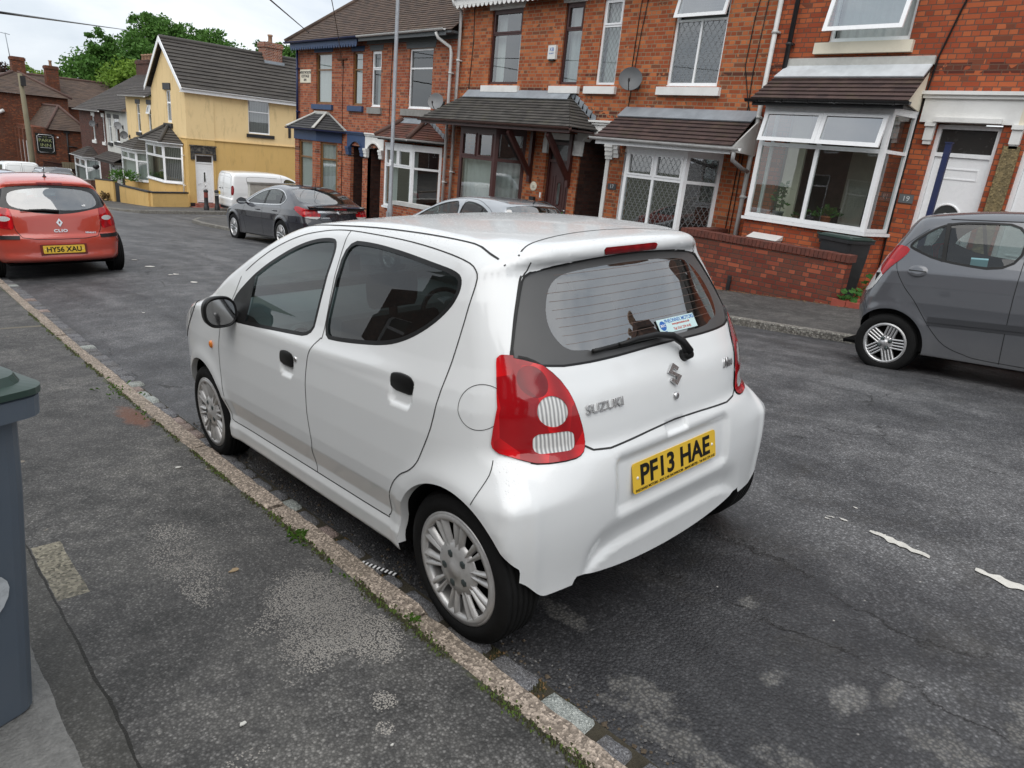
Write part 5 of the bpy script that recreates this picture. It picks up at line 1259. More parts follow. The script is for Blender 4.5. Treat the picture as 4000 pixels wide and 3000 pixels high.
sheet('pavement_near', ys_r, lambda y: -9., lambda y: float(kx(y)) - .098, 30, lambda x, y: ground_z(x, y, 'near'), M_path)
KA = [(6.4, -30), (6.4, 20.2), (6.48, 22.3), (6.75, 24.0), (7.4, 25.3), (8.5, 26.3), (10.0, 26.7), (60, 26.75)]
KB = [(60, 29.8), (10.4, 29.8), (7.8, 29.95), (6.8, 30.2), (6.3, 31.0), (6.15, 32.2), (6.15, 140)]
def xkA(y): return float(np.interp(y, [p[1] for p in KA], [p[0] for p in KA]))
sheet('pavement_far', list(np.arange(-30, 0, 1.5)) + list(np.arange(0, 20, .5)) + list(np.arange(20, 26.6, .2)) + [26.65, 26.7], lambda y: xkA(y) + .12, lambda y: 40., 14, lambda x, y: ground_z(x, y, 'far'), M_path2)
kb = [p for p in KB if p[1] >= 29.8]
sheet('pavement_side_street', [29.9, 30.0, 30.2, 30.5, 31, 32.2] + list(np.arange(33, 140, 2.)), lambda y: float(np.interp(y, [29.8, 29.95, 30.2, 31.0, 32.2, 140], [10.4, 7.8, 6.8, 6.3, 6.15, 6.15])) + .12, lambda y: 40., 12, lambda x, y: ground_z(x, y, 'far'), M_path2)
def kerb(name, path, w, side, mat, top, mapz, stone=.9, drop=.2):
 """kerbstones along a ground path; side=+1 stones lie to the right of travel"""
 P = resample(path, .25); M = MB(); vs = []
 for i, p in enumerate(P):
  t = P[min(i + 1, len(P) - 1)] - P[max(i - 1, 0)]; t /= np.linalg.norm(t); nrm = np.array([t[1], -t[0]]) * side; q = p + nrm * w
  z = float(mapz(p[1])) + top; z2 = float(mapz(q[1])) + top
  vs += [(p[0], p[1], z - drop), (p[0], p[1], z - .012), (p[0] + nrm[0] * .012, p[1] + nrm[1] * .012, z), (q[0], q[1], z2), (q[0], q[1], z2 - drop)]
 fs = []
 for i in range(len(P) - 1):
  for k in range(4): a = i * 5 + k; fs.append((a, a + 1, a + 6, a + 5) if side > 0 else (a, a + 5, a + 6, a + 1))
 M.add(vs, fs, 0, False); o = M.build(name, mat); tag(o, kind='structure'); return o
kerb('kerb_far', KA, .13, -1 if False else 1, M_kerbfar, .062, zc)
kerb('kerb_side_street', KB, .13, 1, M_kerbfar, .062, zc)
# near kerb: separate granite lengths with mossy joints
rng = random.Random(4)
km = MB(); y = -3.0; L = 0
joints = [-3.0, -2.2, -1.45, -.18 + 0.0, 1.28, 2.3, 3.3, 4.2, 5.1, 6.05, 6.6, 7.6, 8.7, 9.8, 10.9, 12, 13.2, 14.4, 16, 18, 20, 23, 26, 30, 35, 40, 50, 60]
joints[3] = .12
for a, b in zip(joints[:-1], joints[1:]):
 a2, b2 = a + .006, b - .006; dz = rng.uniform(-.006, .006); dx = rng.uniform(-.006, .006); n = max(3, int((b2 - a2) / .05)); vs = []
 for i in range(n + 1):
  yy_ = a2 + (b2 - a2) * i / n; r1 = rng.uniform(-.004, .004); r2 = rng.uniform(-.004, .004); zt = float(zc(yy_)) + .052 + dz; xf = float(kx(yy_)) + dx
  c = .006 if i in (0, n) else 0
  vs += [(xf + r1, yy_, zt - .2), (xf + .0 + r1, yy_, zt - .016 - c), (xf - .013 + r1, yy_, zt - c + r2 * .5), (xf - .088 + r2, yy_, zt - c), (xf - .102 + r2, yy_, zt - .014), (xf - .102, yy_, zt - .2)]
 fs = [(i * 6 + k, i * 6 + k + 1, i * 6 + k + 7, i * 6 + k + 6) for i in range(n) for k in range(5)] + [(0, 1, 2, 3, 4, 5), tuple(n * 6 + k for k in (5, 4, 3, 2, 1, 0))]
 km.add(vs, fs, 0, False)
ko = km.build('kerb_near', M_kerb); tag(ko, kind='structure')
# gutter setts
sm = MB(); y = -3.
while y < 40:
 L = rng.choice([.14, .16, .20, .24, .30]) if y < 1 else rng.uniform(.14, .24)
 if y > 14: L = 1.0
 xf = float(kx(y)) + .012; w = rng.uniform(.100, .120) + (.05 if y > 4 else 0.); mi = rng.choices([0, 1, 2], [.62, .22, .16] if y < 4 else [.9, .04, .06])[0]
 if abs(y + .62) < .09: mi, L, w = 1, .24, .118
 if abs(y + .34) < .05: mi = 0
 z0 = float(zc(y + L / 2) + cross(xf + w / 2, y)) + rng.uniform(.018, .026); sl = (float(zc(y + L) - zc(y))) / L; g_ = rng.uniform(.010, .03)
 nx_, ny_ = 6, 8; vs = []
 tone = rng.random()
 for i in range(ny_ + 1):
  for k in range(nx_ + 1):
   u, v = k / nx_ * 2 - 1, i / ny_ * 2 - 1; e = max(abs(u), abs(v)); rnd = max(0, (abs(u) ** 3 + abs(v) ** 3) - .75)
   px = xf + w / 2 + u * w / 2 * (1 - .06 * abs(v) ** 3) + rng.uniform(-.002, .002); py = y + L / 2 + v * (L - g_) / 2 * (1 - .05 * abs(u) ** 3)
   vs.append((px, py, z0 + sl * (py - y - L / 2) - .03 * rnd + rng.uniform(-.0015, .0015) - (.03 if e > .99 else 0)))
 sm.add(vs, [(i * 7 + k, i * 7 + k + 1, (i + 1) * 7 + k + 1, (i + 1) * 7 + k) for i in range(ny_) for k in range(nx_)], mi, True)
 y += L
so_ = sm.build('gutter_setts', [M_sett, M_settpale, M_settred]); tag(so_, kind='structure')
# mossy bed under the setts
bm_ = MB(); vs = []
yb = np.arange(-3, 40, .25)
for y in yb: vs += [(float(kx(y)) - .01, y, float(zc(y) + cross(-.8, y)) + .003), (float(kx(y)) + .122 + (.05 if y > 4 else 0), y, float(zc(y) + cross(-.68, y)) + .003)]
bm_.add(vs, [(2 * i, 2 * i + 1, 2 * i + 3, 2 * i + 2) for i in range(len(yb) - 1)], 0, True)
mo_ = pm('gutter_dirt', (.045, .038, .024), .95, var=.6, nscale=30, bump=.8, bscale=120)
tag(bm_.build('gutter_bed', mo_), kind='structure')

# worn centre-line paint: broken flakes lying on the road
def flake(cx, cy, pts, name='road_marking'):
 m = MB(); vs = [(cx + a, cy + b, float(zc(cy + b) + cross(cx + a, 0)) + .005) for a, b in pts]; m.poly(vs, 0); return m
M_roadpaint = pm('road_paint', (.62, .60, .55), .7, var=.18, nscale=40, dirt=.5, dirtc=(.2, .19, .17), dscale=12)
mk = MB(); rng = random.Random(9)
def worn(x0, y0, x1, y1, w, n, amp, seed):
 r = random.Random(seed); L = []; R = []
 for i in range(n + 1):
  t = i / n; x = x0 + (x1 - x0) * t; y = y0 + (y1 - y0) * t; k = w * (.35 + .9 * math.sin(math.pi * min(max(t, .06), .94))) * r.uniform(.55, 1.25); o = r.uniform(-amp, amp)
  L.append((x - k + o, y)); R.append((x + k + o, y + r.uniform(-.004, .004)))
 L = catmull(L, 3, False).tolist(); R = catmull(R, 3, False).tolist()
 for i in range(len(L) - 1):
  q = [L[i], R[i], R[i + 1], L[i + 1]]; mk.add([(a, b, float(zc(b) + cross(a, b)) + .005) for a, b in q], [(0, 1, 2, 3)], 0)
worn(1.10, -.70, 1.045, -.97, .022, 11, .006, 3); worn(1.105, -.71, 1.10, -.80, .012, 10, .003, 8); worn(1.08, -1.13, 1.04, -1.42, .026, 11, .009, 5); worn(1.03, -1.34, 1.01, -1.5, .008, 8, .002, 6)
worn(1.10, -.50, 1.115, -.535, .005, 5, .003, 1); worn(1.125, -.55, 1.12, -.59, .006, 6, .003, 2); worn(1.30, -.55, 1.295, -.57, .006, 4, .001, 7)
mk.add([(x, y, float(zc(y) + cross(x, y)) + .005) for x, y in ((1.07, -.505), (1.085, -.50), (1.08, -.53))], [(0, 1, 2)], 0)
for (x, y, s) in ((1.49, 11.8, .09), (1.43, 10.8, .11), (1.40, 9.7, .07), (1.48, 9.72, .09), (1.43, 8.8, .08), (.22, 7.0, .03), (2.9, 6.0, .05)):
 r = random.Random(int(x * 100 + y)); mk.add([(x + s * .7 * r.uniform(.5, 1) * math.cos(a), y + s * 1.1 * r.uniform(.4, 1) * math.sin(a), float(zc(y + s * math.sin(a)) + cross(x, y)) + .006) for a in np.linspace(0, 6.28, 9)[:-1]], [tuple(range(8))], 0)
tag(mk.build('road_markings', M_roadpaint), kind='structure')
# ------------------------------------------------------------------ building kit: a frame is (origin, u along the wall, n outward), v is up
class Fr:
 def __init__(s, o, u, n): s.o = Vector(o); s.u = Vector(u).normalized(); s.n = Vector(n).normalized(); s.z = Vector((0, 0, 1))
 def p(s, u, v, n=0.): return tuple(s.o + s.u * u + s.z * v + s.n * n)
 def box(s, mb, u0, u1, v0, v1, n0, n1, mi=0):
  vs = [s.p(u, v, n) for u in (u0, u1) for v in (v0, v1) for n in (n0, n1)]
  mb.add(vs, [(0, 1, 3, 2), (4, 6, 7, 5), (0, 4, 5, 1), (2, 3, 7, 6), (0, 2, 6, 4), (1, 5, 7, 3)], mi)
 def mat(s, u, v, n=0.):
  m = Matrix((s.u, s.z, s.u.cross(s.z))).transposed().to_4x4(); m.translation = Vector(s.p(u, v, n)); return m
FX = 10.3
FW = Fr((FX, 0, 0), (0, 1, 0), (-1, 0, 0))                # the terrace front, u = y
def rframe(F):  # for writing: letters must read left to right for a viewer outside
 return Fr(F.o, -F.u, F.n)

def wall(F, u0, u1, v0, v1, holes, thick, mat, parent, name='wall', ends=True, top=None, mi=0):
 """wall slab with rectangular openings; top: optional list of (u,v) for a gable above v1"""
 us = sorted({u0, u1, *[h[0] for h in holes], *[h[1] for h in holes]}); vs = sorted({v0, v1, *[h[2] for h in holes], *[h[3] for h in holes]})
 mb = MB()
 for a, b in zip(us[:-1], us[1:]):
  for c, d in zip(vs[:-1], vs[1:]):
   if any(h[0] <= (a + b) / 2 <= h[1] and h[2] <= (c + d) / 2 <= h[3] for h in holes): continue
   mb.quad(F.p(a, c), F.p(b, c), F.p(b, d), F.p(a, d))
 for (a, b, c, d) in holes:
  mb.quad(F.p(a, c), F.p(a, d), F.p(a, d, -thick), F.p(a, c, -thick)); mb.quad(F.p(b, c), F.p(b, c, -thick), F.p(b, d, -thick), F.p(b, d))
  mb.quad(F.p(a, d), F.p(b, d), F.p(b, d, -thick), F.p(a, d, -thick)); mb.quad(F.p(a, c), F.p(a, c, -thick), F.p(b, c, -thick), F.p(b, c))
 if top: mb.poly([F.p(u, v) for u, v in top])
 return mb.build(name, mat, parent)

M_upvc = pm('white_upvc', (.86, .87, .88), .28, var=.03, dirt=.08, dirtc=(.35, .34, .30))
M_stonewhite = pm('white_painted_stone', (.78, .78, .76), .6, var=.05, dirt=.25, dirtc=(.22, .21, .18), dscale=3., bump=.1)
M_cream = pm('cream_painted_stone', (.78, .72, .58), .65, var=.06, dirt=.3, dirtc=(.28, .25, .2), dscale=3.)
M_greystone = pm('grey_stone', (.26, .255, .24), .8, var=.15, dirt=.5, dirtc=(.08, .08, .07), dscale=4., bump=.2)
M_brownpvc = pm('rosewood_frame', (.060, .018, .015), .4, var=.15)
M_oakpvc = pm('oak_frame', (.20, .095, .028), .45, var=.25, nscale=14)
M_blue = pm('blue_paint', (.030, .062, .145), .5, var=.15, dirt=.25, dirtc=(.05, .06, .09))
M_navy = pm('navy_paint', (.012, .022, .085), .45, var=.15, dirt=.2)
M_blackpaint = pm('black_paint', (.014, .014, .016), .5, var=.3, dirt=.2, dirtc=(.10, .09, .08), dscale=5.)
M_lead = pm('lead_flashing', (.30, .33, .36), .5, metal=.3, var=.25, nscale=5, dirt=.4, dirtc=(.10, .11, .12), bump=.2, bscale=12)
M_mortarwhite = pm('cement_fillet', (.50, .50, .47), .85, var=.2, bump=.4, bscale=20, dirt=.4, dirtc=(.15, .14, .12))
M_gutterwhite = pm('white_gutter', (.58, .58, .57), .4, var=.08, dirt=.4, dirtc=(.2, .19, .17), dscale=5)
M_gutterbrown = pm('brown_gutter', (.07, .035, .028), .4, var=.1)
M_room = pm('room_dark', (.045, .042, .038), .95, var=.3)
M_net = pm('net_curtain', (.70, .71, .70), .95, var=.12, nscale=20)
M_curtain = pm('curtain_grey', (.20, .19, .17), .95, var=.25, nscale=8)
M_blind = pm('blind_slats', (.42, .42, .40), .7, var=.05)
M_leadcame = pm('lead_lattice', (.24, .25, .26), .5)
BR_A = brick_mat('brick_terrace', (.52, .165, .060), (.36, .088, .034), (.27, .21, .14), darkamt=.10, soot=.22, bands=((3.05, 3.20), (3.86, 3.94)))
BR_19 = brick_mat('brick_red_terrace', (.50, .135, .052), (.38, .080, .034), (.15, .085, .06), darkamt=.07, soot=.25, bands=((3.60, 3.75),))
BR_B = brick_mat('brick_terrace_low', (.50, .165, .075), (.34, .085, .042), (.27, .22, .17), darkamt=.10, soot=.25, bands=((2.42, 2.56),))
BR_dark = brick_mat('brick_garden_wall', (.46, .125, .065), (.22, .055, .036), (.085, .062, .05), darkamt=.30, soot=.45)
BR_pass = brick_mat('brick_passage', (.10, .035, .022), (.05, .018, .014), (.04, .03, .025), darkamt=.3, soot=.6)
BR_pub = brick_mat('brick_pub', (.30, .085, .035), (.15, .042, .022), (.11, .085, .06), darkamt=.3, soot=.5)
BR_far = brick_mat('brick_brown', (.16, .055, .04), (.085, .03, .024), (.14, .12, .10), darkamt=.3, soot=.4)
TL_main = tile_mat('clay_tiles_brown', (.105, .066, .048), (.042, .030, .026), row=.085, wid=.17, moss=.5, mossc=(.09, .07, .04))
TL_dark = tile_mat('dark_tiles', (.058, .048, .045), (.024, .021, .021), row=.085, wid=.17, moss=.25)
TL_conc = tile_mat('pantiles', (.075, .067, .060), (.038, .034, .032), row=.2, wid=.3, moss=.35, mossc=(.13, .12, .09))

def tile_slope_mat(name, c, c2, moss=.25, mossc=(.09, .09, .03), wid=.165):
 """tone varies tile by tile; courses are real steps in the mesh"""
 if name in MATS: return MATS[name]
 t = NT(name); sep = t.new('SeparateXYZ'); t.link(t.coord(), sep.inputs[0])
 u = t.math('ADD', sep.outputs[1], t.math('MULTIPLY', sep.outputs[0], .35)); row = t.math('FLOOR', t.math('MULTIPLY', sep.outputs[2], 15.3))
 uu_ = t.math('ADD', t.math('DIVIDE', u, wid), t.math('MULTIPLY', row, .5)); cell = t.math('FLOOR', uu_); fr = t.math('FRACT', uu_)
 cb = t.new('CombineXYZ'); t.link(cell, cb.inputs[0]); t.link(row, cb.inputs[1]); wn = t.new('TexWhiteNoise'); wn.noise_dimensions = '3D'; t.link(cb.outputs[0], wn.inputs['Vector'])
 col = t.ramp(t.math('ADD', t.math('MULTIPLY', wn.outputs['Value'], .5), t.math('MULTIPLY', t.noise(4, 5, .65), .5)), [(.15, c2), (.8, c)])
 jt = t.math('LESS_THAN', fr, .05); col = t.mix(t.math('MULTIPLY', jt, .55), col, (.010, .009, .009))
 col = t.mix(t.math('MULTIPLY', t.ramp(t.noise(3.1, 7, .75), [(.52, 0.), (.7, 1.)]), moss), col, mossc)
 t.set(color=col, rough=.72, spec=.35, normal=t.bump(t.math('ADD', t.noise(60, 3), t.math('MULTIPLY', jt, -2.)), .35, .006)); MATS[name] = t.m; return t.m
TS_plum = tile_slope_mat('bay_tiles_plum', (.088, .056, .050), (.045, .030, .030), moss=.3)
TS_grey = tile_slope_mat('bay_tiles_grey', (.085, .080, .073), (.038, .036, .034), moss=.25)
TS_slate = tile_slope_mat('bay_slates', (.062, .062, .064), (.03, .03, .032), moss=.15, wid=.25)
TS_redmix = tile_slope_mat('bay_tiles_red', (.17, .065, .045), (.050, .030, .028), moss=.25)
TS_main = tile_slope_mat('main_tiles_brown', (.120, .080, .060), (.050, .036, .030), moss=.45, mossc=(.10, .075, .04))
TS_mid = tile_slope_mat('main_tiles_dark', (.070, .058, .052), (.030, .026, .025), moss=.3)
TS_conc = tile_slope_mat('main_tiles_concrete', (.078, .070, .062), (.040, .036, .033), moss=.35, mossc=(.13, .12, .10), wid=.3)

def courses(P0, P1, P2, P3, n, mat, parent, name='roof_tiles', lift=.022, mb=None, mi=0):
 """stepped tile courses over the quad eave-left P0, eave-right P1, top-right P2, top-left P3"""
 P0, P1, P2, P3 = map(Vector, (P0, P1, P2, P3)); nn = (P1 - P0).cross(P3 - P0)
 if nn.length < 1e-9: nn = (P1 - P0).cross(P2 - P0)
 nn.normalize()
 if nn.z < 0: nn = -nn
 M = mb or MB()
 for i in range(n):
  a, b = i / n, (i + 1) / n; l0 = P0.lerp(P3, a); r0 = P1.lerp(P2, a); l1 = P0.lerp(P3, b); r1 = P1.lerp(P2, b)
  vs = [l0 - nn * .0, r0 - nn * .0, r0 + nn * lift, l0 + nn * lift, r1 + nn * .003, l1 + nn * .003]
  M.add([tuple(v) for v in vs], [(0, 1, 2, 3), (3, 2, 4, 5), (0, 3, 5), (1, 4, 2)], mi)
 if mb is None: return M.build(name, mat, parent)

def gutter(a, b, r, mat, parent, name='gutter', brackets=0):
 a, b = Vector(a), Vector(b); d = (b - a); L = d.length; d.normalize(); s = d.cross(Vector((0, 0, 1))).normalized(); M = MB(); n = 9
 ring = [(math.cos(t) * r, -math.sin(t) * r) for t in np.linspace(0, math.pi, n)]
 vs = []
 for p in (a, b): vs += [tuple(p + s * x + Vector((0, 0, z))) for x, z in ring] + [tuple(p + s * x * .88 + Vector((0, 0, z * .88))) for x, z in ring[::-1]]
 m = 2 * n; M.add(vs, [(i, (i + 1) % m, (i + 1) % m + m, i + m) for i in range(m)] + [tuple(range(m)), tuple(range(2 * m - 1, m - 1, -1))], 0, False)
 for k in range(brackets):
  c = a + d * L * (k + .5) / brackets; ring2 = [(math.cos(t) * r * 1.12, -math.sin(t) * r * 1.12) for t in np.linspace(0, math.pi, n)]; vs = []
  for q in (-.018, .018): vs += [tuple(c + d * q + s * x + Vector((0, 0, z))) for x, z in ring2]
  M.add(vs, [(i, i + 1, i + 1 + n, i + n) for i in range(n - 1)], 0, False)
 return M.build(name, mat, parent)

def window(F, parent, u0, u1, v0, v1, rows, fm=None, rec=.07, t=.05, glass=None, back=None, lattice=0., open_rows=(), name='window', room=True, casement=(), backd=.14, deep=1.6, uslant=None):
 """rows (bottom first): list of (fraction of height, [column fractions], extra sash?)"""
 fm = fm or M_upvc; glass = glass or M_glass_house; mb = MB(); gl = MB(); lt = MB(); n0, n1 = -rec - .06, -rec
 F.box(mb, u0, u0 + t, v0, v1, n0, n1); F.box(mb, u1 - t, u1, v0, v1, n0, n1); F.box(mb, u0 + t, u1 - t, v1 - t, v1, n0, n1); F.box(mb, u0 + t, u1 - t, v0, v0 + t, n0, n1)
 F.box(mb, u0 + .0, u1 - .0, v0 - .03, v0, n0, n1 + .03)
 tot = sum(r[0] for r in rows); a = v0 + t; H = v1 - v0 - 2 * t; panes = []
 for i, r in enumerate(rows):
  b = a + H * r[0] / tot; bb = b - (t * .42 if i < len(rows) - 1 else 0); aa = a + (t * .42 if i > 0 else 0)
  if i < len(rows) - 1: F.box(mb, u0 + t, u1 - t, b - t * .42, b + t * .42, n0, n1 - .004)
  ct = sum(r[1]); c = u0 + t; W = u1 - u0 - 2 * t
  for j, cf in enumerate(r[1]):
   d = c + W * cf / ct; dd = d - (t * .42 if j < len(r[1]) - 1 else 0); cc = c + (t * .42 if j > 0 else 0)
   if j < len(r[1]) - 1: F.box(mb, d - t * .42, d + t * .42, aa, bb, n0, n1 - .006)
   if i in open_rows: panes.append((cc, dd, aa, bb, 'open'))
   elif len(r) > 2 and r[2]:
    s = .036
    F.box(mb, cc, cc + s, aa, bb, n0 + .01, n1 + .012); F.box(mb, dd - s, dd, aa, bb, n0 + .01, n1 + .012); F.box(mb, cc + s, dd - s, aa, aa + s, n0 + .01, n1 + .012); F.box(mb, cc + s, dd - s, bb - s, bb, n0 + .01, n1 + .012)
    panes.append((cc + s, dd - s, aa + s, bb - s, 'fix'))
   else: panes.append((cc, dd, aa, bb, 'fix'))
   c = d
  a = b
 fo = mb.build(name, fm, parent)
 for (a0, a1, b0, b1, k) in panes:
  if k == 'fix':
   gl.quad(F.p(a0, b0, n1 - .03), F.p(a1, b0, n1 - .03), F.p(a1, b1, n1 - .03), F.p(a0, b1, n1 - .03))
   if lattice:
    w, h = a1 - a0, b1 - b0; s = lattice; m = 1.55
    for sg in (1, -1):
     k0 = -h / m if sg > 0 else 0; q = k0
     lo = -h / m; hi = w + h / m; c = math.floor(lo / s) * s
     while c < hi:
      # line u = c + sg*v/m
      pts = []
      vA, vB = 0., h
      uA, uB = c, c + sg * h / m
      # clip in u
      def cl(u): return (u - c) * sg * m
      vlo, vhi = sorted((cl(0), cl(w))); vA, vB = max(0, vlo), min(h, vhi)
      if vB - vA > .01:
       p, q2 = (c + sg * vA / m, vA), (c + sg * vB / m, vB); e = .0045
       nn = n1 - .026
       lt.quad(F.p(a0 + p[0] - e, b0 + p[1], nn), F.p(a0 + p[0] + e, b0 + p[1], nn), F.p(a0 + q2[0] + e, b0 + q2[1], nn), F.p(a0 + q2[0] - e, b0 + q2[1], nn))
      c += s
  else:   # top-hung sash swung outwards
   h = b1 - b0; ang = rad(15); s = .045; sm = MB(); dx = math.sin(ang); dz = math.cos(ang)
   def q(u, v, n): vv = h - v; return F.p(u, b1 - vv * dz, n1 + .01 + vv * dx + n * dz)
   def sb(ua, ub, va, vb):
    vs = [q(u, v, n) for u in (ua, ub) for v in (va, vb) for n in (0, .045)]; sm.add(vs, [(0, 1, 3, 2), (4, 6, 7, 5), (0, 4, 5, 1), (2, 3, 7, 6), (0, 2, 6, 4), (1, 5, 7, 3)])
   x0, x1 = a0 - .03, a1 + .03
   sb(x0, x0 + s + .02, 0, h); sb(x1 - s - .02, x1, 0, h); sb(x0 + s + .02, x1 - s - .02, 0, s + .02); sb(x0 + s + .02, x1 - s - .02, h - s, h)
   so = sm.build('open_sash', fm, fo); g2 = MB(); g2.quad(q(x0 + s, s, .02), q(x1 - s, s, .02), q(x1 - s, h - s, .02), q(x0 + s, h - s, .02)); g2.build('glass', M_glass_sky, so)
 if gl.v: gl.build('glass', glass, fo)
 if lt.v: lt.build('lattice', M_leadcame, fo)
 if back:
  kind, cov = back if isinstance(back, tuple) else (back, 1.); bm = MB(); nb = n0 - backd
  top = v1 - (v1 - v0) * cov if kind == 'net' else v1
  if kind in ('net', 'curtain', 'sheer'):
   k = max(8, int((u1 - u0) / .035)); vs = []
   for i in range(k + 1):
    u = u0 + (u1 - u0) * i / k; o = .022 * math.sin(i * 1.55) + .012 * math.sin(i * .61); vs += [F.p(u, v0 + .02, nb + o), F.p(u, v0 + (v1 - v0) * cov, nb + o)]
   bm.add(vs, [(2 * i, 2 * i + 2, 2 * i + 3, 2 * i + 1) for i in range(k)], 0, True); bm.build('curtain', {'net': M_net, 'curtain': M_curtain, 'sheer': M_net}[kind], fo)
  elif kind == 'pair':   # drawn-back pair with dark centre
   for (ua, ub) in ((u0, u0 + (u1 - u0) * .28), (u1 - (u1 - u0) * .28, u1)):
    k = 9; vs = []
    for i in range(k + 1): u = ua + (ub - ua) * i / k; o = .02 * math.sin(i * 1.9); vs += [F.p(u, v0, nb + o), F.p(u, v1, nb + o)]
    bm.add(vs, [(2 * i, 2 * i + 2, 2 * i + 3, 2 * i + 1) for i in range(k)], 0, True)
   bm.build('curtain', M_net, fo)
  elif kind == 'blind':
   v = v0 + .03
   while v < v1 - .04: bm.quad(F.p(u0 + .03, v, nb), F.p(u1 - .03, v, nb), F.p(u1 - .03, v + .03, nb + .018), F.p(u0 + .03, v + .03, nb + .018)); v += .052
   bm.build('blind', pm('blind_grey', (.16, .16, .155), .6), fo)
  elif kind == 'vertical':
   u = u0 + .04
   while u < u1 - .04: bm.quad(F.p(u, v0 + .03, nb), F.p(u + .06, v0 + .03, nb + .03), F.p(u + .06, v1, nb + .03), F.p(u, v1, nb)); u += .085
   bm.build('blind', pm('vertical_blind', (.30, .29, .28), .9), fo)
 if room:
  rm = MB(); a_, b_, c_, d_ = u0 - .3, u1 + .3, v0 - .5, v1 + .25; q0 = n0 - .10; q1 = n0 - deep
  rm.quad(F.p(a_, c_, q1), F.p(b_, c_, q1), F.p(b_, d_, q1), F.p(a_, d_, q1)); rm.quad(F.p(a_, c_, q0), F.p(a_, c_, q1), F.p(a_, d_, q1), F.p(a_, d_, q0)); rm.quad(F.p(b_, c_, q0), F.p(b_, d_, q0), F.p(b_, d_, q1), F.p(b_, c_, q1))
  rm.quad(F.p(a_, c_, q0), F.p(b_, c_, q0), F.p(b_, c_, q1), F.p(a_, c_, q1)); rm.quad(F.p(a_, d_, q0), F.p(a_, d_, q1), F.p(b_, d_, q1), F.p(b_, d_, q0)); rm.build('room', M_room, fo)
 return fo

def sill(F, parent, u0, u1, v0, v1, mat, out=.07, name='sill'):
 mb = MB(); F.box(mb, u0, u1, v0, v1, -.05, out); return mb.build(name, mat, parent)
def lintel(F, parent, u0, u1, v0, v1, mat, out=.012, taper=.05):
 mb = MB(); mb.prism([F.p(u0 + taper * 0, v0, out), F.p(u1, v0, out), F.p(u1 + taper, v1, out), F.p(u0 - taper, v1, out)], -F.n * (out + .12)); mb.box
 return mb.build('lintel', mat, parent)
def downpipe(parent, x, y, z0, z1, r, mat, top=None, foot=None):
 mb = MB(); path = []
 if top: path += top
 path += [(x, y, z1), (x, y, z0)]
 mb.tube(path, r, 10)
 for z in np.arange(z0 + .4, z1, 1.4): mb.tube([(x, y, z), (x, y, z + .05)], r * 1.25, 10); mb.box(x, x + .08, y - r * 1.6, y + r * 1.6, z + .01, z + .04)
 return mb.build('downpipe', mat, parent)

def canted_bay(parent, yl, yfl, yfr, yr_, xf, vb, v0, v1, fm, rows_front, rows_side, base_mat, kw=None, head=.14, headmat=None, sillmat=None, sidekw=None, left=True, roommat=None):
 """bay: back points on the wall at y=yl and yr_, front between yfl and yfr at x=xf; y falls to the viewer's right"""
 kw = kw or {}; sidekw = sidekw or kw; X = FX; pts = [(X, yl), (xf, yfl), (xf, yfr), (X, yr_)]
 def seg(a, b):
  a = Vector((a[0], a[1], 0)); b = Vector((b[0], b[1], 0)); d = b - a; L = d.length; d.normalize(); return Fr(a, d, (d.y, -d.x, 0)), L
 for i, (a, b) in enumerate(zip(pts[:-1], pts[1:])):
  F, L = seg(a, b)
  rows = rows_front if i == 1 else rows_side
  window(F, parent, .0, L, v0, v1, rows, fm, rec=0., name='bay_window', room=False, **(kw if i == 1 else sidekw))
 # base, head, sill as prisms
 def ring(z, o=0.): return [(X + .02, yl + o, z), (xf - o, yfl + o * .6, z), (xf - o, yfr - o * .6, z), (X + .02, yr_ - o, z)]
 MB().prism(ring(vb, -.02), (0, 0, v0 - vb - .05)).build('bay_base', base_mat, parent)
 MB().prism(ring(v0 - .05, .05), (0, 0, .05)).build('bay_sill', sillmat or fm, parent)
 MB().prism(ring(v1, .01), (0, 0, head)).build('bay_head', headmat or fm, parent)
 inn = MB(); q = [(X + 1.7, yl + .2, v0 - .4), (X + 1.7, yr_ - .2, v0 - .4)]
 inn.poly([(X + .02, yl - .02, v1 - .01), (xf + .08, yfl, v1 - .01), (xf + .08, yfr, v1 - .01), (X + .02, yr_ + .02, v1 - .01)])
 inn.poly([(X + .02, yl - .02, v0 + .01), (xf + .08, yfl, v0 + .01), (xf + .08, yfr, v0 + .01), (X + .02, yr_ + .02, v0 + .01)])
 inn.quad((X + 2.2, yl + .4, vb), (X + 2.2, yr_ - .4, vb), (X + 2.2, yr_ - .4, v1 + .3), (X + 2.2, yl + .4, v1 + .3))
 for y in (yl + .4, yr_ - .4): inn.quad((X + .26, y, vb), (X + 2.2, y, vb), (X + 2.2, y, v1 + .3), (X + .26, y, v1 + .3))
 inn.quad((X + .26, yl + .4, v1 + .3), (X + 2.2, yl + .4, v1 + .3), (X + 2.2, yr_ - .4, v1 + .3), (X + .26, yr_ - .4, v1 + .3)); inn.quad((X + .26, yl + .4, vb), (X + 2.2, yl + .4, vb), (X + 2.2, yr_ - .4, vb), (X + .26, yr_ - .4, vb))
 inn.build('room', roommat or M_room, parent)

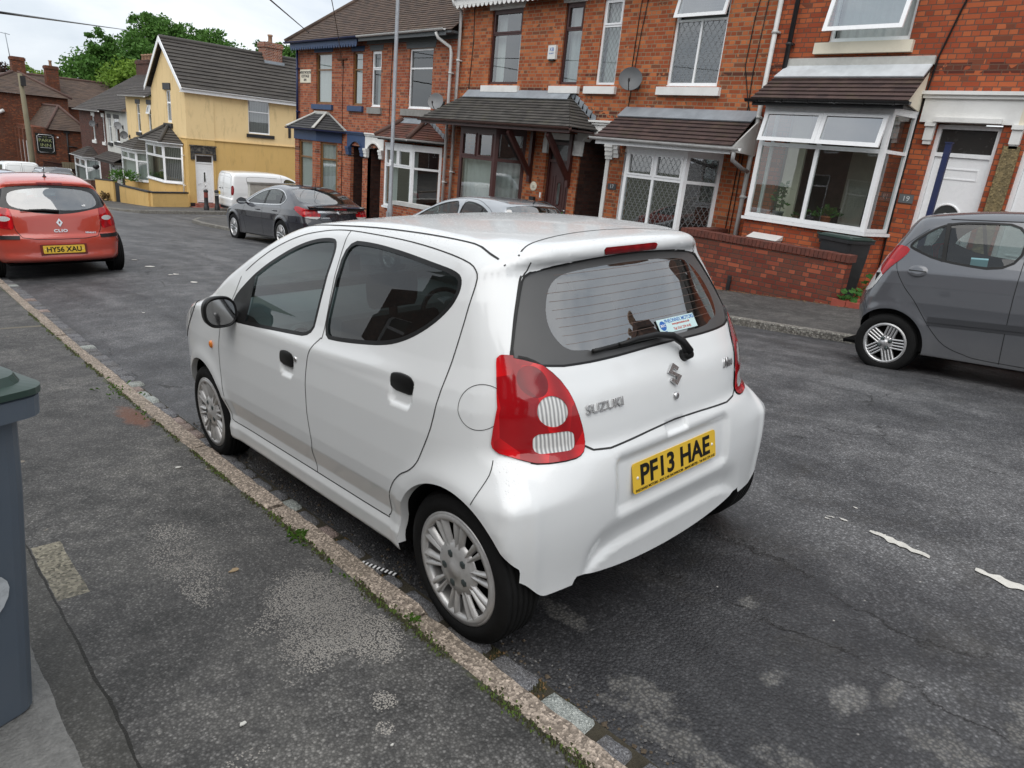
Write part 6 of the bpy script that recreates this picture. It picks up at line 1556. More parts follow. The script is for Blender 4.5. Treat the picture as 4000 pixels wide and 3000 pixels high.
def arch_block(F, parent, u0, u1, uo0, uo1, vtop, vspring, vcorb, mat, inner=None, thick=.20, out=.02, cornice=True, wl=None):
 """painted lintel block with a shallow arch over an opening, brackets either side"""
 mb = MB(); pts = [(u0, vtop - .09), (u0, vspring)]; n = 12
 pts += [(uo0, vspring)] + [(uo0 + (uo1 - uo0) * k / n, vspring + .17 * math.sin(math.pi * k / n) ** .75) for k in range(1, n)] + [(uo1, vspring), (u1, vspring), (u1, vtop - .09)]
 # build as vertical slices to stay convex
 def slice_(a, b, za, zb): mb.prism([F.p(a, za, out), F.p(b, zb, out), F.p(b, vtop - .09, out), F.p(a, vtop - .09, out)], -F.n * (thick + out))
 slice_(u0, uo0, vspring, vspring); slice_(uo1, u1, vspring, vspring)
 arc = [(uo0 + (uo1 - uo0) * k / n, vspring + .17 * math.sin(math.pi * k / n) ** .75) for k in range(n + 1)]
 for (a, za), (b, zb) in zip(arc[:-1], arc[1:]): slice_(a, b, za, zb)
 for (a, za), (b, zb) in zip(arc[:-1], arc[1:]): mb.prism([F.p(a, za - .0, out + .03), F.p(b, zb - .0, out + .03), F.p(b, zb + .05, out + .03), F.p(a, za + .05, out + .03)], -F.n * .028)
 if cornice: F.box(mb, u0 - .02, u1 + .02, vtop - .09, vtop - .04, -.02, out + .035); F.box(mb, u0 - .03, u1 + .03, vtop - .04, vtop, -.02, out + .07)
 for (a, b) in ((u0, uo0), (uo1, u1)):
  for k, (dz, o) in enumerate(((0, .09), (.07, .07), (.15, .05), (.25, .03))): F.box(mb, a + .005 * k, b - .005 * k, vspring - dz - (.07, .08, .10, max(.02, vspring - .25 - vcorb))[k], vspring - dz, -.02, out + o)
 return mb.build('arched_lintel', mat, parent)

def porch_recess(F, parent, u0, u1, v0, v1, depth, wmat, dmat, door='panel'):
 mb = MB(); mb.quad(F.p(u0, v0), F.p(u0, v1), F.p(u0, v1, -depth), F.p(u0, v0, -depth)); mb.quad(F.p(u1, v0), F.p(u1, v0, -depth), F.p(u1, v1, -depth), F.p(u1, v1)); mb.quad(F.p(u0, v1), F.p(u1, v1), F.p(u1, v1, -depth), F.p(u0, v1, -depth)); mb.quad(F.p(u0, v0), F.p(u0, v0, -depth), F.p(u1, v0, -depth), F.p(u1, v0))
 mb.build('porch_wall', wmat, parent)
 D = Fr(F.p(0, 0, -depth + .06), F.u, F.n); return D

def door(D, parent, u0, u1, v0, v1, fan, fm, lm, style='sun', glassmat=None):
 """framed door with fanlight"""
 t = .06; mb = MB(); vd = v1 - fan
 D.box(mb, u0, u0 + t, v0, v1, -.06, .03); D.box(mb, u1 - t, u1, v0, v1, -.06, .03); D.box(mb, u0 + t, u1 - t, v1 - t, v1, -.06, .03); D.box(mb, u0 + t, u1 - t, vd, vd + t, -.06, .025)
 fo = mb.build('door_frame', fm, parent)
 g = MB(); g.quad(*[D.p(u, v, -.02) for u, v in ((u0 + t, vd + t), (u1 - t, vd + t), (u1 - t, v1 - t), (u0 + t, v1 - t))]); g.build('fanlight', glassmat or pm('fanlight_dark', (.03, .028, .026), .25, coat=.5), fo)
 l = MB(); a, b = u0 + t, u1 - t; D.box(l, a + .004, b - .004, v0 + .03, vd - .004, -.05, -.005); w = b - a; h = vd - v0
 def raised(x0, x1, z0, z1, e=.010, s=.018):
  for q in ((x0, x1, z0, z0 + s), (x0, x1, z1 - s, z1), (x0, x0 + s, z0 + s, z1 - s), (x1 - s, x1, z0 + s, z1 - s)): D.box(l, q[0], q[1], q[2], q[3], -.006, -.005 + e)
 cx = (a + b) / 2; parts = []
 if style == 'sun':
  raised(a + .10, b - .10, v0 + h * .86, v0 + h * .93); raised(a + .10, cx - .05, v0 + .15, v0 + h * .42); raised(cx + .05, b - .10, v0 + .15, v0 + h * .42)
 else:
  raised(a + .12, cx - .13, v0 + h * .50, v0 + h * .86); raised(cx + .13, b - .12, v0 + h * .50, v0 + h * .86); raised(a + .12, b - .12, v0 + .12, v0 + h * .36)
 lo = l.build('door_leaf', lm, parent)
 gm = MB(); rim = MB()
 if style == 'sun':
  zc_, r = v0 + h * .62, .19; arc = [(cx + r * math.cos(x), zc_ + r * math.sin(x)) for x in np.linspace(0, math.pi, 16)]
  gm.poly([D.p(u, v, .0) for u, v in arc]); rim.tube([D.p(u, v, .002) for u, v in arc] + [D.p(cx + r, zc_, .002)], .016, 6)
  hub = [(cx + .06 * math.cos(x), zc_ + .06 * math.sin(x)) for x in np.linspace(0, math.pi, 10)]; rim.prism([D.p(u, v, -.002) for u, v in hub], D.n * .01)
 else:
  r, hh = .055, h * .20; zc_ = v0 + h * .66
  arc = [(cx + r * math.cos(x), zc_ + hh * .5 + r * math.sin(x)) for x in np.linspace(0, math.pi, 9)] + [(cx + r * math.cos(x), zc_ - hh * .5 + r * math.sin(x)) for x in np.linspace(math.pi, 2 * math.pi, 9)]
  gm.poly([D.p(u, v, .0) for u, v in arc]); rim.tube([D.p(u, v, .0) for u, v in arc + arc[:1]], .013, 6)
 gm.build('door_glass', M_glass_house if False else pm('door_glass_dark', (.05, .055, .055), .12, coat=.8), lo); rim.build('glass_surround', lm, lo)
 k = MB(); k.tube([D.p(cx, v0 + h * .50, .02), D.p(cx, v0 + h * .43, .03), D.p(cx, v0 + h * .40, .015)], [.014, .020, .008], 8); k.tube([D.p(a + .07, v0 + h * .45, .01), D.p(a + .07, v0 + h * .49, .03), D.p(a + .15, v0 + h * .49, .03)], .010, 6); k.build('door_furniture', M_chrome, lo)
 mbx = MB(); D.box(mbx, cx - .13, cx + .13, v0 + h * .375, v0 + h * .40, -.004, .010); mbx.build('letter_plate', lm if lm is M_upvc else M_chrome, lo)
 return lo
# ------------------------------------------------------------------ the terrace across the street
def house(name, label, y, z, group=None, cat='house'): return thing(name, label, cat, (FX, y, z), group=group)
G_T = 'brick terrace houses across the street'
def gz(y): return float(zc(y)) + .055
def main_roof(parent, y0, y1, ze, mat, hip=False, depth=8.0, pitch=.80, over=.35, n=34):
 """y1 > y0; eaves line at x=FX-over"""
 xr = FX + depth / 2; zr = ze + (xr - FX + over) * pitch; xe = FX - over; e = (xr - xe) if hip else 0
 m = MB(); courses((xe, y1, ze), (xe, y0, ze), (xr, y0, zr), (xr, y1 - e * .72, zr), n, mat, parent, mb=m)
 m.quad((xr, y0, zr), (xr, y1 - e * .72, zr), (2 * xr - xe, y1, ze), (2 * xr - xe, y0, ze))
 if hip: courses((2 * xr - xe, y1, ze), (xe, y1, ze), (xr, y1 - e * .72, zr), (xr + .01, y1 - e * .72, zr), n, mat, parent, mb=m)
 o = m.build('roof', mat, parent)
 r = MB(); r.tube([(xr, y0, zr + .02), (xr, y1 - e * .72, zr + .02)], .09, 8)
 if hip: r.tube([(xr, y1 - e * .72, zr), (xe, y1, ze + .03)], .08, 8)
 r.build('ridge_tiles', mat, o); return zr
def chimney(parent, x, y, z0, z1, w, l, mat, pots=3):
 c = MB(); c.box(x - w / 2, x + w / 2, y - l / 2, y + l / 2, z0, z1 - .25); c.box(x - w / 2 - .05, x + w / 2 + .05, y - l / 2 - .05, y + l / 2 + .05, z1 - .25, z1 - .05); c.box(x - w / 2, x + w / 2, y - l / 2, y + l / 2, z1 - .05, z1)
 o = c.build('chimney', mat, parent)
 for k in range(pots): MB().lathe([(.11, 0), (.10, .3), (.13, .32), (.13, .40), (.09, .40)], 12, Matrix.Translation((x, y - l / 2 + l * (k + .5) / pots, z1))).build('chimney_pot', pm('pot_clay', (.32, .20, .13), .8), o)
def scallops(parent, F, u0, u1, v, mat, out=.30, s=.16):
 m = MB(); u = u0
 F.box(m, u0, u1, v, v + .16, out - .02, out)
 while u < u1 - s / 2:
  m.prism([F.p(u + s / 2 + s * .42 * math.cos(a), v + .002 - abs(s * .5 * math.sin(a)), out - .002) for a in np.linspace(0, math.pi, 8)], -F.n * .016); u += s
 return m.build('bargeboard', mat, parent)

# ---------------- number 19
def build_19():
 H = house('terraced_house', 'brick terraced house with plants in its white bay, slate plaque 19, behind the grey car', 3.3, gz(3.3), G_T)
 wall(FW, 1.24, 5.26, -1.0, 5.75, [(3.02, 4.30, 3.83, 5.35), (1.43, 2.30, -.20, 2.66), (2.9, 4.7, -.2, 2.72)], .12, BR_19, H)
 for y in (5.26,): pass
 main_roof(H, 1.2, 5.26, 5.72, TS_mid)
 # upper window with its big sash pushed out
 window(FW, H, 3.02, 4.30, 3.86, 5.35, [(1.0, [1])], open_rows=(0,), back='sheer', rec=.05)
 sill(FW, H, 2.93, 4.48, 3.66, 3.83, M_cream, .10)
 lintel(FW, H, 2.9, 4.42, 5.36, 5.62, M_cream)
 # box bay
 canted_bay(H, 4.93, 4.84, 2.74, 2.60, 9.66, -1.0, .93, 2.76, M_upvc, [(1.24, [1, 1]), (.56, [1, 1], True)], [(1.24, [1]), (.56, [1])], BR_19,
    kw=dict(open_rows=(1,), t=.075, glass=glass_mat('bay_glass_clear', (.75, .82, .80), 2.1, refl=1.)), sidekw=dict(t=.06), head=.10, roommat=pm('room_cream', (.34, .31, .24), .9, var=.2))
 ip = MB(); ip.box(10.36, 10.42, 4.30, 4.62, .95, 2.7); ip.box(11.4, 11.5, 3.35, 3.9, .3, 2.3); ip.build('interior_panel', M_cream, H); it = MB(); it.box(11.2, 11.9, 2.9, 3.4, .2, 1.5); it.box(10.9, 11.2, 3.8, 4.1, .2, 1.2); it.build('interior_furniture', M_room, H)
 # lean-to roof with lead and cement flashing
 courses((9.42, 5.02, 2.86), (9.42, 2.50, 2.86), (10.28, 2.58, 3.42), (10.28, 4.98, 3.42), 8, TS_plum, H, 'bay_roof', lift=.026)
 MB().prism([(9.98, 4.97, 3.26), (9.98, 2.57, 3.26), (10.29, 2.57, 3.50), (10.29, 4.90, 3.50)], (-.012, 0, .02)).build('lead_flashing', pm('white_flashing', (.55, .58, .60), .45, var=.2, dirt=.3, dirtc=(.2, .2, .2)), H)
 mf = MB(); mf.box(10.23, 10.297, 2.56, 4.90, 3.48, 3.60); mf.build('cement_fillet', M_mortarwhite, H)
 ck = MB(); ck.prism([(9.46, 2.545, 2.86), (10.29, 2.60, 3.40), (10.29, 2.60, 2.80)], (0, .03, 0)); ck.prism([(9.46, 4.96, 2.86), (10.29, 4.96, 3.40), (10.29, 4.96, 2.80)], (0, .03, 0)); ck.each('roof_cheek', M_cream, H)
 sf = MB(); sf.box(9.47, 10.29, 2.62, 4.92, 2.80, 2.845); sf.box(9.455, 9.47, 2.56, 5.0, 2.76, 2.87); sf.build('soffit', M_blackpaint, H)
 gutter((9.40, 5.10, 2.86), (9.40, 2.46, 2.86), .055, pm('black_gutter', (.012, .012, .013), .25, coat=.4), H, brackets=6)
 # entrance: painted surround, cornice, brackets
 e = MB(); FW.box(e, 1.24, 2.55, 2.66, 3.0, -.05, .05); FW.box(e, 1.20, 2.58, 3.0, 3.05, -.05, .09); FW.box(e, 1.18, 2.60, 3.05, 3.10, -.05, .13)
 FW.box(e, 1.44, 2.34, 2.665, 2.73, .05, .12)
 for a in (2.31, 1.16): FW.box(e, a, a + .13, 2.40, 2.66, -.02, .07); FW.box(e, a + .01, a + .12, 2.34, 2.40, -.02, .05); FW.box(e, a - .01, a + .14, 2.60, 2.66, .07, .10)
 e.build('door_surround', M_stonewhite, H)
 door(Fr((FX + .10, 0, 0), (0, 1, 0), (-1, 0, 0)), H, 1.43, 2.30, -.14, 2.64, .46, M_upvc, M_upvc, 'sun')
 st = MB(); FW.box(st, 1.35, 2.4, -.45, -.15, -.12, .30); st.build('doorstep', M_greystone, H)
 pr = MB(); FW.box(pr, 1.13, 1.34, -.4, 2.38, -.03, .05); pr.build('stone_pier', granite('sandstone_pier', (.26, .20, .10), (.20, .155, .078), 40.), H)
 pq = MB(); FW.box(pq, 2.35, 2.565, 1.44, 1.57, .0, .015); po = pq.build('number_plaque', pm('slate_plaque', (.13, .14, .145), .4), H)
 text_mesh('19', 'house_number', pm('number_silver', (.6, .62, .62), .4), po, rframe(FW).mat(-2.457, 1.505, .017), size=.115, ext=.001)
 # pipes and cables
 downpipe(H, 10.2, 4.93, 3.40, 6.2, .042, pm('black_pipe', (.018, .018, .02), .5), top=[(10.2, 5.3, 6.6), (10.2, 4.93, 6.3)])
 cb = MB(); cb.tube([FW.p(*p, .02) for p in ((2.05, 5.7), (2.2, 5.0), (2.42, 4.1), (2.53, 3.6), (2.56, 3.2), (2.60, 2.6), (2.60, 1.6), (2.585, .6), (2.58, -.2))], .014, 5); cb.build('cable', M_black, H)
 mb = MB(); mb.box(9.42, 9.64, 4.05, 4.57, .10, .60); mb.prism([(9.39, 4.03, .60), (9.64, 4.03, .68), (9.64, 4.03, .60)], (0, .56, 0)); tag(mb.build('meter_box', pm('meter_box_white', (.66, .66, .64), .4, dirt=.2)), 'white meter box on the brick wall under the plant-filled bay', 'meter box')
 return H
build_19()

def build_21():
 H = house('terraced_house', 'brick house with a cream door surround at the right edge, above the grey car', .1, gz(0), G_T)
 wall(FW, -3.2, 1.24, -1.0, 5.75, [(.22, 1.10, -.10, 2.66), (-2.3, -.9, .2, 2.4), (-2.2, -.9, 3.83, 5.35)], .12, BR_19, H)
 main_roof(H, -3.2, 1.2, 5.72, TS_mid); window(FW, H, -2.3, -.9, .2, 2.4, [(1, [1, 1])], back='net'); window(FW, H, -2.2, -.9, 3.85, 5.35, [(1, [1])], back='net')
 e = MB(); FW.box(e, -.02, 1.24, 2.66, 3.0, -.05, .048); FW.box(e, -.05, 1.19, 3.0, 3.05, -.05, .088); FW.box(e, -.07, 1.17, 3.05, 3.10, -.05, .128); e.build('door_surround', M_cream, H)
 door(Fr((FX + .10, 0, 0), (0, 1, 0), (-1, 0, 0)), H, .22, 1.10, -.08, 2.64, .46, M_upvc, M_upvc, 'sun')
build_21()

# ---------------- number 17
def build_17():
 H = house('terraced_house', 'brick terraced house with diamond-leaded white windows and plaque 17', 7.4, gz(7.4), G_T)
 wall(FW, 5.26, 9.62, -1.2, 5.15, [(6.27, 7.44, 3.15, 4.85), (8.77, 9.32, 3.17, 4.85), (8.62, 9.50, -.8, 2.05), (5.95, 8.1, -.2, 1.95)], .12, BR_A, H)
 main_roof(H, 5.26, 9.62, 5.12, TS_mid)
 window(FW, H, 6.27, 7.44, 3.17, 4.86, [(1.16, [1, 1]), (.5, [1])], open_rows=(1,), lattice=.125, back='blind', rec=.05)
 window(FW, H, 8.77, 9.32, 3.17, 4.86, [(1.16, [1]), (.5, [1], True)], lattice=.105, back='sheer', rec=.05)
 for a, b in ((6.14, 7.62), (8.58, 9.80)): pass
 sill(FW, H, 6.16, 7.60, 2.98, 3.13, M_stonewhite, .09); sill(FW, H, 8.68, 9.56, 2.98, 3.13, M_stonewhite, .09)
 lintel(FW, H, 6.2, 7.5, 4.86, 5.10, M_stonewhite); lintel(FW, H, 8.7, 9.4, 4.86, 5.10, M_stonewhite)
 canted_bay(H, 8.22, 7.72, 6.27, 5.84, 9.72, -.75, .22, 1.90, M_upvc, [(1.2, [1, 1]), (.50, [1, 1], True)], [(1.2, [1]), (.50, [1])], BR_A, kw=dict(lattice=.115, t=.07, back='blind'), sidekw=dict(lattice=.115, t=.07, back='blind'), head=.10)
 courses((9.36, 8.34, 2.07), (9.36, 5.18, 2.07), (10.28, 5.30, 2.66), (10.28, 8.34, 2.66), 8, TS_plum, H, 'bay_roof', lift=.028)
 MB().prism([(10.02, 8.34, 2.52), (10.02, 5.26, 2.52), (10.29, 5.26, 2.72), (10.29, 8.34, 2.72)], (-.012, 0, .02)).build('lead_flashing', M_lead, H)
 ck = MB()
 for y in (5.20, 8.30): ck.prism([(9.44, y, 2.06), (10.29, y, 2.62), (10.29, y, 1.96), (9.44, y, 1.99)], (0, .03, 0))
 ck.each('roof_cheek', M_stonewhite, H)
 sf = MB(); sf.box(9.41, 10.29, 5.24, 8.29, 1.985, 2.03); sf.box(9.395, 9.41, 5.2, 8.32, 1.94, 2.07); sf.build('soffit', M_upvc, H)
 gutter((9.34, 8.42, 2.07), (9.34, 5.0, 2.05), .058, M_gutterwhite, H, brackets=5)
 dp = MB(); dp.tube([(9.34, 5.10, 1.98), (9.38, 5.12, 1.84), (9.9, 5.20, 1.72), (10.18, 5.23, 1.68)], .036, 9); dp.build('gutter_outlet', pm('grey_pipe', (.36, .36, .36), .5), H)
 downpipe(H, 10.2, 5.235, -.6, 5.2, .042, M_gutterwhite)
 arch_block(FW, H, 8.50, 9.62, 8.72, 9.42, 2.44, 1.98, 1.66, M_stonewhite, out=.03)
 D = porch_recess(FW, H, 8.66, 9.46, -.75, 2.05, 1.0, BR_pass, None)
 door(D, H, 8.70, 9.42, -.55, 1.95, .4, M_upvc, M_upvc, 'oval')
 pj = MB(); FW.box(pj, 8.60, 8.70, -.6, 1.70, -.10, .03); pj.build('door_jamb', M_stonewhite, H)
 pq = MB(); FW.box(pq, 8.33, 8.565, 1.03, 1.16, .0, .015); po = pq.build('number_plaque', pm('slate_plaque_dark', (.045, .05, .055), .4), H)
 text_mesh('17', 'house_number', pm('number_silver', (.6, .62, .62), .4), po, rframe(FW).mat(-8.447, 1.095, .017), size=.115, ext=.001)
 br = MB()
 for k in range(4): FW.box(br, 8.36 + .012 * k, 8.56 - .012 * k, 1.70 + .085 * k, 1.78 + .085 * k, 0, .04 + .02 * k)
 br.build('scroll_bracket', M_stonewhite, H)
 lp = MB(); lp.tube([FW.p(8.12, 1.95, .02), FW.p(8.10, 1.93, .16), FW.p(8.14, 1.85, .2), FW.p(8.06, 1.80, .12), FW.p(8.12, 1.72, .03)], .010, 6); lp.build('basket_hook', M_blackpaint, H)
 cb = MB()
 for pts in (((8.13, 5.1), (8.22, 4.2), (8.27, 3.4), (8.30, 2.6)), ((8.31, 5.1), (8.33, 4.4), (8.34, 3.5)), ((5.62, 5.1), (5.72, 4.3), (5.74, 3.5), (5.55, 2.9), (5.46, 2.7), (5.42, 1.0), (5.42, -.4)), ((5.50, 5.1), (5.56, 3.4), (5.50, 2.3), (5.52, .2))): cb.tube([FW.p(*p, .015) for p in pts], .009, 5)
 cb.build('cable', M_black, H)
build_17()

def build_15():
 H = house('terraced_house', 'brick terraced house with dark brown frames and a tiled canopy over bay and door', 11.9, gz(11.9), G_T)
 wall(FW, 9.62, 14.06, -1.4, 5.15, [(11.80, 12.90, 3.17, 4.86), (9.86, 10.42, 3.17, 4.86), (9.74, 10.56, -.8, 2.0), (11.4, 13.4, -.3, 2.1)], .12, BR_A, H)
 MB().quad((FX, 14.06, -1.4), (FX + 8, 14.06, -1.4), (FX + 8, 14.06, 5.1), (FX, 14.06, 5.1)).build('side_wall', BR_A, H)
 main_roof(H, 9.62, 14.2, 5.12, TS_mid)
 scallops(H, FW, 9.7, 14.05, 4.97, M_stonewhite); gutter((9.98, 9.62, 5.16), (9.98, 14.15, 5.16), .055, M_gutterwhite, H)
 window(FW, H, 11.80, 12.90, 3.18, 4.84, [(1.12, [1]), (.5, [1], True)], M_brownpvc, back=('pair'), rec=.05)
 window(FW, H, 9.86, 10.42, 3.18, 4.84, [(1.12, [1]), (.5, [1], True)], M_brownpvc, back='sheer', rec=.05)
 sill(FW, H, 11.70, 13.06, 2.98, 3.13, M_stonewhite, .09); sill(FW, H, 9.74, 10.64, 2.98, 3.13, M_stonewhite, .09)
 lintel(FW, H, 11.76, 13.0, 4.85, 5.06, M_stonewhite)
 lintel(FW, H, 9.8, 10.5, 4.85, 5.06, M_stonewhite)
 canted_bay(H, 13.62, 13.12, 11.76, 11.28, 9.72, -.9, .15, 2.06, M_brownpvc, [(1.2, [1]), (.62, [1, 1], True)], [(1.2, [1]), (.62, [1])], BR_A, kw=dict(t=.09, back=('net', .62)), sidekw=dict(t=.085, back=('net', .62)), head=.12)
 # hipped canopy
 ze, zt, xe = 2.22, 2.93, 9.32
 courses((xe, 14.38, ze), (xe, 9.02, ze), (10.28, 10.0, zt), (10.28, 13.6, zt), 11, TS_grey, H, 'canopy_roof', lift=.024)
 courses((xe, 9.02, ze), (10.28, 9.04, ze), (10.28, 10.0, zt), (10.275, 10.0, zt), 11, TS_grey, H, 'canopy_hip'); courses((10.28, 14.36, ze), (xe, 14.38, ze), (10.275, 13.6, zt), (10.28, 13.6, zt), 11, TS_grey, H, 'canopy_hip')
 fl = MB(); fl.prism([(10.10, 13.62, 2.83), (10.10, 9.9, 2.83), (10.29, 9.95, 3.02), (10.29, 13.62, 3.02)], (-.012, 0, .015))
 for k in range(6): t = k / 6; y = 9.98 - t * .80; z = zt - t * .55; fl.prism([(10.285, y + .02, z), (10.285, y - .17, z - .10), (10.285, y - .17, z + .06), (10.285, y - .02, z + .12)], (-.012, 0, 0))
 fl.build('lead_flashing', M_lead, H)
 sf = MB(); sf.box(9.37, 10.28, 9.1, 14.3, 2.15, 2.19); sf.box(9.35, 9.37, 9.04, 14.36, 2.10, 2.22); sf.build('soffit', M_brownpvc, H); gutter((9.30, 14.42, 2.22), (9.30, 8.98, 2.22), .058, M_gutterbrown, H, brackets=7)
 for y in (9.74, 11.02):
  gs = MB(); gs.box(10.20, 10.295, y - .045, y + .045, .95, 2.12); gs.prism([(10.24, y - .04, 1.05), (10.24, y - .04, 1.22), (9.46, y - .04, 2.14), (9.40, y - .04, 2.02)], (0, .08, 0)); gs.build('canopy_bracket', M_brownpvc, H)

 D = Fr((FX + .12, 0, 0), (0, 1, 0), (-1, 0, 0)); door(D, H, 9.74, 10.56, -.62, 1.93, .46, M_brownpvc, M_brownpvc, 'oval')
 st = MB(); FW.box(st, 9.6, 10.7, -1.0, -.63, -.12, .3); st.build('doorstep', M_greystone, H)
 lt = MB(); FW.box(lt, 9.64, 10.66, 1.98, 2.12, -.02, .03); FW.box(lt, 10.52, 10.66, 1.66, 1.98, -.02, .05); FW.box(lt, 9.62, 9.74, 1.66, 1.98, -.02, .05); lt.build('door_surround', M_stonewhite, H)
 F2 = rframe(FW); pl = MB().lathe([(.11, 0), (.11, .012), (.10, .016), (0, .016)], 28, F2.mat(-10.88, .86, .0)); po = pl.build('number_plaque', M_cream, H)
 text_mesh('15', 'house_number', M_blackpaint, po, F2.mat(-10.88, .845, .018), size=.10, ext=.001)
 mb = MB(); FW.box(mb, 10.78, 10.93, .38, .62, 0, .07); mb.build('letter_box', M_blackpaint, H); b2 = MB(); FW.box(b2, 10.60, 10.64, .62, .74, 0, .02); b2.build('doorbell', M_upvc, H)
 downpipe(H, 10.2, 14.02, -.9, 4.9, .042, M_gutterwhite, top=[(9.98, 14.1, 5.12), (10.0, 14.08, 5.0)])
 cb = MB(); cb.tube([FW.p(13.6, 5.0, .015), FW.p(13.55, 4.2, .015), FW.p(13.62, 3.0, .015), FW.p(13.9, 2.3, .015)], .009, 5); cb.build('cable', M_black, H)
 # alarm box hangs on the wall
 a = MB(); FW.box(a, 10.55, 10.79, 3.70, 3.99, 0, .07); ao = a.build('alarm_box', pm('alarm_white', (.68, .68, .66), .4)); tag(ao, 'white intruder alarm box lettered KB between the brown upstairs windows', 'alarm box')
 text_mesh('KB', 'alarm_lettering', pm('ink_blue', (.02, .12, .42), .5), ao, F2.mat(-10.67, 3.90, .072), size=.11, ext=.001); text_mesh('SECURITY', 'alarm_lettering', pm('ink_blue', (.02, .12, .42), .5), ao, F2.mat(-10.67, 3.82, .072), size=.035, ext=.001)
 b = MB(); FW.box(b, 10.60, 10.76, 3.665, 3.70, .01, .06); b.build('alarm_lamp', M_black, ao)
build_15()

def build_13():
 H = house('terraced_house', 'brick terraced house behind the lamp post, white windows and a red-tiled bay roof', 16.3, gz(16.3), G_T)
 wall(FW, 14.06, 18.56, -1.8, 4.42, [(15.24, 16.37, 2.50, 4.08), (17.80, 18.34, 2.50, 4.08), (17.66, 18.42, -1.4, 1.3), (14.75, 16.9, -.7, 1.5)], .12, BR_B, H)
 main_roof(H, 14.06, 18.56, 4.42, TS_main, n=46)
 window(FW, H, 15.24, 16.37, 2.52, 4.08, [(1.1, [1]), (.5, [1])], back=None, glass=glass_mat('house_glass_mid', (.5, .56, .56), 2.2), rec=.05); window(FW, H, 17.80, 18.34, 2.52, 4.08, [(1.1, [1]), (.5, [1], True)], back='sheer', glass=glass_mat('house_glass_mid', (.5, .56, .56), 2.2), rec=.05)
 sill(FW, H, 15.12, 16.60, 2.30, 2.48, M_greystone, .09); sill(FW, H, 17.70, 18.46, 2.30, 2.48, M_greystone, .07); M_gl = pm('grey_painted_stone', (.10, .11, .115), .6, var=.1); lintel(FW, H, 15.16, 16.5, 4.09, 4.28, M_gl); lintel(FW, H, 17.74, 18.42, 4.09, 4.24, M_gl)
 fb = MB(); FW.box(fb, 14.1, 18.56, 4.26, 4.42, .0, .05); FW.box(fb, 14.1, 18.56, 4.36, 4.42, .05, .33); FW.box(fb, 14.3, 18.56, 4.30, 4.44, .33, .35); fb.build('fascia', M_gl, H)
 gutter((9.90, 18.56, 4.44), (9.90, 14.30, 4.46), .055, M_gutterwhite, H, brackets=5); downpipe(H, 10.2, 14.33, -1.2, 3.9, .042, M_gutterwhite, top=[(9.90, 14.65, 4.38), (9.95, 14.62, 4.25), (10.18, 14.36, 4.05)])
 canted_bay(H, 17.15, 16.56, 15.20, 14.60, 9.72, -1.5, -.28, 1.42, M_upvc, [(1.2, [1]), (.5, [1, 1], True)], [(1.2, [1]), (.5, [1])], BR_B, kw=dict(t=.07, back='pair'), sidekw=dict(t=.07), head=.10)
 ze, zt, xe = 1.66, 2.14, 9.45; E = [(10.28, 17.45, ze), (xe, 16.72, ze), (xe, 15.06, ze), (10.28, 14.40, ze)]; Tt = [(10.28, 16.45, zt), (10.20, 16.40, zt), (10.20, 15.3, zt), (10.28, 15.25, zt)]
 m = MB()
 for k in range(3): courses(E[k], E[k + 1], Tt[k + 1], Tt[k], 8, TS_redmix, H, mb=m)
 ro = m.build('bay_roof', TS_redmix, H); hp = MB()
 for k in (1, 2): hp.tube([Vector(E[k]) + Vector((0, 0, .03)), Vector(Tt[k]) + Vector((0, 0, .05))], .065, 10)
 hp.each('hip_tiles', pm('hip_tile_brown', (.085, .045, .035), .75, var=.3), ro)
 fl = MB(); fl.prism([(10.1, 16.45, 2.08), (10.1, 15.2, 2.08), (10.29, 15.2, 2.24), (10.29, 16.45, 2.24)], (-.012, 0, .015))
 for k in range(6): t = k / 6; y = 15.22 - t * .82; z = zt - t * .48; fl.prism([(10.285, y + .02, z), (10.285, y - .16, z - .09), (10.285, y - .16, z + .06), (10.285, y - .02, z + .11)], (-.012, 0, 0))
 fl.build('lead_flashing', M_lead, ro); sf = MB(); sf.prism([(10.28, 17.35, 1.58), (9.52, 16.68, 1.58), (9.52, 15.10, 1.58), (10.28, 14.45, 1.58)], (0, 0, .06)); sf.build('soffit', M_blackpaint, H)
 for a, b in zip(E[:-1], E[1:]): gutter((a[0] - .03, a[1], a[2]), (b[0] - .03, b[1], b[2]), .05, M_gutterwhite, H, brackets=2)
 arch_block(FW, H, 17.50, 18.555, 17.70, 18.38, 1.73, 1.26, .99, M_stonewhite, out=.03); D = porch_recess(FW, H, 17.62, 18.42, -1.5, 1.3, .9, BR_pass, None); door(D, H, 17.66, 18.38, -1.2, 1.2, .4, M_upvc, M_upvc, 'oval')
 pq = MB(); FW.box(pq, 17.28, 17.44, .10, .22, 0, .015); po = pq.build('number_plaque', M_blackpaint, H); text_mesh('13', 'house_number', M_upvc, po, rframe(FW).mat(-17.36, .16, .017), size=.09, ext=.001)
 cb = MB(); cb.tube([FW.p(17.2, 4.3, .015), FW.p(17.25, 3.2, .015), FW.p(17.28, 1.7, .015), FW.p(17.3, -.5, .015)], .009, 5); cb.build('cable', M_black, H)
 chimney(H, FX + 4, 18.5, 6.0, 8.6, .7, 1.1, BR_B)
build_13()

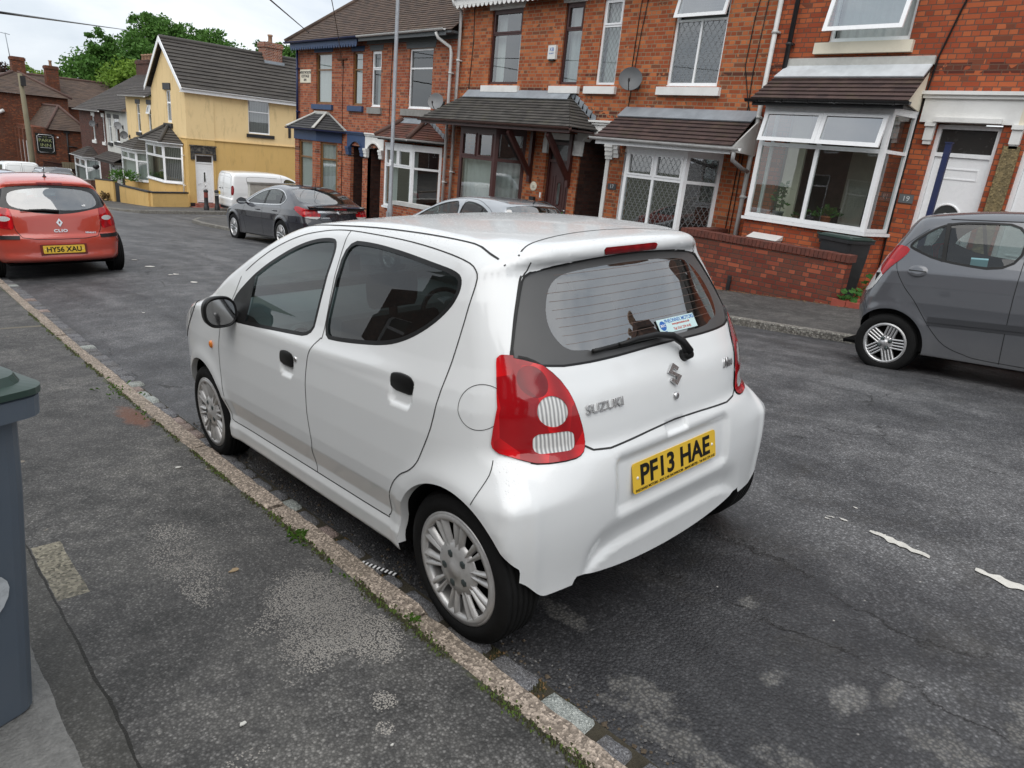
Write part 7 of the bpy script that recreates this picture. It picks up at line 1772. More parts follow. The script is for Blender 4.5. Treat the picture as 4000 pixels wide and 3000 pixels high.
def build_11():
 H = house('terraced_house', 'end terrace brick house with blue paintwork, brown frames and a slate bay roof', 20.8, gz(20.8), G_T)
 holes = [(20.74, 21.79, 2.52, 4.10), (18.84, 19.41, 2.52, 4.08), (18.72, 19.46, -1.5, 1.3), (20.45, 22.5, -.9, 1.3)]
 wall(FW, 18.56, 23.08, -2.2, 4.42, holes, .12, BR_B, H)
 MB().quad((FX, 23.08, -2.4), (FX + 8, 23.08, -2.4), (FX + 8, 23.08, 4.4), (FX, 23.08, 4.4)).build('side_wall', BR_B, H)
 main_roof(H, 18.56, 23.35, 4.42, TS_main, hip=True, n=46)
 window(FW, H, 20.74, 21.79, 2.54, 4.10, [(1.08, [1]), (.5, [1])], M_oakpvc, back=('net', .98), rec=.05, backd=.02); window(FW, H, 18.84, 19.41, 2.54, 4.08, [(1.08, [1]), (.5, [1])], M_oakpvc, back=('net', .98), rec=.05, backd=.02)
 sill(FW, H, 20.62, 22.0, 2.34, 2.50, M_blue, .08); sill(FW, H, 18.74, 19.62, 2.34, 2.50, M_blue, .08); lintel(FW, H, 20.68, 21.9, 4.11, 4.26, M_blue); lintel(FW, H, 18.78, 19.5, 4.09, 4.24, M_blue)
 scallops(H, FW, 18.7, 23.05, 4.24, M_blue, out=.32); fb = MB(); FW.box(fb, 18.56, 23.1, 4.38, 4.42, 0, .30); fb.build('fascia', M_blue, H); gutter((9.90, 23.3, 4.42), (9.90, 18.56, 4.44), .055, M_navy, H, brackets=5)
 downpipe(H, 10.22, 23.0, 1.8, 4.3, .042, M_navy)
 # brick canted bay with two oak windows
 pts = [(FX, 22.9), (9.75, 22.25), (9.75, 20.72), (FX, 20.05)]; vb, v0, v1 = -1.9, -.42, 1.30
 kw = dict(rec=.05, back=('net', .97), backd=.03, t=.06, room=False, glass=M_glass_house)
 for i, (a, b) in enumerate(zip(pts[:-1], pts[1:])):
  A = Vector((*a, 0)); B = Vector((*b, 0)); d = B - A; L = d.length; d.normalize(); F = Fr(A, d, (d.y, -d.x, 0)); hs = [(.28, L - .28, v0, v1)] if i == 1 else [(.14, L - .14, v0, v1)]
  wall(F, 0, L, vb, v1 + .02, hs, .08, BR_B, H, 'bay_wall'); window(F, H, hs[0][0], hs[0][1], v0, v1, [(1.2, [1]), (.5, [1])], M_oakpvc, name='bay_window', **kw)
 hd = MB(); hd.prism([(FX, 22.93, v1 + .02), (9.72, 22.27, v1 + .02), (9.72, 20.70, v1 + .02), (FX, 20.02, v1 + .02)], (0, 0, .34)); hd.build('bay_fascia', M_blue, H)
 ze, zt = 1.68, 2.20; E = [(10.28, 23.25, ze), (9.52, 22.40, ze), (9.52, 20.55, ze), (10.28, 19.75, ze)]; T_ = [(10.28, 21.7, zt), (10.22, 21.68, zt), (10.22, 20.95, zt), (10.28, 20.9, zt)]; m = MB()
 for k in range(3): courses(E[k], E[k + 1], T_[k + 1], T_[k], 7, TS_slate, H, mb=m)
 ro = m.build('bay_roof', TS_slate, H); hp = MB()
 for k in (0, 1, 2, 3): e_, t_ = Vector(E[k]), Vector(T_[k]); s = Vector((0, .09, 0)); hp.prism([tuple(e_ - s + Vector((0, 0, .03))), tuple(e_ + s + Vector((0, 0, .03))), tuple(t_ + s * .7 + Vector((0, 0, .03))), tuple(t_ - s * .7 + Vector((0, 0, .03)))], (-.01, 0, .02))
 hp.box(10.2, 10.29, 20.85, 21.75, 2.18, 2.28); hp.build('cement_fillet', M_mortarwhite, ro)
 for a, b in zip(E[:-1], E[1:]): gutter((a[0] - .03, a[1], a[2]), (b[0] - .03, b[1], b[2]), .05, M_navy, H, brackets=0)
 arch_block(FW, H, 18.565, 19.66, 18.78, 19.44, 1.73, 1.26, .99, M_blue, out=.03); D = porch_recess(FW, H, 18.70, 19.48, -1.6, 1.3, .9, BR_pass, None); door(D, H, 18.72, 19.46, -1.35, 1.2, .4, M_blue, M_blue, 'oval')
 pq = MB(); FW.box(pq, 22.14, 22.90, 3.18, 3.60, 0, .02); po = pq.build('name_stone', M_cream, H); F2 = rframe(FW)
 for t, z, s in (('WENTWORTH', 3.50, .125), ('COTTAGE', 3.385, .125), ('1891.', 3.265, .115)): text_mesh(t, 'stone_lettering', M_blackpaint, po, F2.mat(-22.52, z, .022), size=s, ext=.003, off=.002, sx=.95)
 br = MB(); FW.box(br, 19.75, 20.35, 3.86, 3.90, 0, .05); FW.box(br, 20.0, 20.05, 3.68, 3.86, 0, .04); br.build('wire_bracket', pm('rust', (.10, .04, .02), .9), H)
 cb = MB(); cb.tube([FW.p(19.98, 3.8, .015), FW.p(20.02, 3.0, .015), FW.p(20.0, 1.8, .015), FW.p(19.98, -1.2, .015)], .009, 5); cb.build('cable', M_black, H)
 chimney(H, FX + 4, 21.0, 6.0, 8.2, .6, .9, BR_B, 2)
build_11()
# ------------------------------------------------------------------ the yellow house on the far corner and what stands beyond
M_yellow = None
def render_mat(name, c, c2, zsplit=None):
 t = NT(name); n = t.noise(1.2, 7, .65); col = t.mix(n, c2, c)
 if zsplit is not None:
  sep = t.new('SeparateXYZ'); t.link(t.coord(), sep.inputs[0]); k = t.math('LESS_THAN', sep.outputs[2], zsplit); col = t.mix(t.math('MULTIPLY', k, .9), col, t.mix(n, (.58, .37, .12), (.66, .44, .17)))
 st = t.noise(3., 8, .75, vec=t.mapping(scale=(1, 1, .25))); col = t.mix(t.math('MULTIPLY', t.ramp(st, [(.52, 0.), (.75, 1.)]), .45), col, (.22, .15, .07))
 t.set(color=col, rough=.9, spec=.2, normal=t.bump(t.noise(45, 5, .7), .35, .01)); return t.m
YW = render_mat('yellow_render', (.82, .63, .35), (.76, .56, .29), .72 + 2.4); YWL = render_mat('yellow_render_low', (.68, .46, .19), (.60, .39, .14))
WR = render_mat('white_render', (.60, .60, .57), (.50, .50, .47))
Y0 = 34.3
def build_yellow():
 H = house('corner_house', 'yellow rendered corner house with a white-edged gable and dark tiled roof', 36.6, -2.4)
 # gable front
 wall(FW, Y0, 38.98, -3.0, 2.9, [(36.18, 36.84, 1.34, 2.82), (35.2, 38.3, -1.3, .2)], .12, YW, H, top=[(Y0, 2.9), (38.98, 2.9), (36.62, 4.95)])
 window(FW, H, 36.18, 36.84, 1.36, 2.82, [(1.3, [1], True), (.75, [1])], back='net', rec=.05)
 l = MB(); FW.box(l, 36.08, 37.1, 2.84, 3.14, -.02, .05); l.build('lintel', M_blackpaint, H); sill(FW, H, 36.05, 37.2, 1.10, 1.30, M_blackpaint, .08)
 # side wall on the side street
 FS = Fr((0, Y0, 0), (1, 0, 0), (0, -1, 0))
 wall(FS, FX, 19.5, -3.0, 3.02, [(10.64, 11.50, -2.28, .03), (13.31, 14.43, 1.20, 2.80)], .12, YW, H, 'side_wall')
 ex = MB(); FS.box(ex, FX, 10.62, -3, 2.98, .0, .05); FS.box(ex, 11.52, 11.60, -3, 2.98, 0, .05); FS.box(ex, 10.62, 11.52, .44, 2.98, 0, .05); ex.build('wall_pier', YW, H)
 stc = MB(); FS.box(stc, FX, 19.5, .70, .745, .0, .065); FW.box(stc, Y0 - .04, 35.1, .70, .745, 0, .03); stc.build('string_course', YW, H)
 pl = MB(); FS.box(pl, 11.62, 19.5, -3.0, -2.14, 0, .03); FS.box(pl, FX, 10.55, -3., -2.25, .05, .07); pl.build('plinth', M_blackpaint, H)
 window(FS, H, 13.31, 14.43, 1.22, 2.80, [(1.15, [1]), (.62, [1])], back='vertical', rec=.05)
 l = MB(); FS.box(l, 13.2, 14.55, 2.80, 2.97, -.02, .03); l.build('lintel', M_blackpaint, H); sill(FS, H, 13.2, 14.63, 1.02, 1.18, M_blackpaint, .08)
 dl = MB(); FS.box(dl, 10.42, 11.60, .06, .43, -.02, .12); FS.box(dl, 10.42, 10.60, -.22, .06, -.02, .12); FS.box(dl, 11.50, 11.62, -.22, .06, -.02, .12); FS.box(dl, 10.38, 11.64, .40, .45, 0, .16); dl.build('door_surround', pm('black_peeling', (.014, .014, .016), .6, dirt=.75, dirtc=(.28, .25, .2), dscale=9.), H)
 door(Fr((0, Y0 + .04, 0), (1, 0, 0), (0, -1, 0)), H, 10.64, 11.50, -2.26, .03, .42, M_upvc, M_upvc, 'oval')
 st = MB(); FS.box(st, 10.3, 11.75, -2.85, -2.42, -.05, .62); FS.box(st, 10.5, 11.65, -2.42, -2.27, -.05, .32); st.build('doorstep', pm('red_step', (.26, .07, .05), .8, dirt=.7, dirtc=(.38, .34, .30), dscale=5.), H)
 vt = MB(); FS.box(vt, 15.41, 15.54, 1.15, 1.77, 0, .04); vt.build('wall_tie_plate', M_blackpaint, H)
 # roof: ridge runs back from the street
 zr, ze, yr = 5.12, 2.95, 36.64; x0, x1 = 10.08, 19.8; m = MB()
 courses((x0, Y0 - .28, ze), (x1, Y0 - .28, ze), (x1, yr, zr), (x0, yr, zr), 13, TS_conc, H, mb=m, lift=.05); m.quad((x0, yr, zr), (x1, yr, zr), (x1, 39.2, 2.95), (x0, 39.2, 2.95)); ro = m.build('roof', TL_conc_y, H)
 rd = MB(); rd.tube([(x0, yr, zr + .03), (x1, yr, zr + .03)], .10, 8); rd.build('ridge_tiles', pm('ridge_dark', (.06, .055, .05), .8), ro)
 bb = MB()
 for (ya, za) in ((Y0 - .30, 2.93), (39.2, 2.93)): bb.prism([(x0 - .01, ya, za - .17), (x0 - .01, ya, za + .05), (x0 - .01, yr, zr + .06), (x0 - .01, yr, zr - .18)], (-.035, 0, 0))
 bb.build('bargeboard', M_upvc, H)
 fs = MB(); fs.box(x0, x1, Y0 - .30, Y0 - .27, 2.74, 2.92); fs.box(x0, x1, Y0 - .27, Y0, 2.74, 2.77); fs.build('fascia', M_upvc, H); gutter((x0 - .02, Y0 - .36, 2.93), (x1, Y0 - .36, 2.93), .055, M_upvc, H)
 chimney(H, 15.6, 36.64, 4.4, 5.75, .95, .75, brick_mat('brick_new', (.36, .13, .07), (.25, .08, .05), (.42, .38, .32)), 1)
 lf = MB(); lf.box(15.05, 16.12, 36.1, 36.26, 4.62, 4.85); lf.build('lead_flashing', M_lead, H)
 # canted bay with hipped tiles
 canted_bay(H, 38.75, 38.1, 35.55, 34.95, 9.6, -2.9, -1.42, .30, M_upvc, [(1.2, [1]), (.55, [1, 1], True)], [(1.2, [1]), (.55, [1])], YWL, kw=dict(t=.08, back='vertical'), sidekw=dict(t=.08, back='vertical'), head=.12)
 E = [(10.28, 39.0, .42), (9.42, 38.25, .42), (9.42, 35.4, .42), (10.28, 34.7, .42)]; T_ = [(10.28, 37.1, 1.10), (10.2, 37.0, 1.10), (10.2, 36.5, 1.10), (10.28, 36.4, 1.10)]; m = MB()
 for k in range(3): courses(E[k], E[k + 1], T_[k + 1], T_[k], 6, TS_conc, H, mb=m, lift=.04)
 rb = m.build('bay_roof', TS_conc, H); hp = MB()
 for k in (1, 2): hp.tube([Vector(E[k]) + Vector((0, 0, .04)), Vector(T_[k]) + Vector((0, 0, .06))], .09, 8)
 hp.each('hip_tiles', pm('ridge_dark', (.06, .055, .05), .8), rb)
 gb = MB()
 for a, b in zip(E[:-1], E[1:]): gutter((a[0] - .04, a[1], a[2]), (b[0] - .04, b[1], b[2]), .055, M_upvc, H)
 downpipe(H, 10.2, 34.72, -1.9, .30, .035, M_upvc)
TL_conc_y = TS_conc
build_yellow()

def low_house(name, label, y0, y1, ze, wm, wins, bay, group=None, pitch=.64, step=None, over=.3, extra=None, bayroof=TS_mid, tone=None):
 H = house(name, label, (y0 + y1) / 2, gz((y0 + y1) / 2), group)
 wall(FW, y0, y1, -4.8, ze, [w[:4] for w in wins], .12, wm, H)
 for w in wins:
  if w[4] == 'door': door(Fr((FX + .08, 0, 0), (0, 1, 0), (-1, 0, 0)), H, w[0], w[1], w[2], w[3], .4, M_upvc, M_upvc, 'oval')
  else: window(FW, H, w[0], w[1], w[2] + .02, w[3], [(1.2, [1]), (.6, [1])], back='net', rec=.05, open_rows=(1,) if w[4] == 'open' else ())
  if w[4] != 'door':
   lm = w[5] if len(w) > 5 else M_stonewhite; sill(FW, H, w[0] - .12, w[1] + .12, w[2] - .18, w[2], lm, .07); q = MB(); FW.box(q, w[0] - .1, w[1] + .1, w[3], w[3] + .22, -.02, .02); q.build('lintel', lm, H)
 main_roof(H, y0, y1, ze, TS_mid, n=30, pitch=pitch, over=over, depth=8.4)
 gutter((FX - over - .05, y1, ze), (FX - over - .05, y0, ze), .06, M_gutterwhite if wm is not WR else M_blackpaint, H)
 if bay:
  yl, yfl, yfr, yr_, xf, vb, v0, v1, bm = bay
  canted_bay(H, yl, yfl, yfr, yr_, xf, vb, v0, v1, M_upvc, [(1.2, [1]), (.5, [1, 1], True)], [(1.2, [1]), (.5, [1])], bm, kw=dict(t=.08, back='net'), sidekw=dict(t=.08, back='net'), head=.10)
  e = v1 + .12; E = [(10.28, yl + .25, e), (xf - .17, yfl + .15, e), (xf - .17, yfr - .15, e), (10.28, yr_ - .25, e)]; ym = (yl + yr_) / 2; T_ = [(10.28, ym + .35, e + .6), (10.2, ym + .3, e + .6), (10.2, ym - .3, e + .6), (10.28, ym - .35, e + .6)]; m = MB()
  for k in range(3): courses(E[k], E[k + 1], T_[k + 1], T_[k], 6, bayroof, H, mb=m, lift=.035)
  m.build('bay_roof', bayroof, H)
  for a, b in zip(E[:-1], E[1:]): gutter((a[0] - .03, a[1], a[2]), (b[0] - .03, b[1], b[2]), .05, M_upvc, H)
 return H
low_house('rendered_house', 'yellow rendered house with lower eaves adjoining the gabled corner house', 38.98, 43.4, 2.47, YW, [(41.0, 41.6, .66, 2.10, 'fix', M_blackpaint), (39.2, 39.75, .66, 2.10, 'open', M_blackpaint)], (43.0, 42.4, 39.85, 39.25, 9.6, -3.3, -1.78, -.30, YWL), bayroof=TS_conc)
lh = low_house('rendered_house', 'narrow white rendered house between the yellow house and the dark brick one', 43.4, 47.7, 1.62, WR, [(45.0, 45.9, -.1, 1.2, 'open', M_blackpaint), (46.6, 47.2, -.2, 1.2, 'fix', M_blackpaint), (46.6, 47.4, -3.3, -1.3, 'door'), (44.3, 45.7, -2.9, -1.5, 'fix')], None)
cn = MB(); courses((9.45, 47.7, -1.15), (9.45, 43.5, -1.15), (10.28, 43.6, -.72), (10.28, 47.6, -.72), 5, TS_mid, lh, mb=cn); cn.box(9.5, 10.28, 43.55, 47.6, -1.28, -1.16); cn.build('canopy_roof', TS_mid, lh)
lh = low_house('brick_house', 'dark brick house with white window surrounds before the pub', 47.7, 53.8, 1.52, BR_far, [(50.15, 50.75, -.25, 1.2, 'fix'), (48.05, 48.45, -.25, 1.2, 'fix')], (54.4 - .9, 53.0, 50.3, 49.7, 9.6, -4.2, -3.1, -1.42, BR_far))
MB().quad((FX, 53.8, -5), (FX + 8.4, 53.8, -5), (FX + 8.4, 53.8, 1.5), (FX, 53.8, 1.5)).build('side_wall', BR_far, lh)
chimney(lh, 14.4, 52.5, 3.6, 5.0, .8, 2.6, BR_far, 4)
hb = thing('hanging_basket', 'round dark hanging basket by the door of the dark brick house', 'hanging basket', (9.85, 48.9, -1.9)); m = MB(); m.lathe([(.02, -.2), (.16, -.12), (.2, .0), (.15, .08), (.03, .1)], 12, Matrix.Translation((9.85, 48.9, -1.75))); m.build('basket', M_blackpaint, hb); m = MB(); m.tube([(10.28, 48.9, -1.35), (9.85, 48.9, -1.3), (9.85, 48.9, -1.65)], .012, 5); m.build('bracket', M_blackpaint, hb)
def dish(loc, r, label, aim, m, mount=True):
 F = frame_mat(loc, aim.cross(Vector((0, 0, 1))) * -1, Vector((0, 0, 1))) if False else None
 n = aim.normalized(); q = n.to_track_quat('Z', 'Y').to_matrix().to_4x4(); M4 = Matrix.Translation(Vector(loc)) @ q
 t = bpy.data.objects.new('satellite_dish', None); COL.objects.link(t); t.location = loc; tag(t, label, 'satellite dish')
 d_ = MB(); d_.lathe([(r * k, r * .28 * (k * k - 1)) for k in (1.0, .85, .65, .4, .15, .01)], 32, M4); d_.lathe([(r, 0), (r * 1.02, -.006), (r, -.012)], 32, M4); d_.build('reflector', m, t)
 a = MB(); p = lambda x, y, z: tuple(M4 @ Vector((x, y, z))); a.tube([p(0, -r * .98, 0), p(0, -r * .75, r * .9), p(0, -r * .55, r * 1.05)], .010, 6); a.tube([p(0, -r * .62, r * .92), p(0, -r * .40, r * 1.08)], .022, 8)
 back = Vector(p(0, 0, -r * .3)); wallp = Vector((FX - .02, back.y + .02, back.z - .05)); a.tube([back, wallp], .016, 6); a.box(FX - .03, FX - .001, back.y - .06, back.y + .1, back.z - .14, back.z + .04); a.build('feed_arm', M_blackpaint, t)
M_dish = pm('dish_grey', (.10, .105, .11), .5, var=.08); M_dishl = pm('dish_pale', (.19, .195, .20), .5, var=.08)
dish((9.98, 8.10, 3.25), .235, 'dark grey satellite dish beside the narrow leaded upstairs window', Vector((-.80, -.52, .28)), M_dish)
dish((10.0, 14.64, 2.70), .215, 'grey satellite dish on the brick wall over the red-tiled bay roof', Vector((-.80, -.52, .28)), M_dishl)
dish((10.0, 49.5, .75), .19, 'small dark satellite dish on the dark brick house', Vector((-.6, -.8, .2)), M_dish)
dish((10.0, 44.2, .85), .21, 'satellite dish on the white rendered house', Vector((-.6, -.8, .2)), M_dishl)
dish((9.98, 43.05, .40), .21, 'black satellite dish at the left end of the yellow houses', Vector((-.5, -.8, .2)), M_dish)

# garden walls of the yellow houses
def capped_wall(name, label, a, b, zt0, zt1, zb, w, wm, cm, cap=.06, cat='wall'):
 A = Vector((a[0], a[1], 0)); B = Vector((b[0], b[1], 0)); d = (B - A).normalized(); s = Vector((-d.y, d.x, 0)) * w / 2; t = thing(name, label, cat, (a[0], a[1], zb))
 m = MB(); q = lambda P, sg, z: tuple(P + s * sg + Vector((0, 0, z)))
 m.add([q(A, -1, zb), q(A, 1, zb), q(B, 1, zb), q(B, -1, zb), q(A, -1, zt0), q(A, 1, zt0), q(B, 1, zt1), q(B, -1, zt1)], [(0, 1, 2, 3), (4, 5, 6, 7), (0, 1, 5, 4), (1, 2, 6, 5), (2, 3, 7, 6), (3, 0, 4, 7)], 0); m.build('wall_body', wm, t)
 c = MB(); k = 1.25; e = d * .02
 c.add([q(A - e, -k, zt0 + .002), q(A - e, k, zt0 + .002), q(B + e, k, zt1 + .002), q(B + e, -k, zt1 + .002), q(A - e, -k, zt0 + cap), q(A - e, k, zt0 + cap), q(B + e, k, zt1 + cap), q(B + e, -k, zt1 + cap)], [(0, 1, 2, 3), (4, 5, 6, 7), (0, 1, 5, 4), (1, 2, 6, 5), (2, 3, 7, 6), (3, 0, 4, 7)], 0); c.build('coping', cm, t); return t
capped_wall('garden_wall', 'yellow garden wall facing the side street below the bay', (10.12, 34.12), (8.42, 33.80), -1.80, -1.80, -3.0, .2, YWL, M_blackpaint)
capped_wall('garden_wall', 'longer sloping yellow garden wall running back from the street corner', (8.42, 33.92), (8.36, 38.2), -1.80, -1.92, -3.2, .2, YWL, M_blackpaint)
capped_wall('garden_wall', 'short yellow garden wall beyond the dark gate', (8.36, 39.25), (8.34, 42.6), -1.80, -2.02, -3.5, .2, YWL, M_blackpaint)
gt = thing('garden_gate', 'dark wooden gate between two yellow garden walls', 'gate', (8.36, 38.7, -2.9)); g = MB()
for k in range(9): g.box(8.33, 8.36, 38.24 + k * .11, 38.24 + k * .11 + .085, -2.95, -1.86 + .03 * (k % 2))
g.build('board', M_blackpaint, gt); g = MB(); g.box(8.36, 8.40, 38.22, 39.24, -2.1, -2.02); g.box(8.36, 8.40, 38.22, 39.24, -2.8, -2.72); g.build('rail', M_blackpaint, gt)
capped_wall('garden_wall', 'low brick garden wall in front of the dark brick house', (8.35, 43.5), (8.3, 48.), -2.15, -2.6, -4., .2, BR_far, M_greystone)
capped_wall('yard_wall', 'whitewashed low yard wall behind the dark saloon', (8.8, 23.95), (14.5, 23.9), -.42, -.42, -2.1, .22, pm('whitewash', (.50, .49, .45), .9, dirt=.7, dirtc=(.16, .15, .12), bump=.3), M_greystone, .07)

# ---------------- the pub
def build_pub():
 H = thing('pub', 'old brick pub with hipped tiled roofs and a black sign down the street', 'pub', (9.6, 56, -4.1))
 FP = Fr((0, 56, 0), (1, 0, 0), (0, -1, 0)); wall(FP, 8.0, 11.3, -5.2, .02, [], .1, BR_pub, H)
 m = MB(); m.quad((8.0, 56, -5.2), (8.0, 62, -5.2), (8.0, 62, .02), (8.0, 56, .02)); m.box(8.0, 8.9, 56.25, 62, .0, .10); m.build('side_wall', BR_pub, H)
 r = MB(); courses((8.75, 55.8, .02), (11.3, 55.8, .02), (9.86, 57.2, 1.52), (9.84, 57.2, 1.52), 14, TS_main, H, mb=r); courses((8.75, 62, .02), (8.75, 55.8, .02), (9.84, 57.2, 1.52), (9.84, 62, 1.52), 14, TS_main, H, mb=r); courses((11.3, 55.8, .02), (11.3, 62, .02), (9.86, 62, 1.52), (9.86, 57.2, 1.52), 14, TS_main, H, mb=r); ro = r.build('wing_roof', TS_main, H)
 h = MB()
 for a in ((8.75, 55.8, .05), (11.3, 55.8, .05), (9.85, 62, 1.56)): h.tube([a, (9.85, 57.2, 1.57)], .09, 6)
 h.each('hip_tiles', pm('hip_tile_brown', (.085, .045, .035), .75, var=.3), ro)
 F2 = Fr((0, 62, 0), (1, 0, 0), (0, -1, 0)); wall(F2, 5.6, 11.5, -5.4, 2.12, [(6.3, 7.0, -.6, .5)], .1, BR_pub, H, 'main_wall'); wall(Fr((0, 66, 0), (1, 0, 0), (0, -1, 0)), 11.5, 20, -5.4, 1.55, [], .1, BR_pub, H, 'rear_wall')
 window(F2, H, 6.3, 7.0, -.6, .5, [(1, [1, 1])], M_blackpaint, room=False)
 r = MB(); courses((5.3, 61.7, 2.12), (11.7, 61.7, 2.12), (9.0, 64.6, 3.62), (8.7, 64.6, 3.62), 16, TS_main, H, mb=r); courses((11.7, 61.7, 2.12), (11.7, 74, 2.12), (9.0, 74, 3.62), (9.0, 64.6, 3.62), 16, TS_main, H, mb=r); courses((5.3, 74, 2.12), (5.3, 61.7, 2.12), (8.7, 64.6, 3.62), (8.7, 74, 3.62), 16, TS_main, H, mb=r)
 courses((9.6, 65.6, 1.55), (20, 65.6, 1.55), (20, 69.5, 3.72), (9.6, 69.5, 3.72), 22, TS_mid, H, mb=r); ro = r.build('main_roof', TS_main, H)
 h = MB(); h.tube([(11.7, 61.7, 2.16), (9.0, 64.6, 3.66)], .10, 6); h.tube([(5.3, 61.7, 2.16), (8.7, 64.6, 3.66)], .10, 6); h.tube([(9.2, 69.5, 3.76), (20, 69.5, 3.76)], .10, 6); h.each('hip_tiles', pm('hip_tile_brown', (.085, .045, .035), .75, var=.3), ro)
 chimney(H, 9.25, 65.8, 3.3, 4.75, .85, .8, BR_pub, 0); chimney(H, 11.75, 67.6, 2.6, 4.5, .85, .8, BR_pub, 1)
 # sign, white lines, pale letters
 s = MB(); FP.box(s, 8.08, 9.18, -1.56, -.27, 0, .06); so = s.build('pub_sign', pm('sign_black', (.008, .010, .009), .35), H)
 ln = MB(); a, b, c, d_, k = 8.17, 9.09, -1.48, -.35, .09; P = [(a + k, d_), (b - k, d_), (b - k, d_ - k * .6), (b, d_ - k), (b, c + k), (b - k, c + k * .6), (b - k, c), (a + k, c), (a + k, c + k * .6), (a, c + k), (a, d_ - k), (a + k, d_ - k * .6), (a + k, d_)]
 ln.tube([FP.p(u, v, .065) for u, v in P], .013, 5); FP.box(ln, 8.30, 8.96, -1.19, -1.175, .06, .07); FP.box(ln, 8.22, 8.44, -.50, -.488, .06, .07); FP.box(ln, 8.82, 9.04, -.50, -.488, .06, .07); ln.build('sign_border', M_white, so)
 gold = pm('sign_gold', (.42, .46, .20), .5); FPt = Fr((0, 56, 0), (1, 0, 0), (0, -1, 0))
 for t, z, sz, sx in (('THE', -.50, .14, 1.1), ('PARK', -.72, .31, 1.05), ('INN', -1.03, .31, 1.15)): text_mesh(t, 'sign_lettering', gold, so, FPt.mat(8.63, z, .066), size=sz, ext=.003, off=-.004, sx=sx)
 text_mesh('Traditional Marstons pub', 'sign_lettering', pm('sign_dim', (.10, .10, .09), .5), so, FPt.mat(8.63, -1.30, .066), size=.06, ext=.002) if False else None
 pp = MB()
 for x in (9.93,): pp.tube([FP.p(x, 0, .06), FP.p(x, -2.0, .06)], .05, 6); pp.tube([FP.p(x, -1.0, .06), FP.p(x + .55, -1.03, .06)], .04, 6)
 pp.box(9.75, 10.1, 55.9, 56, -.15, .0); pp.build('downpipe', M_blackpaint, H)
 fl = MB(); FP.box(fl, 10.1, 10.28, -1.48, -1.38, 0, .1); FP.box(fl, 9.33, 9.42, -.5, -.42, 0, .08); fl.build('floodlight', M_upvc, H)
 st = MB()
 for y in (57.2, 58.2, 59.3, 60.6): st.box(7.93, 8.0, y, y + .12, -4.5, -.9)
 st.build('white_downpipe', M_gutterwhite, H); bs = MB()
 for y in (57, 58.4, 59.8, 61.2): bs.box(7.85, 8.0, y, y + .35, -5, -.15)
 bs.build('buttress', BR_pub, H)
 dk = MB(); dk.tube([F2.p(7.4, .9, .1), F2.p(7.0, .7, .3)], .12, 8); dk.build('floodlight', M_stonewhite, H)
build_pub()
w_ = capped_wall('yard_wall', 'dark old brick yard wall below the pub sign', (8.3, 55.6), (11.0, 55.2), -2.05, -2.35, -4.8, .25, BR_pass, BR_pass, .05)
fn = thing('timber_fence', 'weathered board fence standing on the pub yard wall', 'fence', (9.9, 55.1, -2.3)); f = MB()
for k in range(11): f.box(9.28 + k * .14, 9.28 + k * .14 + .12, 55.0, 55.03, -2.42, -2.0)
f.build('boards', pm('weathered_wood', (.20, .17, .11), .85, var=.3), fn); f = MB(); f.box(9.26, 10.84, 55.03, 55.06, -2.07, -2.0); f.build('rail', pm('weathered_wood', (.20, .17, .11), .85), fn)
ta = thing('tv_aerial', 'thin television aerial on the pub chimney, far left', 'aerial', (8.8, 65.8, 4.7)); f = MB(); f.tube([(8.85, 65.8, 4.4), (8.72, 65.8, 6.3)], .03, 5); f.build('mast', M_lead, ta); f = MB(); f.tube([(7.6, 65.8, 6.35), (9.0, 65.8, 6.22)], .02, 4); f.build('boom', M_lead, ta)

# street furniture
up = thing('utility_pole', 'weathered wooden utility pole in front of the pub', 'utility pole', (6.35, 47.6, -3.4)); f = MB(); f.tube([(6.35, 47.6, -3.8), (6.30, 47.6, -.2), (6.22, 47.6, 3.08)], [.16, .14, .11], 10)
f.build('pole', pm('pole_wood', (.19, .165, .11), .9, var=.35, nscale=4, dirt=.5, dirtc=(.07, .07, .04)), up); f = MB(); f.box(6.18, 6.42, 47.35, 47.5, 2.45, 2.95); f.build('junction_box', M_blackpaint, up)
lp = thing('lamp_post', 'tall galvanised lamp post on the far pavement', 'lamp post', (8.75, 14.75, gz(14.75))); g0 = gz(14.75); f = MB()
Mg = pm('galvanised', (.38, .40, .43), .5, metal=.3, var=.3, nscale=12, dirt=.3, dirtc=(.16, .15, .14)); f.tube([(8.75, 14.75, g0), (8.75, 14.75, g0 + .92), (8.75, 14.75, g0 + 1.02), (8.75, 14.75, 6.6), (8.6, 14.75, 7.1), (7.9, 14.75, 7.3)], [.078, .076, .052, .045, .042, .04], 16); f.build('pole', Mg, lp)
f = MB(); f.tube([(7.95, 14.75, 7.3), (7.4, 14.75, 7.36)], [.08, .12], 10); f.build('lantern', M_lead, lp)
f = MB(); f.prism([(8.668, 14.70, g0 + .2), (8.668, 14.80, g0 + .2), (8.668, 14.80, g0 + .8), (8.668, 14.70, g0 + .8)], (-.006, 0, 0)); f.build('access_door', Mg, lp); f = MB(); f.box(8.698, 8.705, 14.70, 14.80, .95, 1.10); f.build('number_label', M_upvc, lp)
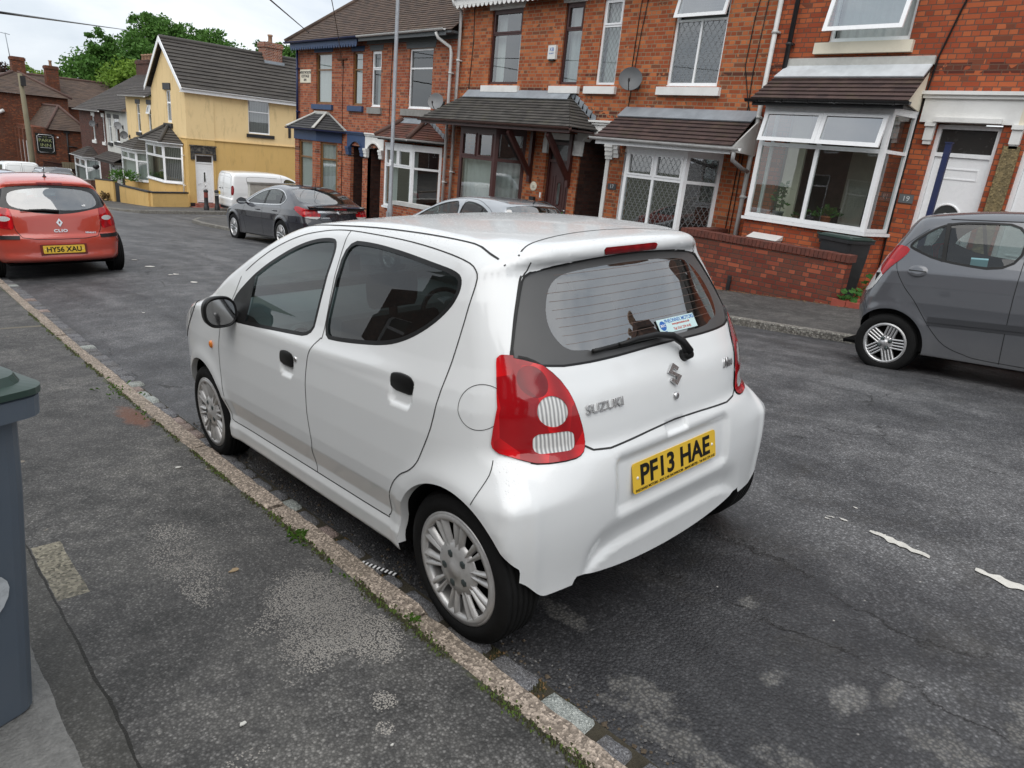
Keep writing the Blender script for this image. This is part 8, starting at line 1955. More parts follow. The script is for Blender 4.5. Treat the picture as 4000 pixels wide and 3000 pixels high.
def bollard(x, y, label, red):
 z = gz(y); t = thing('bollard', label, 'bollard', (x, y, z)); f = MB(); f.lathe([(.115, 0), (.115, .16), (.09, .20), (.085, .78), (.10, .80), (.10, .86), (.06, .90), (0, .92)], 16, Matrix.Translation((x, y, z))); f.build('post', M_blackpaint, t)
 f = MB()
 if red: f.lathe([(.088, .56), (.088, .79)], 16, Matrix.Translation((x, y, z))); f.build('band', pm('bollard_red', (.20, .04, .03), .6), t)
 else:
  for k in (.66, .72, .78): f.lathe([(.088, k), (.09, k + .015), (.088, k + .03)], 16, Matrix.Translation((x, y, z)))
  f.build('band', pm('bollard_white', (.5, .5, .48), .6), t)
bollard(9.95, 31.25, 'black bollard with a rusty red top in front of the white corner door', True); bollard(10.43, 31.25, 'black bollard with thin white rings to the right of the red-topped one', False)
ps = thing('blue_post', 'slim dark blue post standing in front of the white door 19', 'post', (9.1, 1.72, gz(1.72))); f = MB(); f.box(9.07, 9.13, 1.68, 1.755, gz(1.72), 2.30); f.build('post', M_navy, ps)
f = MB(); f.box(9.06, 9.14, 1.67, 1.765, 2.30, 2.315); f.build('cap', M_navy, ps)

# ---------------- low brick wall of number 19
def brick_wall_19():
 t = thing('garden_wall', 'low soot-stained brick garden wall with a brick-on-edge top beside the bin', 'wall', (9.15, 4.2, gz(4))); zt = .485
 m = MB(); m.box(9.08, 9.30, 2.66, 5.70, -.9, zt); m.box(9.30, 10.3, 5.48, 5.70, -.9, zt); m.build('wall_body', BR_dark, t)
 rng = random.Random(2); c = MB(); y = 2.62
 while y < 5.68: w = .072; dz = rng.uniform(-.004, .004); c.box(9.055, 9.325, y, min(y + w - .008, 5.73), zt + .001, zt + .112 + dz); y += w
 x = 9.34
 while x < 10.28: c.box(x, x + .064, 5.455, 5.725, zt + .001, zt + .112 + rng.uniform(-.004, .004)); x += .072
 bc = pm('coping_brick', (.15, .045, .030), .85, var=.45, nscale=9, bump=.4, bscale=60, dirt=.7, dirtc=(.03, .025, .022), dscale=6); c.build('coping', bc, t)
 mm = MB(); mm.box(9.07, 9.31, 2.64, 5.71, zt, zt + .09); mm.build('coping_mortar', pm('mortar_dark', (.05, .045, .04), .95), t)
 s = MB(); s.box(9.03, 9.06, 4.52, 4.58, -.45, -.08); s.build('gas_marker', M_blackpaint, t)
 st = thing('front_step', 'red tiled front step behind the grey car', 'step', (9.1, 2.4, gz(2.4))); s = MB()
 for k in range(6): s.box(8.98, 9.10, 2.50 - k * .225, 2.715 - k * .225, gz(2.4) - .1, gz(2.4) + .085)
 s.box(9.11, 9.6, 1.3, 2.6, gz(2.4) - .1, gz(2.4) + .08); s.build('step_brick', pm('red_step_brick', (.34, .075, .05), .8, var=.3, bump=.3), st)
brick_wall_19()
capped_wall('garden_wall', 'low brick wall with a white coping slab under the white bay', (9.2, 15.15), (9.2, 13.4), -.10, -.06, -1.5, .2, BR_B, pm('coping_white', (.55, .55, .53), .7, dirt=.3), .10)
def wheelie(name, label, x, y, z, rot, body, lid, mark=None):
 t = thing(name, label, 'wheelie bin', (x, y, z), Matrix.Rotation(rot, 4, 'Z'))
 # local: front looks to -y
 m = MB(); R = []
 def ring(w, d, zz, r=.05, yo=0.):
  P = []
  for (cx, cy, a0) in ((w - r, -d + r, -90), (w - r, d - r, 0), (-w + r, d - r, 90), (-w + r, -d + r, 180)):
   for k in range(5): a = rad(a0 + k * 22.5); P.append((cx + r * math.cos(a), cy + r * math.sin(a) + yo, zz))
  return P
 L = [ring(.205, .235, .0), ring(.215, .25, .02), ring(.245, .30, .70), ring(.250, .31, .90), ring(.285, .345, .905), ring(.287, .347, .955), ring(.275, .335, .96)]
 vs = [p for r in L for p in r]; n = 20; m.add(vs, [(i * n + k, i * n + (k + 1) % n, (i + 1) * n + (k + 1) % n, (i + 1) * n + k) for i in range(len(L) - 1) for k in range(n)] + [tuple(range(n - 1, -1, -1))], 0, False)
 m.box(-.20, .20, .31, .36, .84, .90); m.build('bin_body', body, t, local=True)
 d = MB(); L = [ring(.290, .352, .962), ring(.290, .352, .978), ring(.262, .32, .985), ring(.255, .31, 1.004), ring(.20, .25, 1.012)]; vs = [p for r in L for p in r]; d.add(vs, [(i * n + k, i * n + (k + 1) % n, (i + 1) * n + (k + 1) % n, (i + 1) * n + k) for i in range(len(L) - 1) for k in range(n)] + [tuple(range(4 * n, 5 * n))], 0, False)
 d.box(-.22, .22, .34, .42, .97, 1.0); d.build('lid', lid, t, local=True)
 w = MB()
 for sx in (-1, 1): w.lathe([(.10, -.025), (.10, .025), (.06, .03), (0, .03)], 20, Matrix.Translation((sx * .235, .27, .10)) @ Matrix.Rotation(sx * math.pi / 2, 4, 'Y'))
 w.build('wheel', M_rubber, t, local=True)
 return t
M_bin = pm('bin_charcoal', (.035, .040, .046), .5, var=.12, nscale=3, bump=.08, bscale=200, dirt=.15, dirtc=(.10, .10, .09)); M_binb = pm('bin_black', (.016, .018, .020), .5, var=.15, dirt=.2, dirtc=(.06, .06, .055)); M_lid = pm('bin_lid_green', (.016, .038, .030), .4, var=.15)
nb = wheelie('wheelie_bin', 'dark grey wheelie bin with a green lid cut off by the left edge', -2.243, .60, float(ground_z(-2.2, .6, 'near')), rad(20), pm('bin_slate', (.095, .118, .148), .45, var=.1, nscale=3, bump=.08, bscale=220, dirt=.25, dirtc=(.13, .13, .13), dscale=6), pm('bin_lid_dark_green', (.03, .055, .045), .4, var=.15))
tm = nb.matrix_basis @ frame_mat((.115, -.287, .42), (1, 0, 0), (0, -.09, 1)); tx = text_mesh('9', 'painted_number', pm('bin_paint_white', (.55, .58, .60), .7, dirt=.5, dirtc=(.08, .09, .10), dscale=40), nb, tm, size=.20, ext=.001, off=.004, sx=1.1)
fb = wheelie('wheelie_bin', 'black wheelie bin with a dark green lid behind the end of the low brick wall', 9.66, 2.98, gz(3.0) + .07, rad(-20), M_binb, M_lid)
M_stk = pm('sticker_blue', (.02, .12, .45), .5)
s = MB(); rng = random.Random(5)
Fb = Fr((9.40, 0, 0), (0, 1, 0), (-1, 0, 0))
bpy.context.view_layer.update()
lp_ = fb.matrix_basis
for k in range(10):
 cx, cz = rng.uniform(-.08, .06), rng.uniform(.55, .78); r = rng.uniform(.02, .045)
 s.poly([tuple(lp_ @ Vector((cx + r * math.cos(a), -(.245 + (cz - .1) * .07) - .004 - .0005 * k, cz + r * math.sin(a)))) for a in np.linspace(0, 2 * math.pi, 9)[:-1]], 0 if k % 3 else 1)
s.build('sticker', [M_stk, M_white], fb)
# ------------------------------------------------------------------ trees, plants, wires, litter, near-side houses
def leaf_mat(name, c1, c2, c3):
 t = NT(name); g = t.new('ObjectInfo'); n = t.noise(.55, 3); n2 = t.noise(3.5, 3, .7)
 col = t.ramp(t.math('ADD', t.math('MULTIPLY', n, .45), t.math('MULTIPLY', n2, .55)), [(.32, c2), (.55, c1), (.72, c3)])
 t.set(color=col, rough=.6, spec=.25); tl = t.new('BsdfTranslucent'); t.link(col, tl.inputs['Color']); ms = t.new('MixShader'); ms.inputs[0].default_value = .28
 t.link(t.b.outputs[0], ms.inputs[1]); t.link(tl.outputs[0], ms.inputs[2]); t.link(ms.outputs[0], t.out.inputs['Surface']); return t.m
L_dark = leaf_mat('leaf_green', (.085, .19, .035), (.040, .10, .020), (.15, .28, .055)); L_lime = leaf_mat('leaf_lime', (.17, .28, .035), (.09, .17, .025), (.27, .38, .06)); L_red = leaf_mat('leaf_copper', (.060, .030, .022), (.030, .016, .014), (.10, .055, .035))
M_bark = pm('bark', (.09, .075, .055), .9, var=.3, bump=.6, bscale=20)
def tree(name, label, base, blobs, leaf, nleaf, ls, seed, group=None, trunk_r=.35):
 """blobs: (x,y,z,r) in world"""
 rs = np.random.RandomState(seed); t = thing(name, label, 'tree', base, group=group); B = Vector(base); rng = random.Random(seed)
 tm = MB(); top = Vector(blobs[0][:3]); tm.tube([B - Vector((0, 0, .5)), B.lerp(top, .3) + Vector((.1, 0, 0)), B.lerp(top, .6), top], [trunk_r, trunk_r * .8, trunk_r * .55, trunk_r * .25], 10)
 for (x, y, z, r) in blobs[1:]: s = B.lerp(top, rng.uniform(.35, .6)); e = Vector((x, y, z)); mid = s.lerp(e, .5) + Vector((0, 0, .3)); tm.tube([s, mid, e], [trunk_r * .42, trunk_r * .28, trunk_r * .1], 6)
 tm.build('trunk', M_bark, t)
 W = np.array([b[3] ** 2.2 for b in blobs]); W /= W.sum(); P = []
 for b, w in zip(blobs, W):
  n = int(nleaf * w); ncl = max(14, int(n / 46)); d = rs.normal(size=(ncl, 3)); d /= np.linalg.norm(d, axis=1, keepdims=True); rad_ = b[3] * rs.uniform(.45, 1.08, (ncl, 1)) ** .6; d[:, 2] *= .85
  cc = np.array(b[:3]) + d * rad_; cr = b[3] * rs.uniform(.18, .40, ncl)
  k = rs.randint(0, ncl, n); q = rs.normal(size=(n, 3)); q /= np.linalg.norm(q, axis=1, keepdims=True); q *= rs.uniform(.1, 1, (n, 1)) ** .5; q[:, 2] *= .6
  P.append(cc[k] + q * cr[k][:, None] * 1.25)
 P = np.concatenate(P); n = len(P); a = rs.normal(size=(n, 3)); a /= np.linalg.norm(a, axis=1, keepdims=True); b_ = np.cross(a, rs.normal(size=(n, 3))); b_ /= np.linalg.norm(b_, axis=1, keepdims=True); s = ls * rs.uniform(.6, 1.3, (n, 1))
 V = np.stack([P - a * s, P - b_ * s * .5, P + a * s, P + b_ * s * .5], 1).reshape(-1, 3) - np.array(base)
 me = bpy.data.meshes.new('crown'); me.vertices.add(len(V)); me.vertices.foreach_set('co', V.ravel()); me.loops.add(len(V)); me.loops.foreach_set('vertex_index', np.arange(len(V))); me.polygons.add(n); me.polygons.foreach_set('loop_start', np.arange(0, 4 * n, 4)); me.polygons.foreach_set('loop_total', np.full(n, 4)); me.update(); me.validate(); me.materials.append(leaf)
 o = bpy.data.objects.new('crown', me); COL.objects.link(o); o.parent = t; return t
GT = 'trees behind the corner house'
tree('broadleaf_tree', 'tall green tree rising highest behind the yellow gable', (22.5, 76, -5), [(22.6, 76, 7.6, 3.0), (20.4, 75, 5.6, 2.8), (24.6, 76, 6.0, 2.8), (21.4, 74, 3.4, 2.6), (24.0, 74, 3.6, 2.6), (19.2, 74.5, 4.0, 2.0), (23.2, 76, 9.5, 1.4), (21.6, 76, 9.3, 1.5)], L_dark, 26000, .19, 1, GT)
tree('broadleaf_tree', 'green tree to the right of the tallest, above the dark tiled roof', (28.5, 77, -5), [(28.4, 77, 7.0, 2.9), (26.2, 76, 7.3, 2.4), (30.2, 77, 6.0, 2.3), (27.6, 76, 4.5, 2.6), (30.4, 76, 4.2, 2.2), (26.4, 77, 8.6, 2.0), (28.4, 77, 8.8, 1.9), (25.2, 76.5, 7.8, 2.0)], L_dark, 20000, .19, 2, GT)
tree('broadleaf_tree', 'bushy green tree at the left of the clump behind the pub roof', (15.2, 74, -5), [(16.2, 74, 4.2, 2.4), (14.6, 73.5, 3.2, 1.9), (17.6, 74, 5.4, 2.2), (15.8, 74, 2.2, 2.2), (13.8, 73.5, 2.0, 1.4), (17.2, 74, 7.2, 1.2)], L_dark, 17000, .18, 3, GT)
tree('broadleaf_tree', 'lighter yellow-green tree in front of the taller dark green ones', (18.0, 70, -5), [(18.0, 70, 3.9, 2.1), (19.4, 70, 3.0, 1.7), (17.0, 70, 2.6, 1.6), (19.6, 70.2, 4.9, 1.4)], L_lime, 12000, .16, 4, GT)
tree('broadleaf_tree', 'tree top showing between the chimney and the brick end terrace', (35.2, 77, -5), [(35.6, 77, 7.4, 3.0), (34.0, 77, 8.6, 1.8), (37.0, 77, 8.4, 2.4)], L_dark, 10000, .2, 5, GT)
tree('broadleaf_tree', 'small pale green tree between the two pub chimneys', (12.2, 80, -5), [(12.6, 80, 3.2, 1.6), (13.4, 80, 2.6, 1.2), (11.9, 80, 4.0, 1.0)], L_lime, 7000, .13, 6)
tree('copper_tree', 'dark copper-leaved tree behind the pub roof, far left', (9.0, 81, -5), [(9.6, 81, 3.6, 1.7), (8.2, 81, 3.3, 1.5), (11.0, 81, 3.9, 1.3), (7.2, 81, 3.6, 1.3)], L_red, 8000, .13, 7)

def wire(label, pts, r=.012, sag=.25):
 a, b = Vector(pts[0]), Vector(pts[-1]); P = [a.lerp(b, k / 14) - Vector((0, 0, sag * 4 * (k / 14) * (1 - k / 14))) for k in range(15)]; o = MB().tube(P, r, 5).build('overhead_wire', M_black); tag(o, label, 'wire', None)
def ext(a, b, t): return Vector(b) + (Vector(b) - Vector(a)) * t
wire('thin overhead wire crossing the sky at the far left towards the trees', [(-.33, 12.0, 2.82), (19.33, 74, 8.67)], .022, 0.)
wire('overhead wire running down to the blue eaves of the end terrace', [ext((9.9, 21.51, 4.63), (4.0, 11.25, 3.58), 1.4), (9.9, 21.51, 4.63)], .012, .0)
wire('overhead wire ending at the rusty wall bracket of the end terrace', [ext((10.2, 19.98, 3.9), (5.0, 11.51, 3.94), .8), (10.2, 19.98, 3.9)], .010, -.42)

def leaves_on(mb, c, n, r, s, seed, up=.5, mi=0):
 rg = random.Random(seed)
 for _ in range(n):
  a = rg.uniform(0, 6.283); e = rg.uniform(-.2, 1.2); d = Vector((math.cos(a) * math.cos(e), math.sin(a) * math.cos(e), math.sin(e) * up)) ; p = Vector(c) + d * r * rg.uniform(.3, 1); t = (d + Vector((rg.uniform(-.4, .4), rg.uniform(-.4, .4), rg.uniform(-.5, .3)))).normalized(); w = t.cross(Vector((rg.uniform(-1, 1), rg.uniform(-1, 1), 1))).normalized() * s * .32; L = t * s
  mb.add([tuple(p), tuple(p + L * .5 + w), tuple(p + L), tuple(p + L * .5 - w)], [(0, 1, 2, 3)], mi)
L_house = leaf_mat('leaf_houseplant', (.07, .17, .035), (.035, .10, .02), (.14, .26, .07)); L_mallow = leaf_mat('leaf_mallow', (.055, .16, .030), (.03, .09, .018), (.09, .23, .05))
def pot_plant(label, x, y, z, h, n, s, pr, pot, seed, whorls=True):
 t = thing('pot_plant', label, 'pot plant', (x, y, z)); MB().lathe([(pr * .7, 0), (pr, pr * 1.6), (pr * 1.08, pr * 1.62), (pr * 1.08, pr * 1.9), (pr * .9, pr * 1.9), (.0, pr * 1.7)], 18, Matrix.Translation((x, y, z))).build('pot', pot, t)
 f = MB(); st = MB(); st.tube([(x, y, z + pr), (x + .01, y, z + h * .6), (x, y + .01, z + h)], [.008, .006, .003], 5); st.build('stem', M_bark, t)
 if whorls:
  for k in range(9): leaves_on(f, (x + random.Random(k + seed).uniform(-.09, .09), y + random.Random(k * 3 + seed).uniform(-.10, .10), z + h * (.35 + .075 * k)), 10, .04, s, seed + k, .25)
 else: leaves_on(f, (x, y, z + pr * 1.8), n, h * .5, s, seed, 1.)
 f.build('leaves', L_house, t)
pot_plant('tall umbrella-leaved pot plant in a grey pot on the bay window ledge', 9.98, 4.36, .93, .62, 60, .10, .075, pm('pot_slate', (.05, .07, .07), .5), 11)
pot_plant('spiky pot plant in a terracotta pot in the bay window', 9.98, 3.52, .93, .30, 34, .14, .085, pm('terracotta', (.36, .11, .05), .8), 12, False)
pot_plant('small pot plant in a wide glazed bowl in the bay window', 9.98, 3.78, .93, .2, 18, .09, .075, pm('glazed_bowl', (.10, .10, .13), .4), 13, False)
pot_plant('low seedlings in a shallow brown tray pot in the bay window', 9.98, 4.05, .93, .10, 18, .05, .055, pm('tray_brown', (.14, .07, .035), .7), 14, False)
led = MB(); led.box(9.78, 10.34, 2.9, 4.8, .88, .928); led.build('window_ledge', M_stonewhite, [o for o in bpy.data.objects if o.get('label', '').startswith('brick terraced house with plants')][0])
def broad_plant(label, x, y, z, n, r, s, seed):
 t = thing('broadleaf_weed', label, 'plant', (x, y, z)); f = MB(); st = MB(); rg = random.Random(seed)
 for k in range(n):
  a = rg.uniform(0, 6.28); q = r * rg.uniform(.2, 1); p = Vector((x + q * math.cos(a), y + q * math.sin(a), z + rg.uniform(.1, 1) * r * 1.6)); st.tube([(x, y, z), (x + q * .5 * math.cos(a), y + q * .5 * math.sin(a), (z + p.z) / 2), p], .004, 4); nrm = Vector((rg.uniform(-.8, .1), rg.uniform(-.6, .3), 1)).normalized(); u = nrm.cross(Vector((1, 0, 0))).normalized(); v = nrm.cross(u)
  m = 12; f.add([tuple(p)] + [tuple(p + (u * math.cos(b) + v * math.sin(b)) * s * (1 - .12 * (j % 2)) * rg.uniform(.9, 1.1) + nrm * .012 * math.cos(b * 5)) for j, b in enumerate(np.linspace(0, 2 * math.pi, m, endpoint=False))], [(0, j + 1, (j + 1) % m + 1) for j in range(m)], 0)
 st.build('stems', L_mallow, t); f.build('leaves', L_mallow, t)
broad_plant('leafy green weed at the foot of the low brick wall end', 9.12, 2.50, gz(2.5), 18, .17, .055, 3); broad_plant('taller leafy green weed behind the bin, beside the grey car', 9.75, 2.35, gz(2.4) + .05, 30, .26, .065, 6)
t = thing('front_garden_shrub', 'small green shrub by the arched iron gate of the dark brown front door', 'shrub', (9.5, 9.5, gz(9.5))); f = MB(); leaves_on(f, (9.5, 9.45, .10), 520, .40, .055, 21, .9); leaves_on(f, (9.5, 9.2, -.1), 300, .35, .055, 22, .9); f.build('foliage', L_mallow, t); f = MB(); f.tube([(9.5, 9.45, gz(9.4)), (9.5, 9.45, .2)], .015, 5); f.build('stem', M_bark, t)
t = thing('iron_gate', 'black wrought-iron gate with an arched top before the dark brown door', 'gate', (9.15, 9.4, gz(9.4))); f = MB(); arc = [(9.15, 9.40 + .52 * math.cos(a), .28 + .36 * math.sin(a)) for a in np.linspace(0, math.pi, 13)]; f.tube(arc, .012, 6)
for k in range(7): yy = 8.95 + k * .15; f.tube([(9.15, yy, gz(9.4)), (9.15, yy, .28)], .008, 5)
f.tube([(9.15, 8.88, .28), (9.15, 9.92, .28)], .012, 5); f.build('gate_ironwork', M_blackpaint, t)
capped_wall('garden_wall', 'low brick front wall before the dark brown bay, behind the silver car', (9.2, 13.2), (9.2, 9.95), -.12, -.08, -1.5, .2, BR_A, M_greystone, .06)
# growth over the far yellow gate
t = thing('garden_shrub', 'dark shrub growing over the yellow garden walls by the gate', 'shrub', (9.0, 39.6, -2.8)); f = MB(); leaves_on(f, (8.9, 39.6, -1.7), 500, .8, .14, 31, .6); f.build('foliage', L_dark, t); f = MB(); f.tube([(8.9, 39.6, -3), (8.9, 39.6, -1.5)], .03, 5); f.build('stem', M_bark, t)
t = thing('dry_weeds', 'dry brown weeds at the foot of the far yellow garden wall', 'weeds', (8.15, 40, -2.9)); f = MB(); leaves_on(f, (8.2, 40.2, -2.9), 260, .5, .16, 33, .9); f.build('stalks', pm('dry_stalk', (.16, .11, .05), .9), t)
t = thing('yard_shrub', 'dark shrub beside the brick porch pillars, behind the dark saloon', 'shrub', (9.6, 18.9, gz(19))); f = MB(); leaves_on(f, (9.6, 18.6, -.95), 700, .45, .07, 41, .8); f.build('foliage', L_dark, t); f = MB(); f.tube([(9.6, 18.7, gz(19)), (9.6, 18.7, -.6)], .03, 5); f.build('stem', M_bark, t)
# kerbside weeds
def grass_tuft(label, x, y, n, h, seed, mat, sp=.05):
 rg = random.Random(seed); z = float(zc(y)) + .03; f = MB()
 for _ in range(n):
  a = rg.uniform(0, 6.28); l = h * rg.uniform(.5, 1.2); b = Vector((x + rg.gauss(0, sp * .4), y + rg.gauss(0, sp), z)); d = Vector((math.cos(a), math.sin(a), rg.uniform(.2, .9))).normalized() * l; w = d.cross(Vector((0, 0, 1))).normalized() * .0035
  f.add([tuple(b - w), tuple(b + w), tuple(b + d * .6 + w + Vector((0, 0, .01))), tuple(b + d + Vector((0, 0, -.004))), tuple(b + d * .6 - w + Vector((0, 0, .01)))], [(0, 1, 2, 3, 4)], 0)
 tag(f.build('kerb_weed', mat), label, 'weed', 'weeds growing in the kerb joint')
L_weed = leaf_mat('leaf_weed', (.10, .20, .03), (.05, .11, .018), (.17, .27, .06))
grass_tuft('largest green tuft on the kerb, level with the rear door of the white car', -.925, .92, 60, .055, 1, L_weed, .035)
grass_tuft('green tuft where two kerbstones meet by the rear wheel', -.90, .11, 60, .028, 2, L_weed, .022)
grass_tuft('small tuft on the pavement side of the kerb behind the rear wheel', -.945, -.38, 26, .022, 3, L_weed, .02)
grass_tuft('pale grassy patch on the kerb ahead of the white car', -.885, 3.7, 60, .05, 4, L_weed, .12)
grass_tuft('low weeds on the kerb beside the orange stain', -.90, 3.0, 46, .03, 5, L_weed, .10)
grass_tuft('tiny weeds along the kerb joint just before the big tuft', -.925, .45, 40, .022, 6, L_weed, .07)
# moss fringe along the kerb back and in the joints: uncountable
rs = random.Random(8); f = MB()
for k in range(5200):
 y = rs.uniform(-2.4, 7.5) if k % 3 else rs.uniform(-1.0, 2.4); w = abs(rs.gauss(0, .013)); x = float(kx(y)) - .10 - w * (1 if rs.random() < .8 else -1)
 if math.sin(y * 7.3) + math.sin(y * 17.1 + 2) + rs.uniform(-1.2, 1.2) < -.1: continue
 s = rs.uniform(.003, .008); z = float(zc(y)) + .047; mi = 1 if rs.random() < .30 else 0
 f.add([(x - s, y - s, z), (x + s, y - s * .6, z), (x + s * .5, y + s, z), (x, y, z + s * 1.1)], [(0, 1, 3), (1, 2, 3), (2, 0, 3)], mi)
for k in range(900):
 y = rs.choice([-.62 + .13, -.35, -.86, -.16, .5, .9]) + rs.gauss(0, .02); x = float(kx(y)) + rs.uniform(.01, .12); s = rs.uniform(.004, .009); z = float(zc(y) + cross(x, y)) + .006
 f.add([(x - s, y - s, z), (x + s, y - s * .6, z), (x + s * .5, y + s, z), (x, y, z + s * 1.2)], [(0, 1, 3), (1, 2, 3), (2, 0, 3)], 0 if k % 4 else 2)
o = f.build('moss', [M_moss, M_mossgreen, pm('dead_moss', (.20, .12, .05), .9, var=.4)]); tag(o, 'moss and crumbs in the kerb joint', 'moss', kind='stuff')
# loose grit and broken tarmac by the setts
f = MB(); rs = random.Random(12)
for k in range(1500):
 y = rs.uniform(-1.9, 3.0); x = float(kx(y)) + .13 + abs(rs.gauss(0, .05)); s = rs.uniform(.002, .0075) * (1 if k % 9 else 1.7); z = float(zc(y) + cross(x, y)) + s * .3; a = rs.uniform(0, 6.28); P = [(x + s * math.cos(a + b) * rs.uniform(.7, 1.2), y + s * math.sin(a + b) * rs.uniform(.7, 1.2), z) for b in (0, 1.6, 3.1, 4.7)]
 f.add(P + [(x, y, z + s * .8)], [(0, 1, 4), (1, 2, 4), (2, 3, 4), (3, 0, 4)], rs.choice([0, 0, 1, 2]))
o = f.build('grit', [pm('grit_dark', (.06, .06, .062), .8, var=.4), pm('grit_mid', (.15, .145, .14), .8, var=.4), pm('grit_brown', (.10, .075, .05), .9, var=.4)]); tag(o, 'loose grit beside the gutter setts', 'grit', kind='stuff')
f = MB(); rs = random.Random(14)
for k in range(420):
 y = rs.uniform(2.0, 5.8); x = 9.06 - abs(rs.gauss(0, .07)); s = rs.uniform(.008, .022); z = gz(y) + .006; a = rs.uniform(0, 6.28)
 f.add([(x + s * math.cos(a + b), y + s * math.sin(a + b) * .7, z + rs.uniform(0, .012)) for b in (0, 1.6, 3.1, 4.7)], [(0, 1, 2, 3)], 0)
o = f.build('leaf_litter', pm('dead_leaf', (.20, .12, .055), .9, var=.5, nscale=50)); tag(o, 'dry leaf litter along the foot of the low brick wall', 'leaf litter', kind='stuff')
# striped plastic strip in the gutter
f = MB(); A = Vector((-.768, .665, 0)); B = Vector((-.718, .475, 0)); d = (B - A); L = d.length; d.normalize(); s = Vector((-d.y, d.x, 0)) * .0085
for k in range(18):
 p = A + d * L * k / 18; q = A + d * L * (k + 1) / 18; z = float(zc(p.y) + cross(p.x, 0)) + .026; z2 = float(zc(q.y) + cross(q.x, 0)) + .026
 f.add([tuple(p - s + Vector((0, 0, z))), tuple(p + s + Vector((0, 0, z + .002))), tuple(q + s + Vector((0, 0, z2 + .002))), tuple(q - s + Vector((0, 0, z2))), tuple(p - s + Vector((0, 0, z - .003))), tuple(p + s + Vector((0, 0, z - .001))), tuple(q + s + Vector((0, 0, z2 - .001))), tuple(q - s + Vector((0, 0, z2 - .003)))], [(0, 1, 2, 3), (4, 5, 6, 7), (0, 3, 7, 4), (1, 2, 6, 5)], k % 2)
tag(f.build('striped_strip', [M_white, M_black]), 'black and white striped plastic strip lying in the gutter beside the rear wheel', 'plastic strip')
def bit(label, x, y, s, mat, kind='near', seed=0, cat='litter', name='litter'):
 rg = random.Random(seed); z = float(ground_z(x, y, kind)) + .004; P = [(x + s * math.cos(a) * rg.uniform(.5, 1.1), y + s * .6 * math.sin(a) * rg.uniform(.5, 1.1)) for a in np.linspace(0, 6.28, 9)[:-1]]
 f = MB(); f.prism([(a, b, z) for a, b in P], (0, 0, .003)); tag(f.build(name, mat), label, cat)
M_paper = pm('paper_scrap', (.55, .54, .50), .8, var=.15); M_pink = pm('gum_pink', (.45, .36, .35), .8); M_tan = pm('leaf_tan', (.30, .22, .13), .8)
bit('star-shaped white scrap on the pavement near the bottom edge', -1.56, 0.0, .014, M_paper, seed=3); bit('round pinkish stone on the road at the bottom', -.285, -1.245, .016, M_pink, 'road', 4); bit('flat tan leaf on the pavement beside the pale worn patch', -1.25, .82, .022, M_tan, seed=5, cat='leaf', name='fallen_leaf'); bit('small pale scrap on the pavement above the tan leaf', -1.05, 2.05, .018, M_paper, seed=6)
bit('small white pebble near the kerb at the bottom', -1.29, -.33, .007, M_paper, seed=8, cat='pebble', name='pebble'); bit('light scrap on the road level with the white car front wheel', -.33, 3.25, .030, M_paper, 'road', 9)

# houses on the near side of the street: seen only as reflections and shade
def near_house(y0, y1, label, z, X=-7.4, sg=1):
 H = thing('terraced_house', label, 'house', (X, (y0 + y1) / 2, z), group='terraces out of view'); F = Fr((X, 0, 0), (0, 1, 0), (sg, 0, 0)); q = lambda d: X - sg * d
 hs = [(y0 + .6, y0 + 1.7, z + 3.4, z + 5.0), (y1 - 1.6, y1 - 1.0, z + 3.4, z + 5.0), (y0 + .5, y0 + 2.2, z + .8, z + 2.5), (y1 - 1.5, y1 - .6, z + .1, z + 2.6)]
 wall(F, y0, y1, z - 1, z + 5.4, hs, .12, BR_19n, H)
 for k, h in enumerate(hs):
  if k == 3: door(Fr((q(.08), 0, 0), (0, 1, 0), (sg, 0, 0)), H, *h, .5, M_upvc, M_brownpvc, 'oval')
  else: window(F, H, *h, [(1.1, [1]), (.5, [1])], back='net', rec=.05, room=False)
 xr, zr, xe, xb = q(3.8), z + 8.0, q(-.3), q(7.5); m = MB(); m.quad((xe, y0, z + 5.3), (xe, y1, z + 5.3), (xr, y1, zr), (xr, y0, zr)); m.quad((xr, y0, zr), (xr, y1, zr), (xb, y1, z + 5.3), (xb, y0, z + 5.3)); m.build('roof', TL_dark, H); chimney(H, q(2.6), y1 - .3, zr - 1.4, zr + 1.0, .7, 1.2, BR_19n, 3)
 for y in (y0, y1): MB().poly([(X, y, z - 1), (q(7.2), y, z - 1), (q(7.2), y, z + 5.3), (xr, y, zr), (X, y, z + 5.3)]).build('gable_wall', BR_19n, H)
BR_19n = brick_mat('brick_near_terrace', (.24, .12, .085), (.15, .075, .055), (.13, .11, .10), soot=.5)
for k, (a, b) in enumerate(((-14.2, -9.8), (-9.8, -5.4), (-5.4, -1.0), (-1.0, 3.4), (3.4, 7.8), (7.8, 12.2))):
 near_house(a, b, f'near-side brick terraced house behind the viewer, {["first", "second", "third", "fourth", "fifth", "sixth"][k]} down the hill', float(zc((a + b) / 2)) + .1)

for k, (a, b) in enumerate(((-7.6, -3.2), (-12., -7.6), (-16.4, -12.), (-20.8, -16.4))):
 near_house(a, b, f'far-side brick terraced house uphill beyond the right edge, {["first", "second", "third", "fourth"][k]} of four', float(zc((a + b) / 2)) + .25, FX, -1)
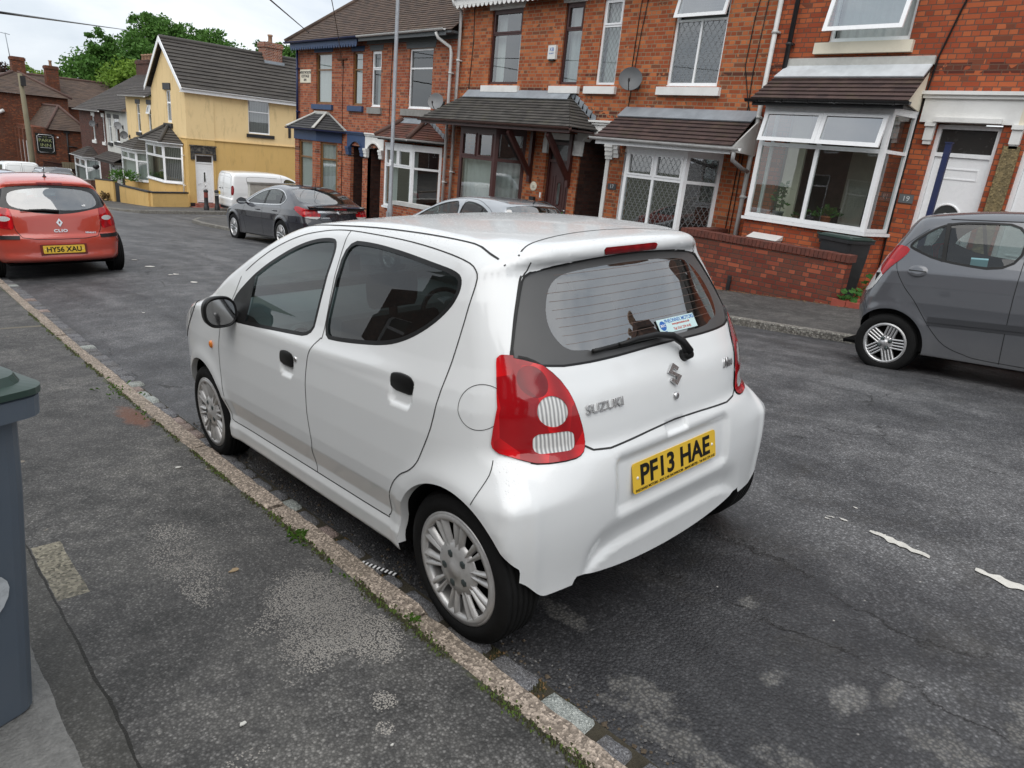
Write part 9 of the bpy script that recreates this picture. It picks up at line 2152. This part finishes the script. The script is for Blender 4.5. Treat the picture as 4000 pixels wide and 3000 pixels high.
# ------------------------------------------------------------------ vehicles
build_alto(); build_red(); build_saloon(); build_silver(); build_grey()
build_van('panel_van', 'white panel van parked beside the yellow side wall', car_pose(11.45, 31.3, -math.pi / 2, z=float(zc(31.3)) + .03, pitch=0.))
build_van('panel_van', 'white panel van roof at the left edge beyond the red car', car_pose(.25, 23.2, 0.), cell=.06, plate=False)
build_van('window_van', 'white van with side windows parked far down beyond the red car', car_pose(5.35, 45.5, rad(0)), True, cell=.06, plate=False)
def far_car(label, P, cx, cy, H=1.0, rails=False, heading=0.):
 s = dict(paint=P, cell=.045, prof=[(-.85, .28), (-.9, .5), (-.88, .75), (-.80, .95), (-.66, 1.2), (-.52, 1.42 * H), (-.3, 1.47 * H), (.5, 1.50 * H), (1.1, 1.47 * H), (1.5, 1.36), (2.0, 1.12), (2.4, .97), (3., .86), (3.3, .68), (3.38, .45), (3.3, .26), (2.6, .2), (.5, .19)],
    wz=[(.1, .80), (.3, .85), (.6, .868), (.8, .86), (.92, .83), (1.05, .78), (1.2, .72), (1.34, .66), (1.46, .58), (1.6, .48)], hull=dict(crear=.10, crear4=.1, cfront=.32, yr=(.1, .18), yf=(2.5, .22), crown=.09, crownz=1.2, rear_lim=.6, front_lim=2.9, rz=((.3, .06), (.9, .07), (1.3, .09), (1.6, .12)), arches=((0, .32, .35), (2.65, .32, .35)), flare=.012),
    arch=[(0, .32, .35), (2.65, .32, .35)], zb=.22, dlo=[([(2.12, .97), (1.8, 1.16), (1.4, 1.34), (1.0, 1.40), (-.4, 1.36), (-.52, 1.0)], None)], rearglass=[(-.55, 1.40), (.55, 1.40), (.66, 1.02), (-.66, 1.02)], ymid=1., windscreen=[(-.58, 1.39), (.58, 1.39), (.74, 1.02), (-.74, 1.02)],
    rearline=([.5, .75, .95, 1.2], [-.9, -.88, -.80, -.66]), lamps=[('tail_light', [(.55, .98), (.86, 1.0), (.88, .78), (.60, .76)], 'rear', .6, M_red, [])], wheel=(.32, .2, .2, .86), style=('bars', 5, 2, .025, .05, .8, 5), cabin=(-.6, 2.3, .78, .9))
 root, h = simple_car('estate_car' if rails else 'hatchback_car', label, car_pose(cx, cy, heading), s)
 if rails:
  for sg in (-1, 1):
   r = MB(); P3 = h.top([(sg * .56, y) for y in np.linspace(-.35, 1.35, 10)]) + np.array([0, 0, .05]); r.tube([P3[0] - np.array([0, .08, .05])] + list(P3) + [P3[-1] + np.array([0, .08, -.05])], .018, 6); r.build('roof_rail', M_chrome, root, local=True)
far_car('dark grey estate car with silver roof rails, seen over the red car roof', paint('far_grey_paint', (.10, .105, .115)), 5.25, 36.5, 1.07, True)
far_car('pale silver-blue car whose roof shows just beyond the red car', paint('far_pale_paint', (.45, .50, .56)), .15, 17.0)
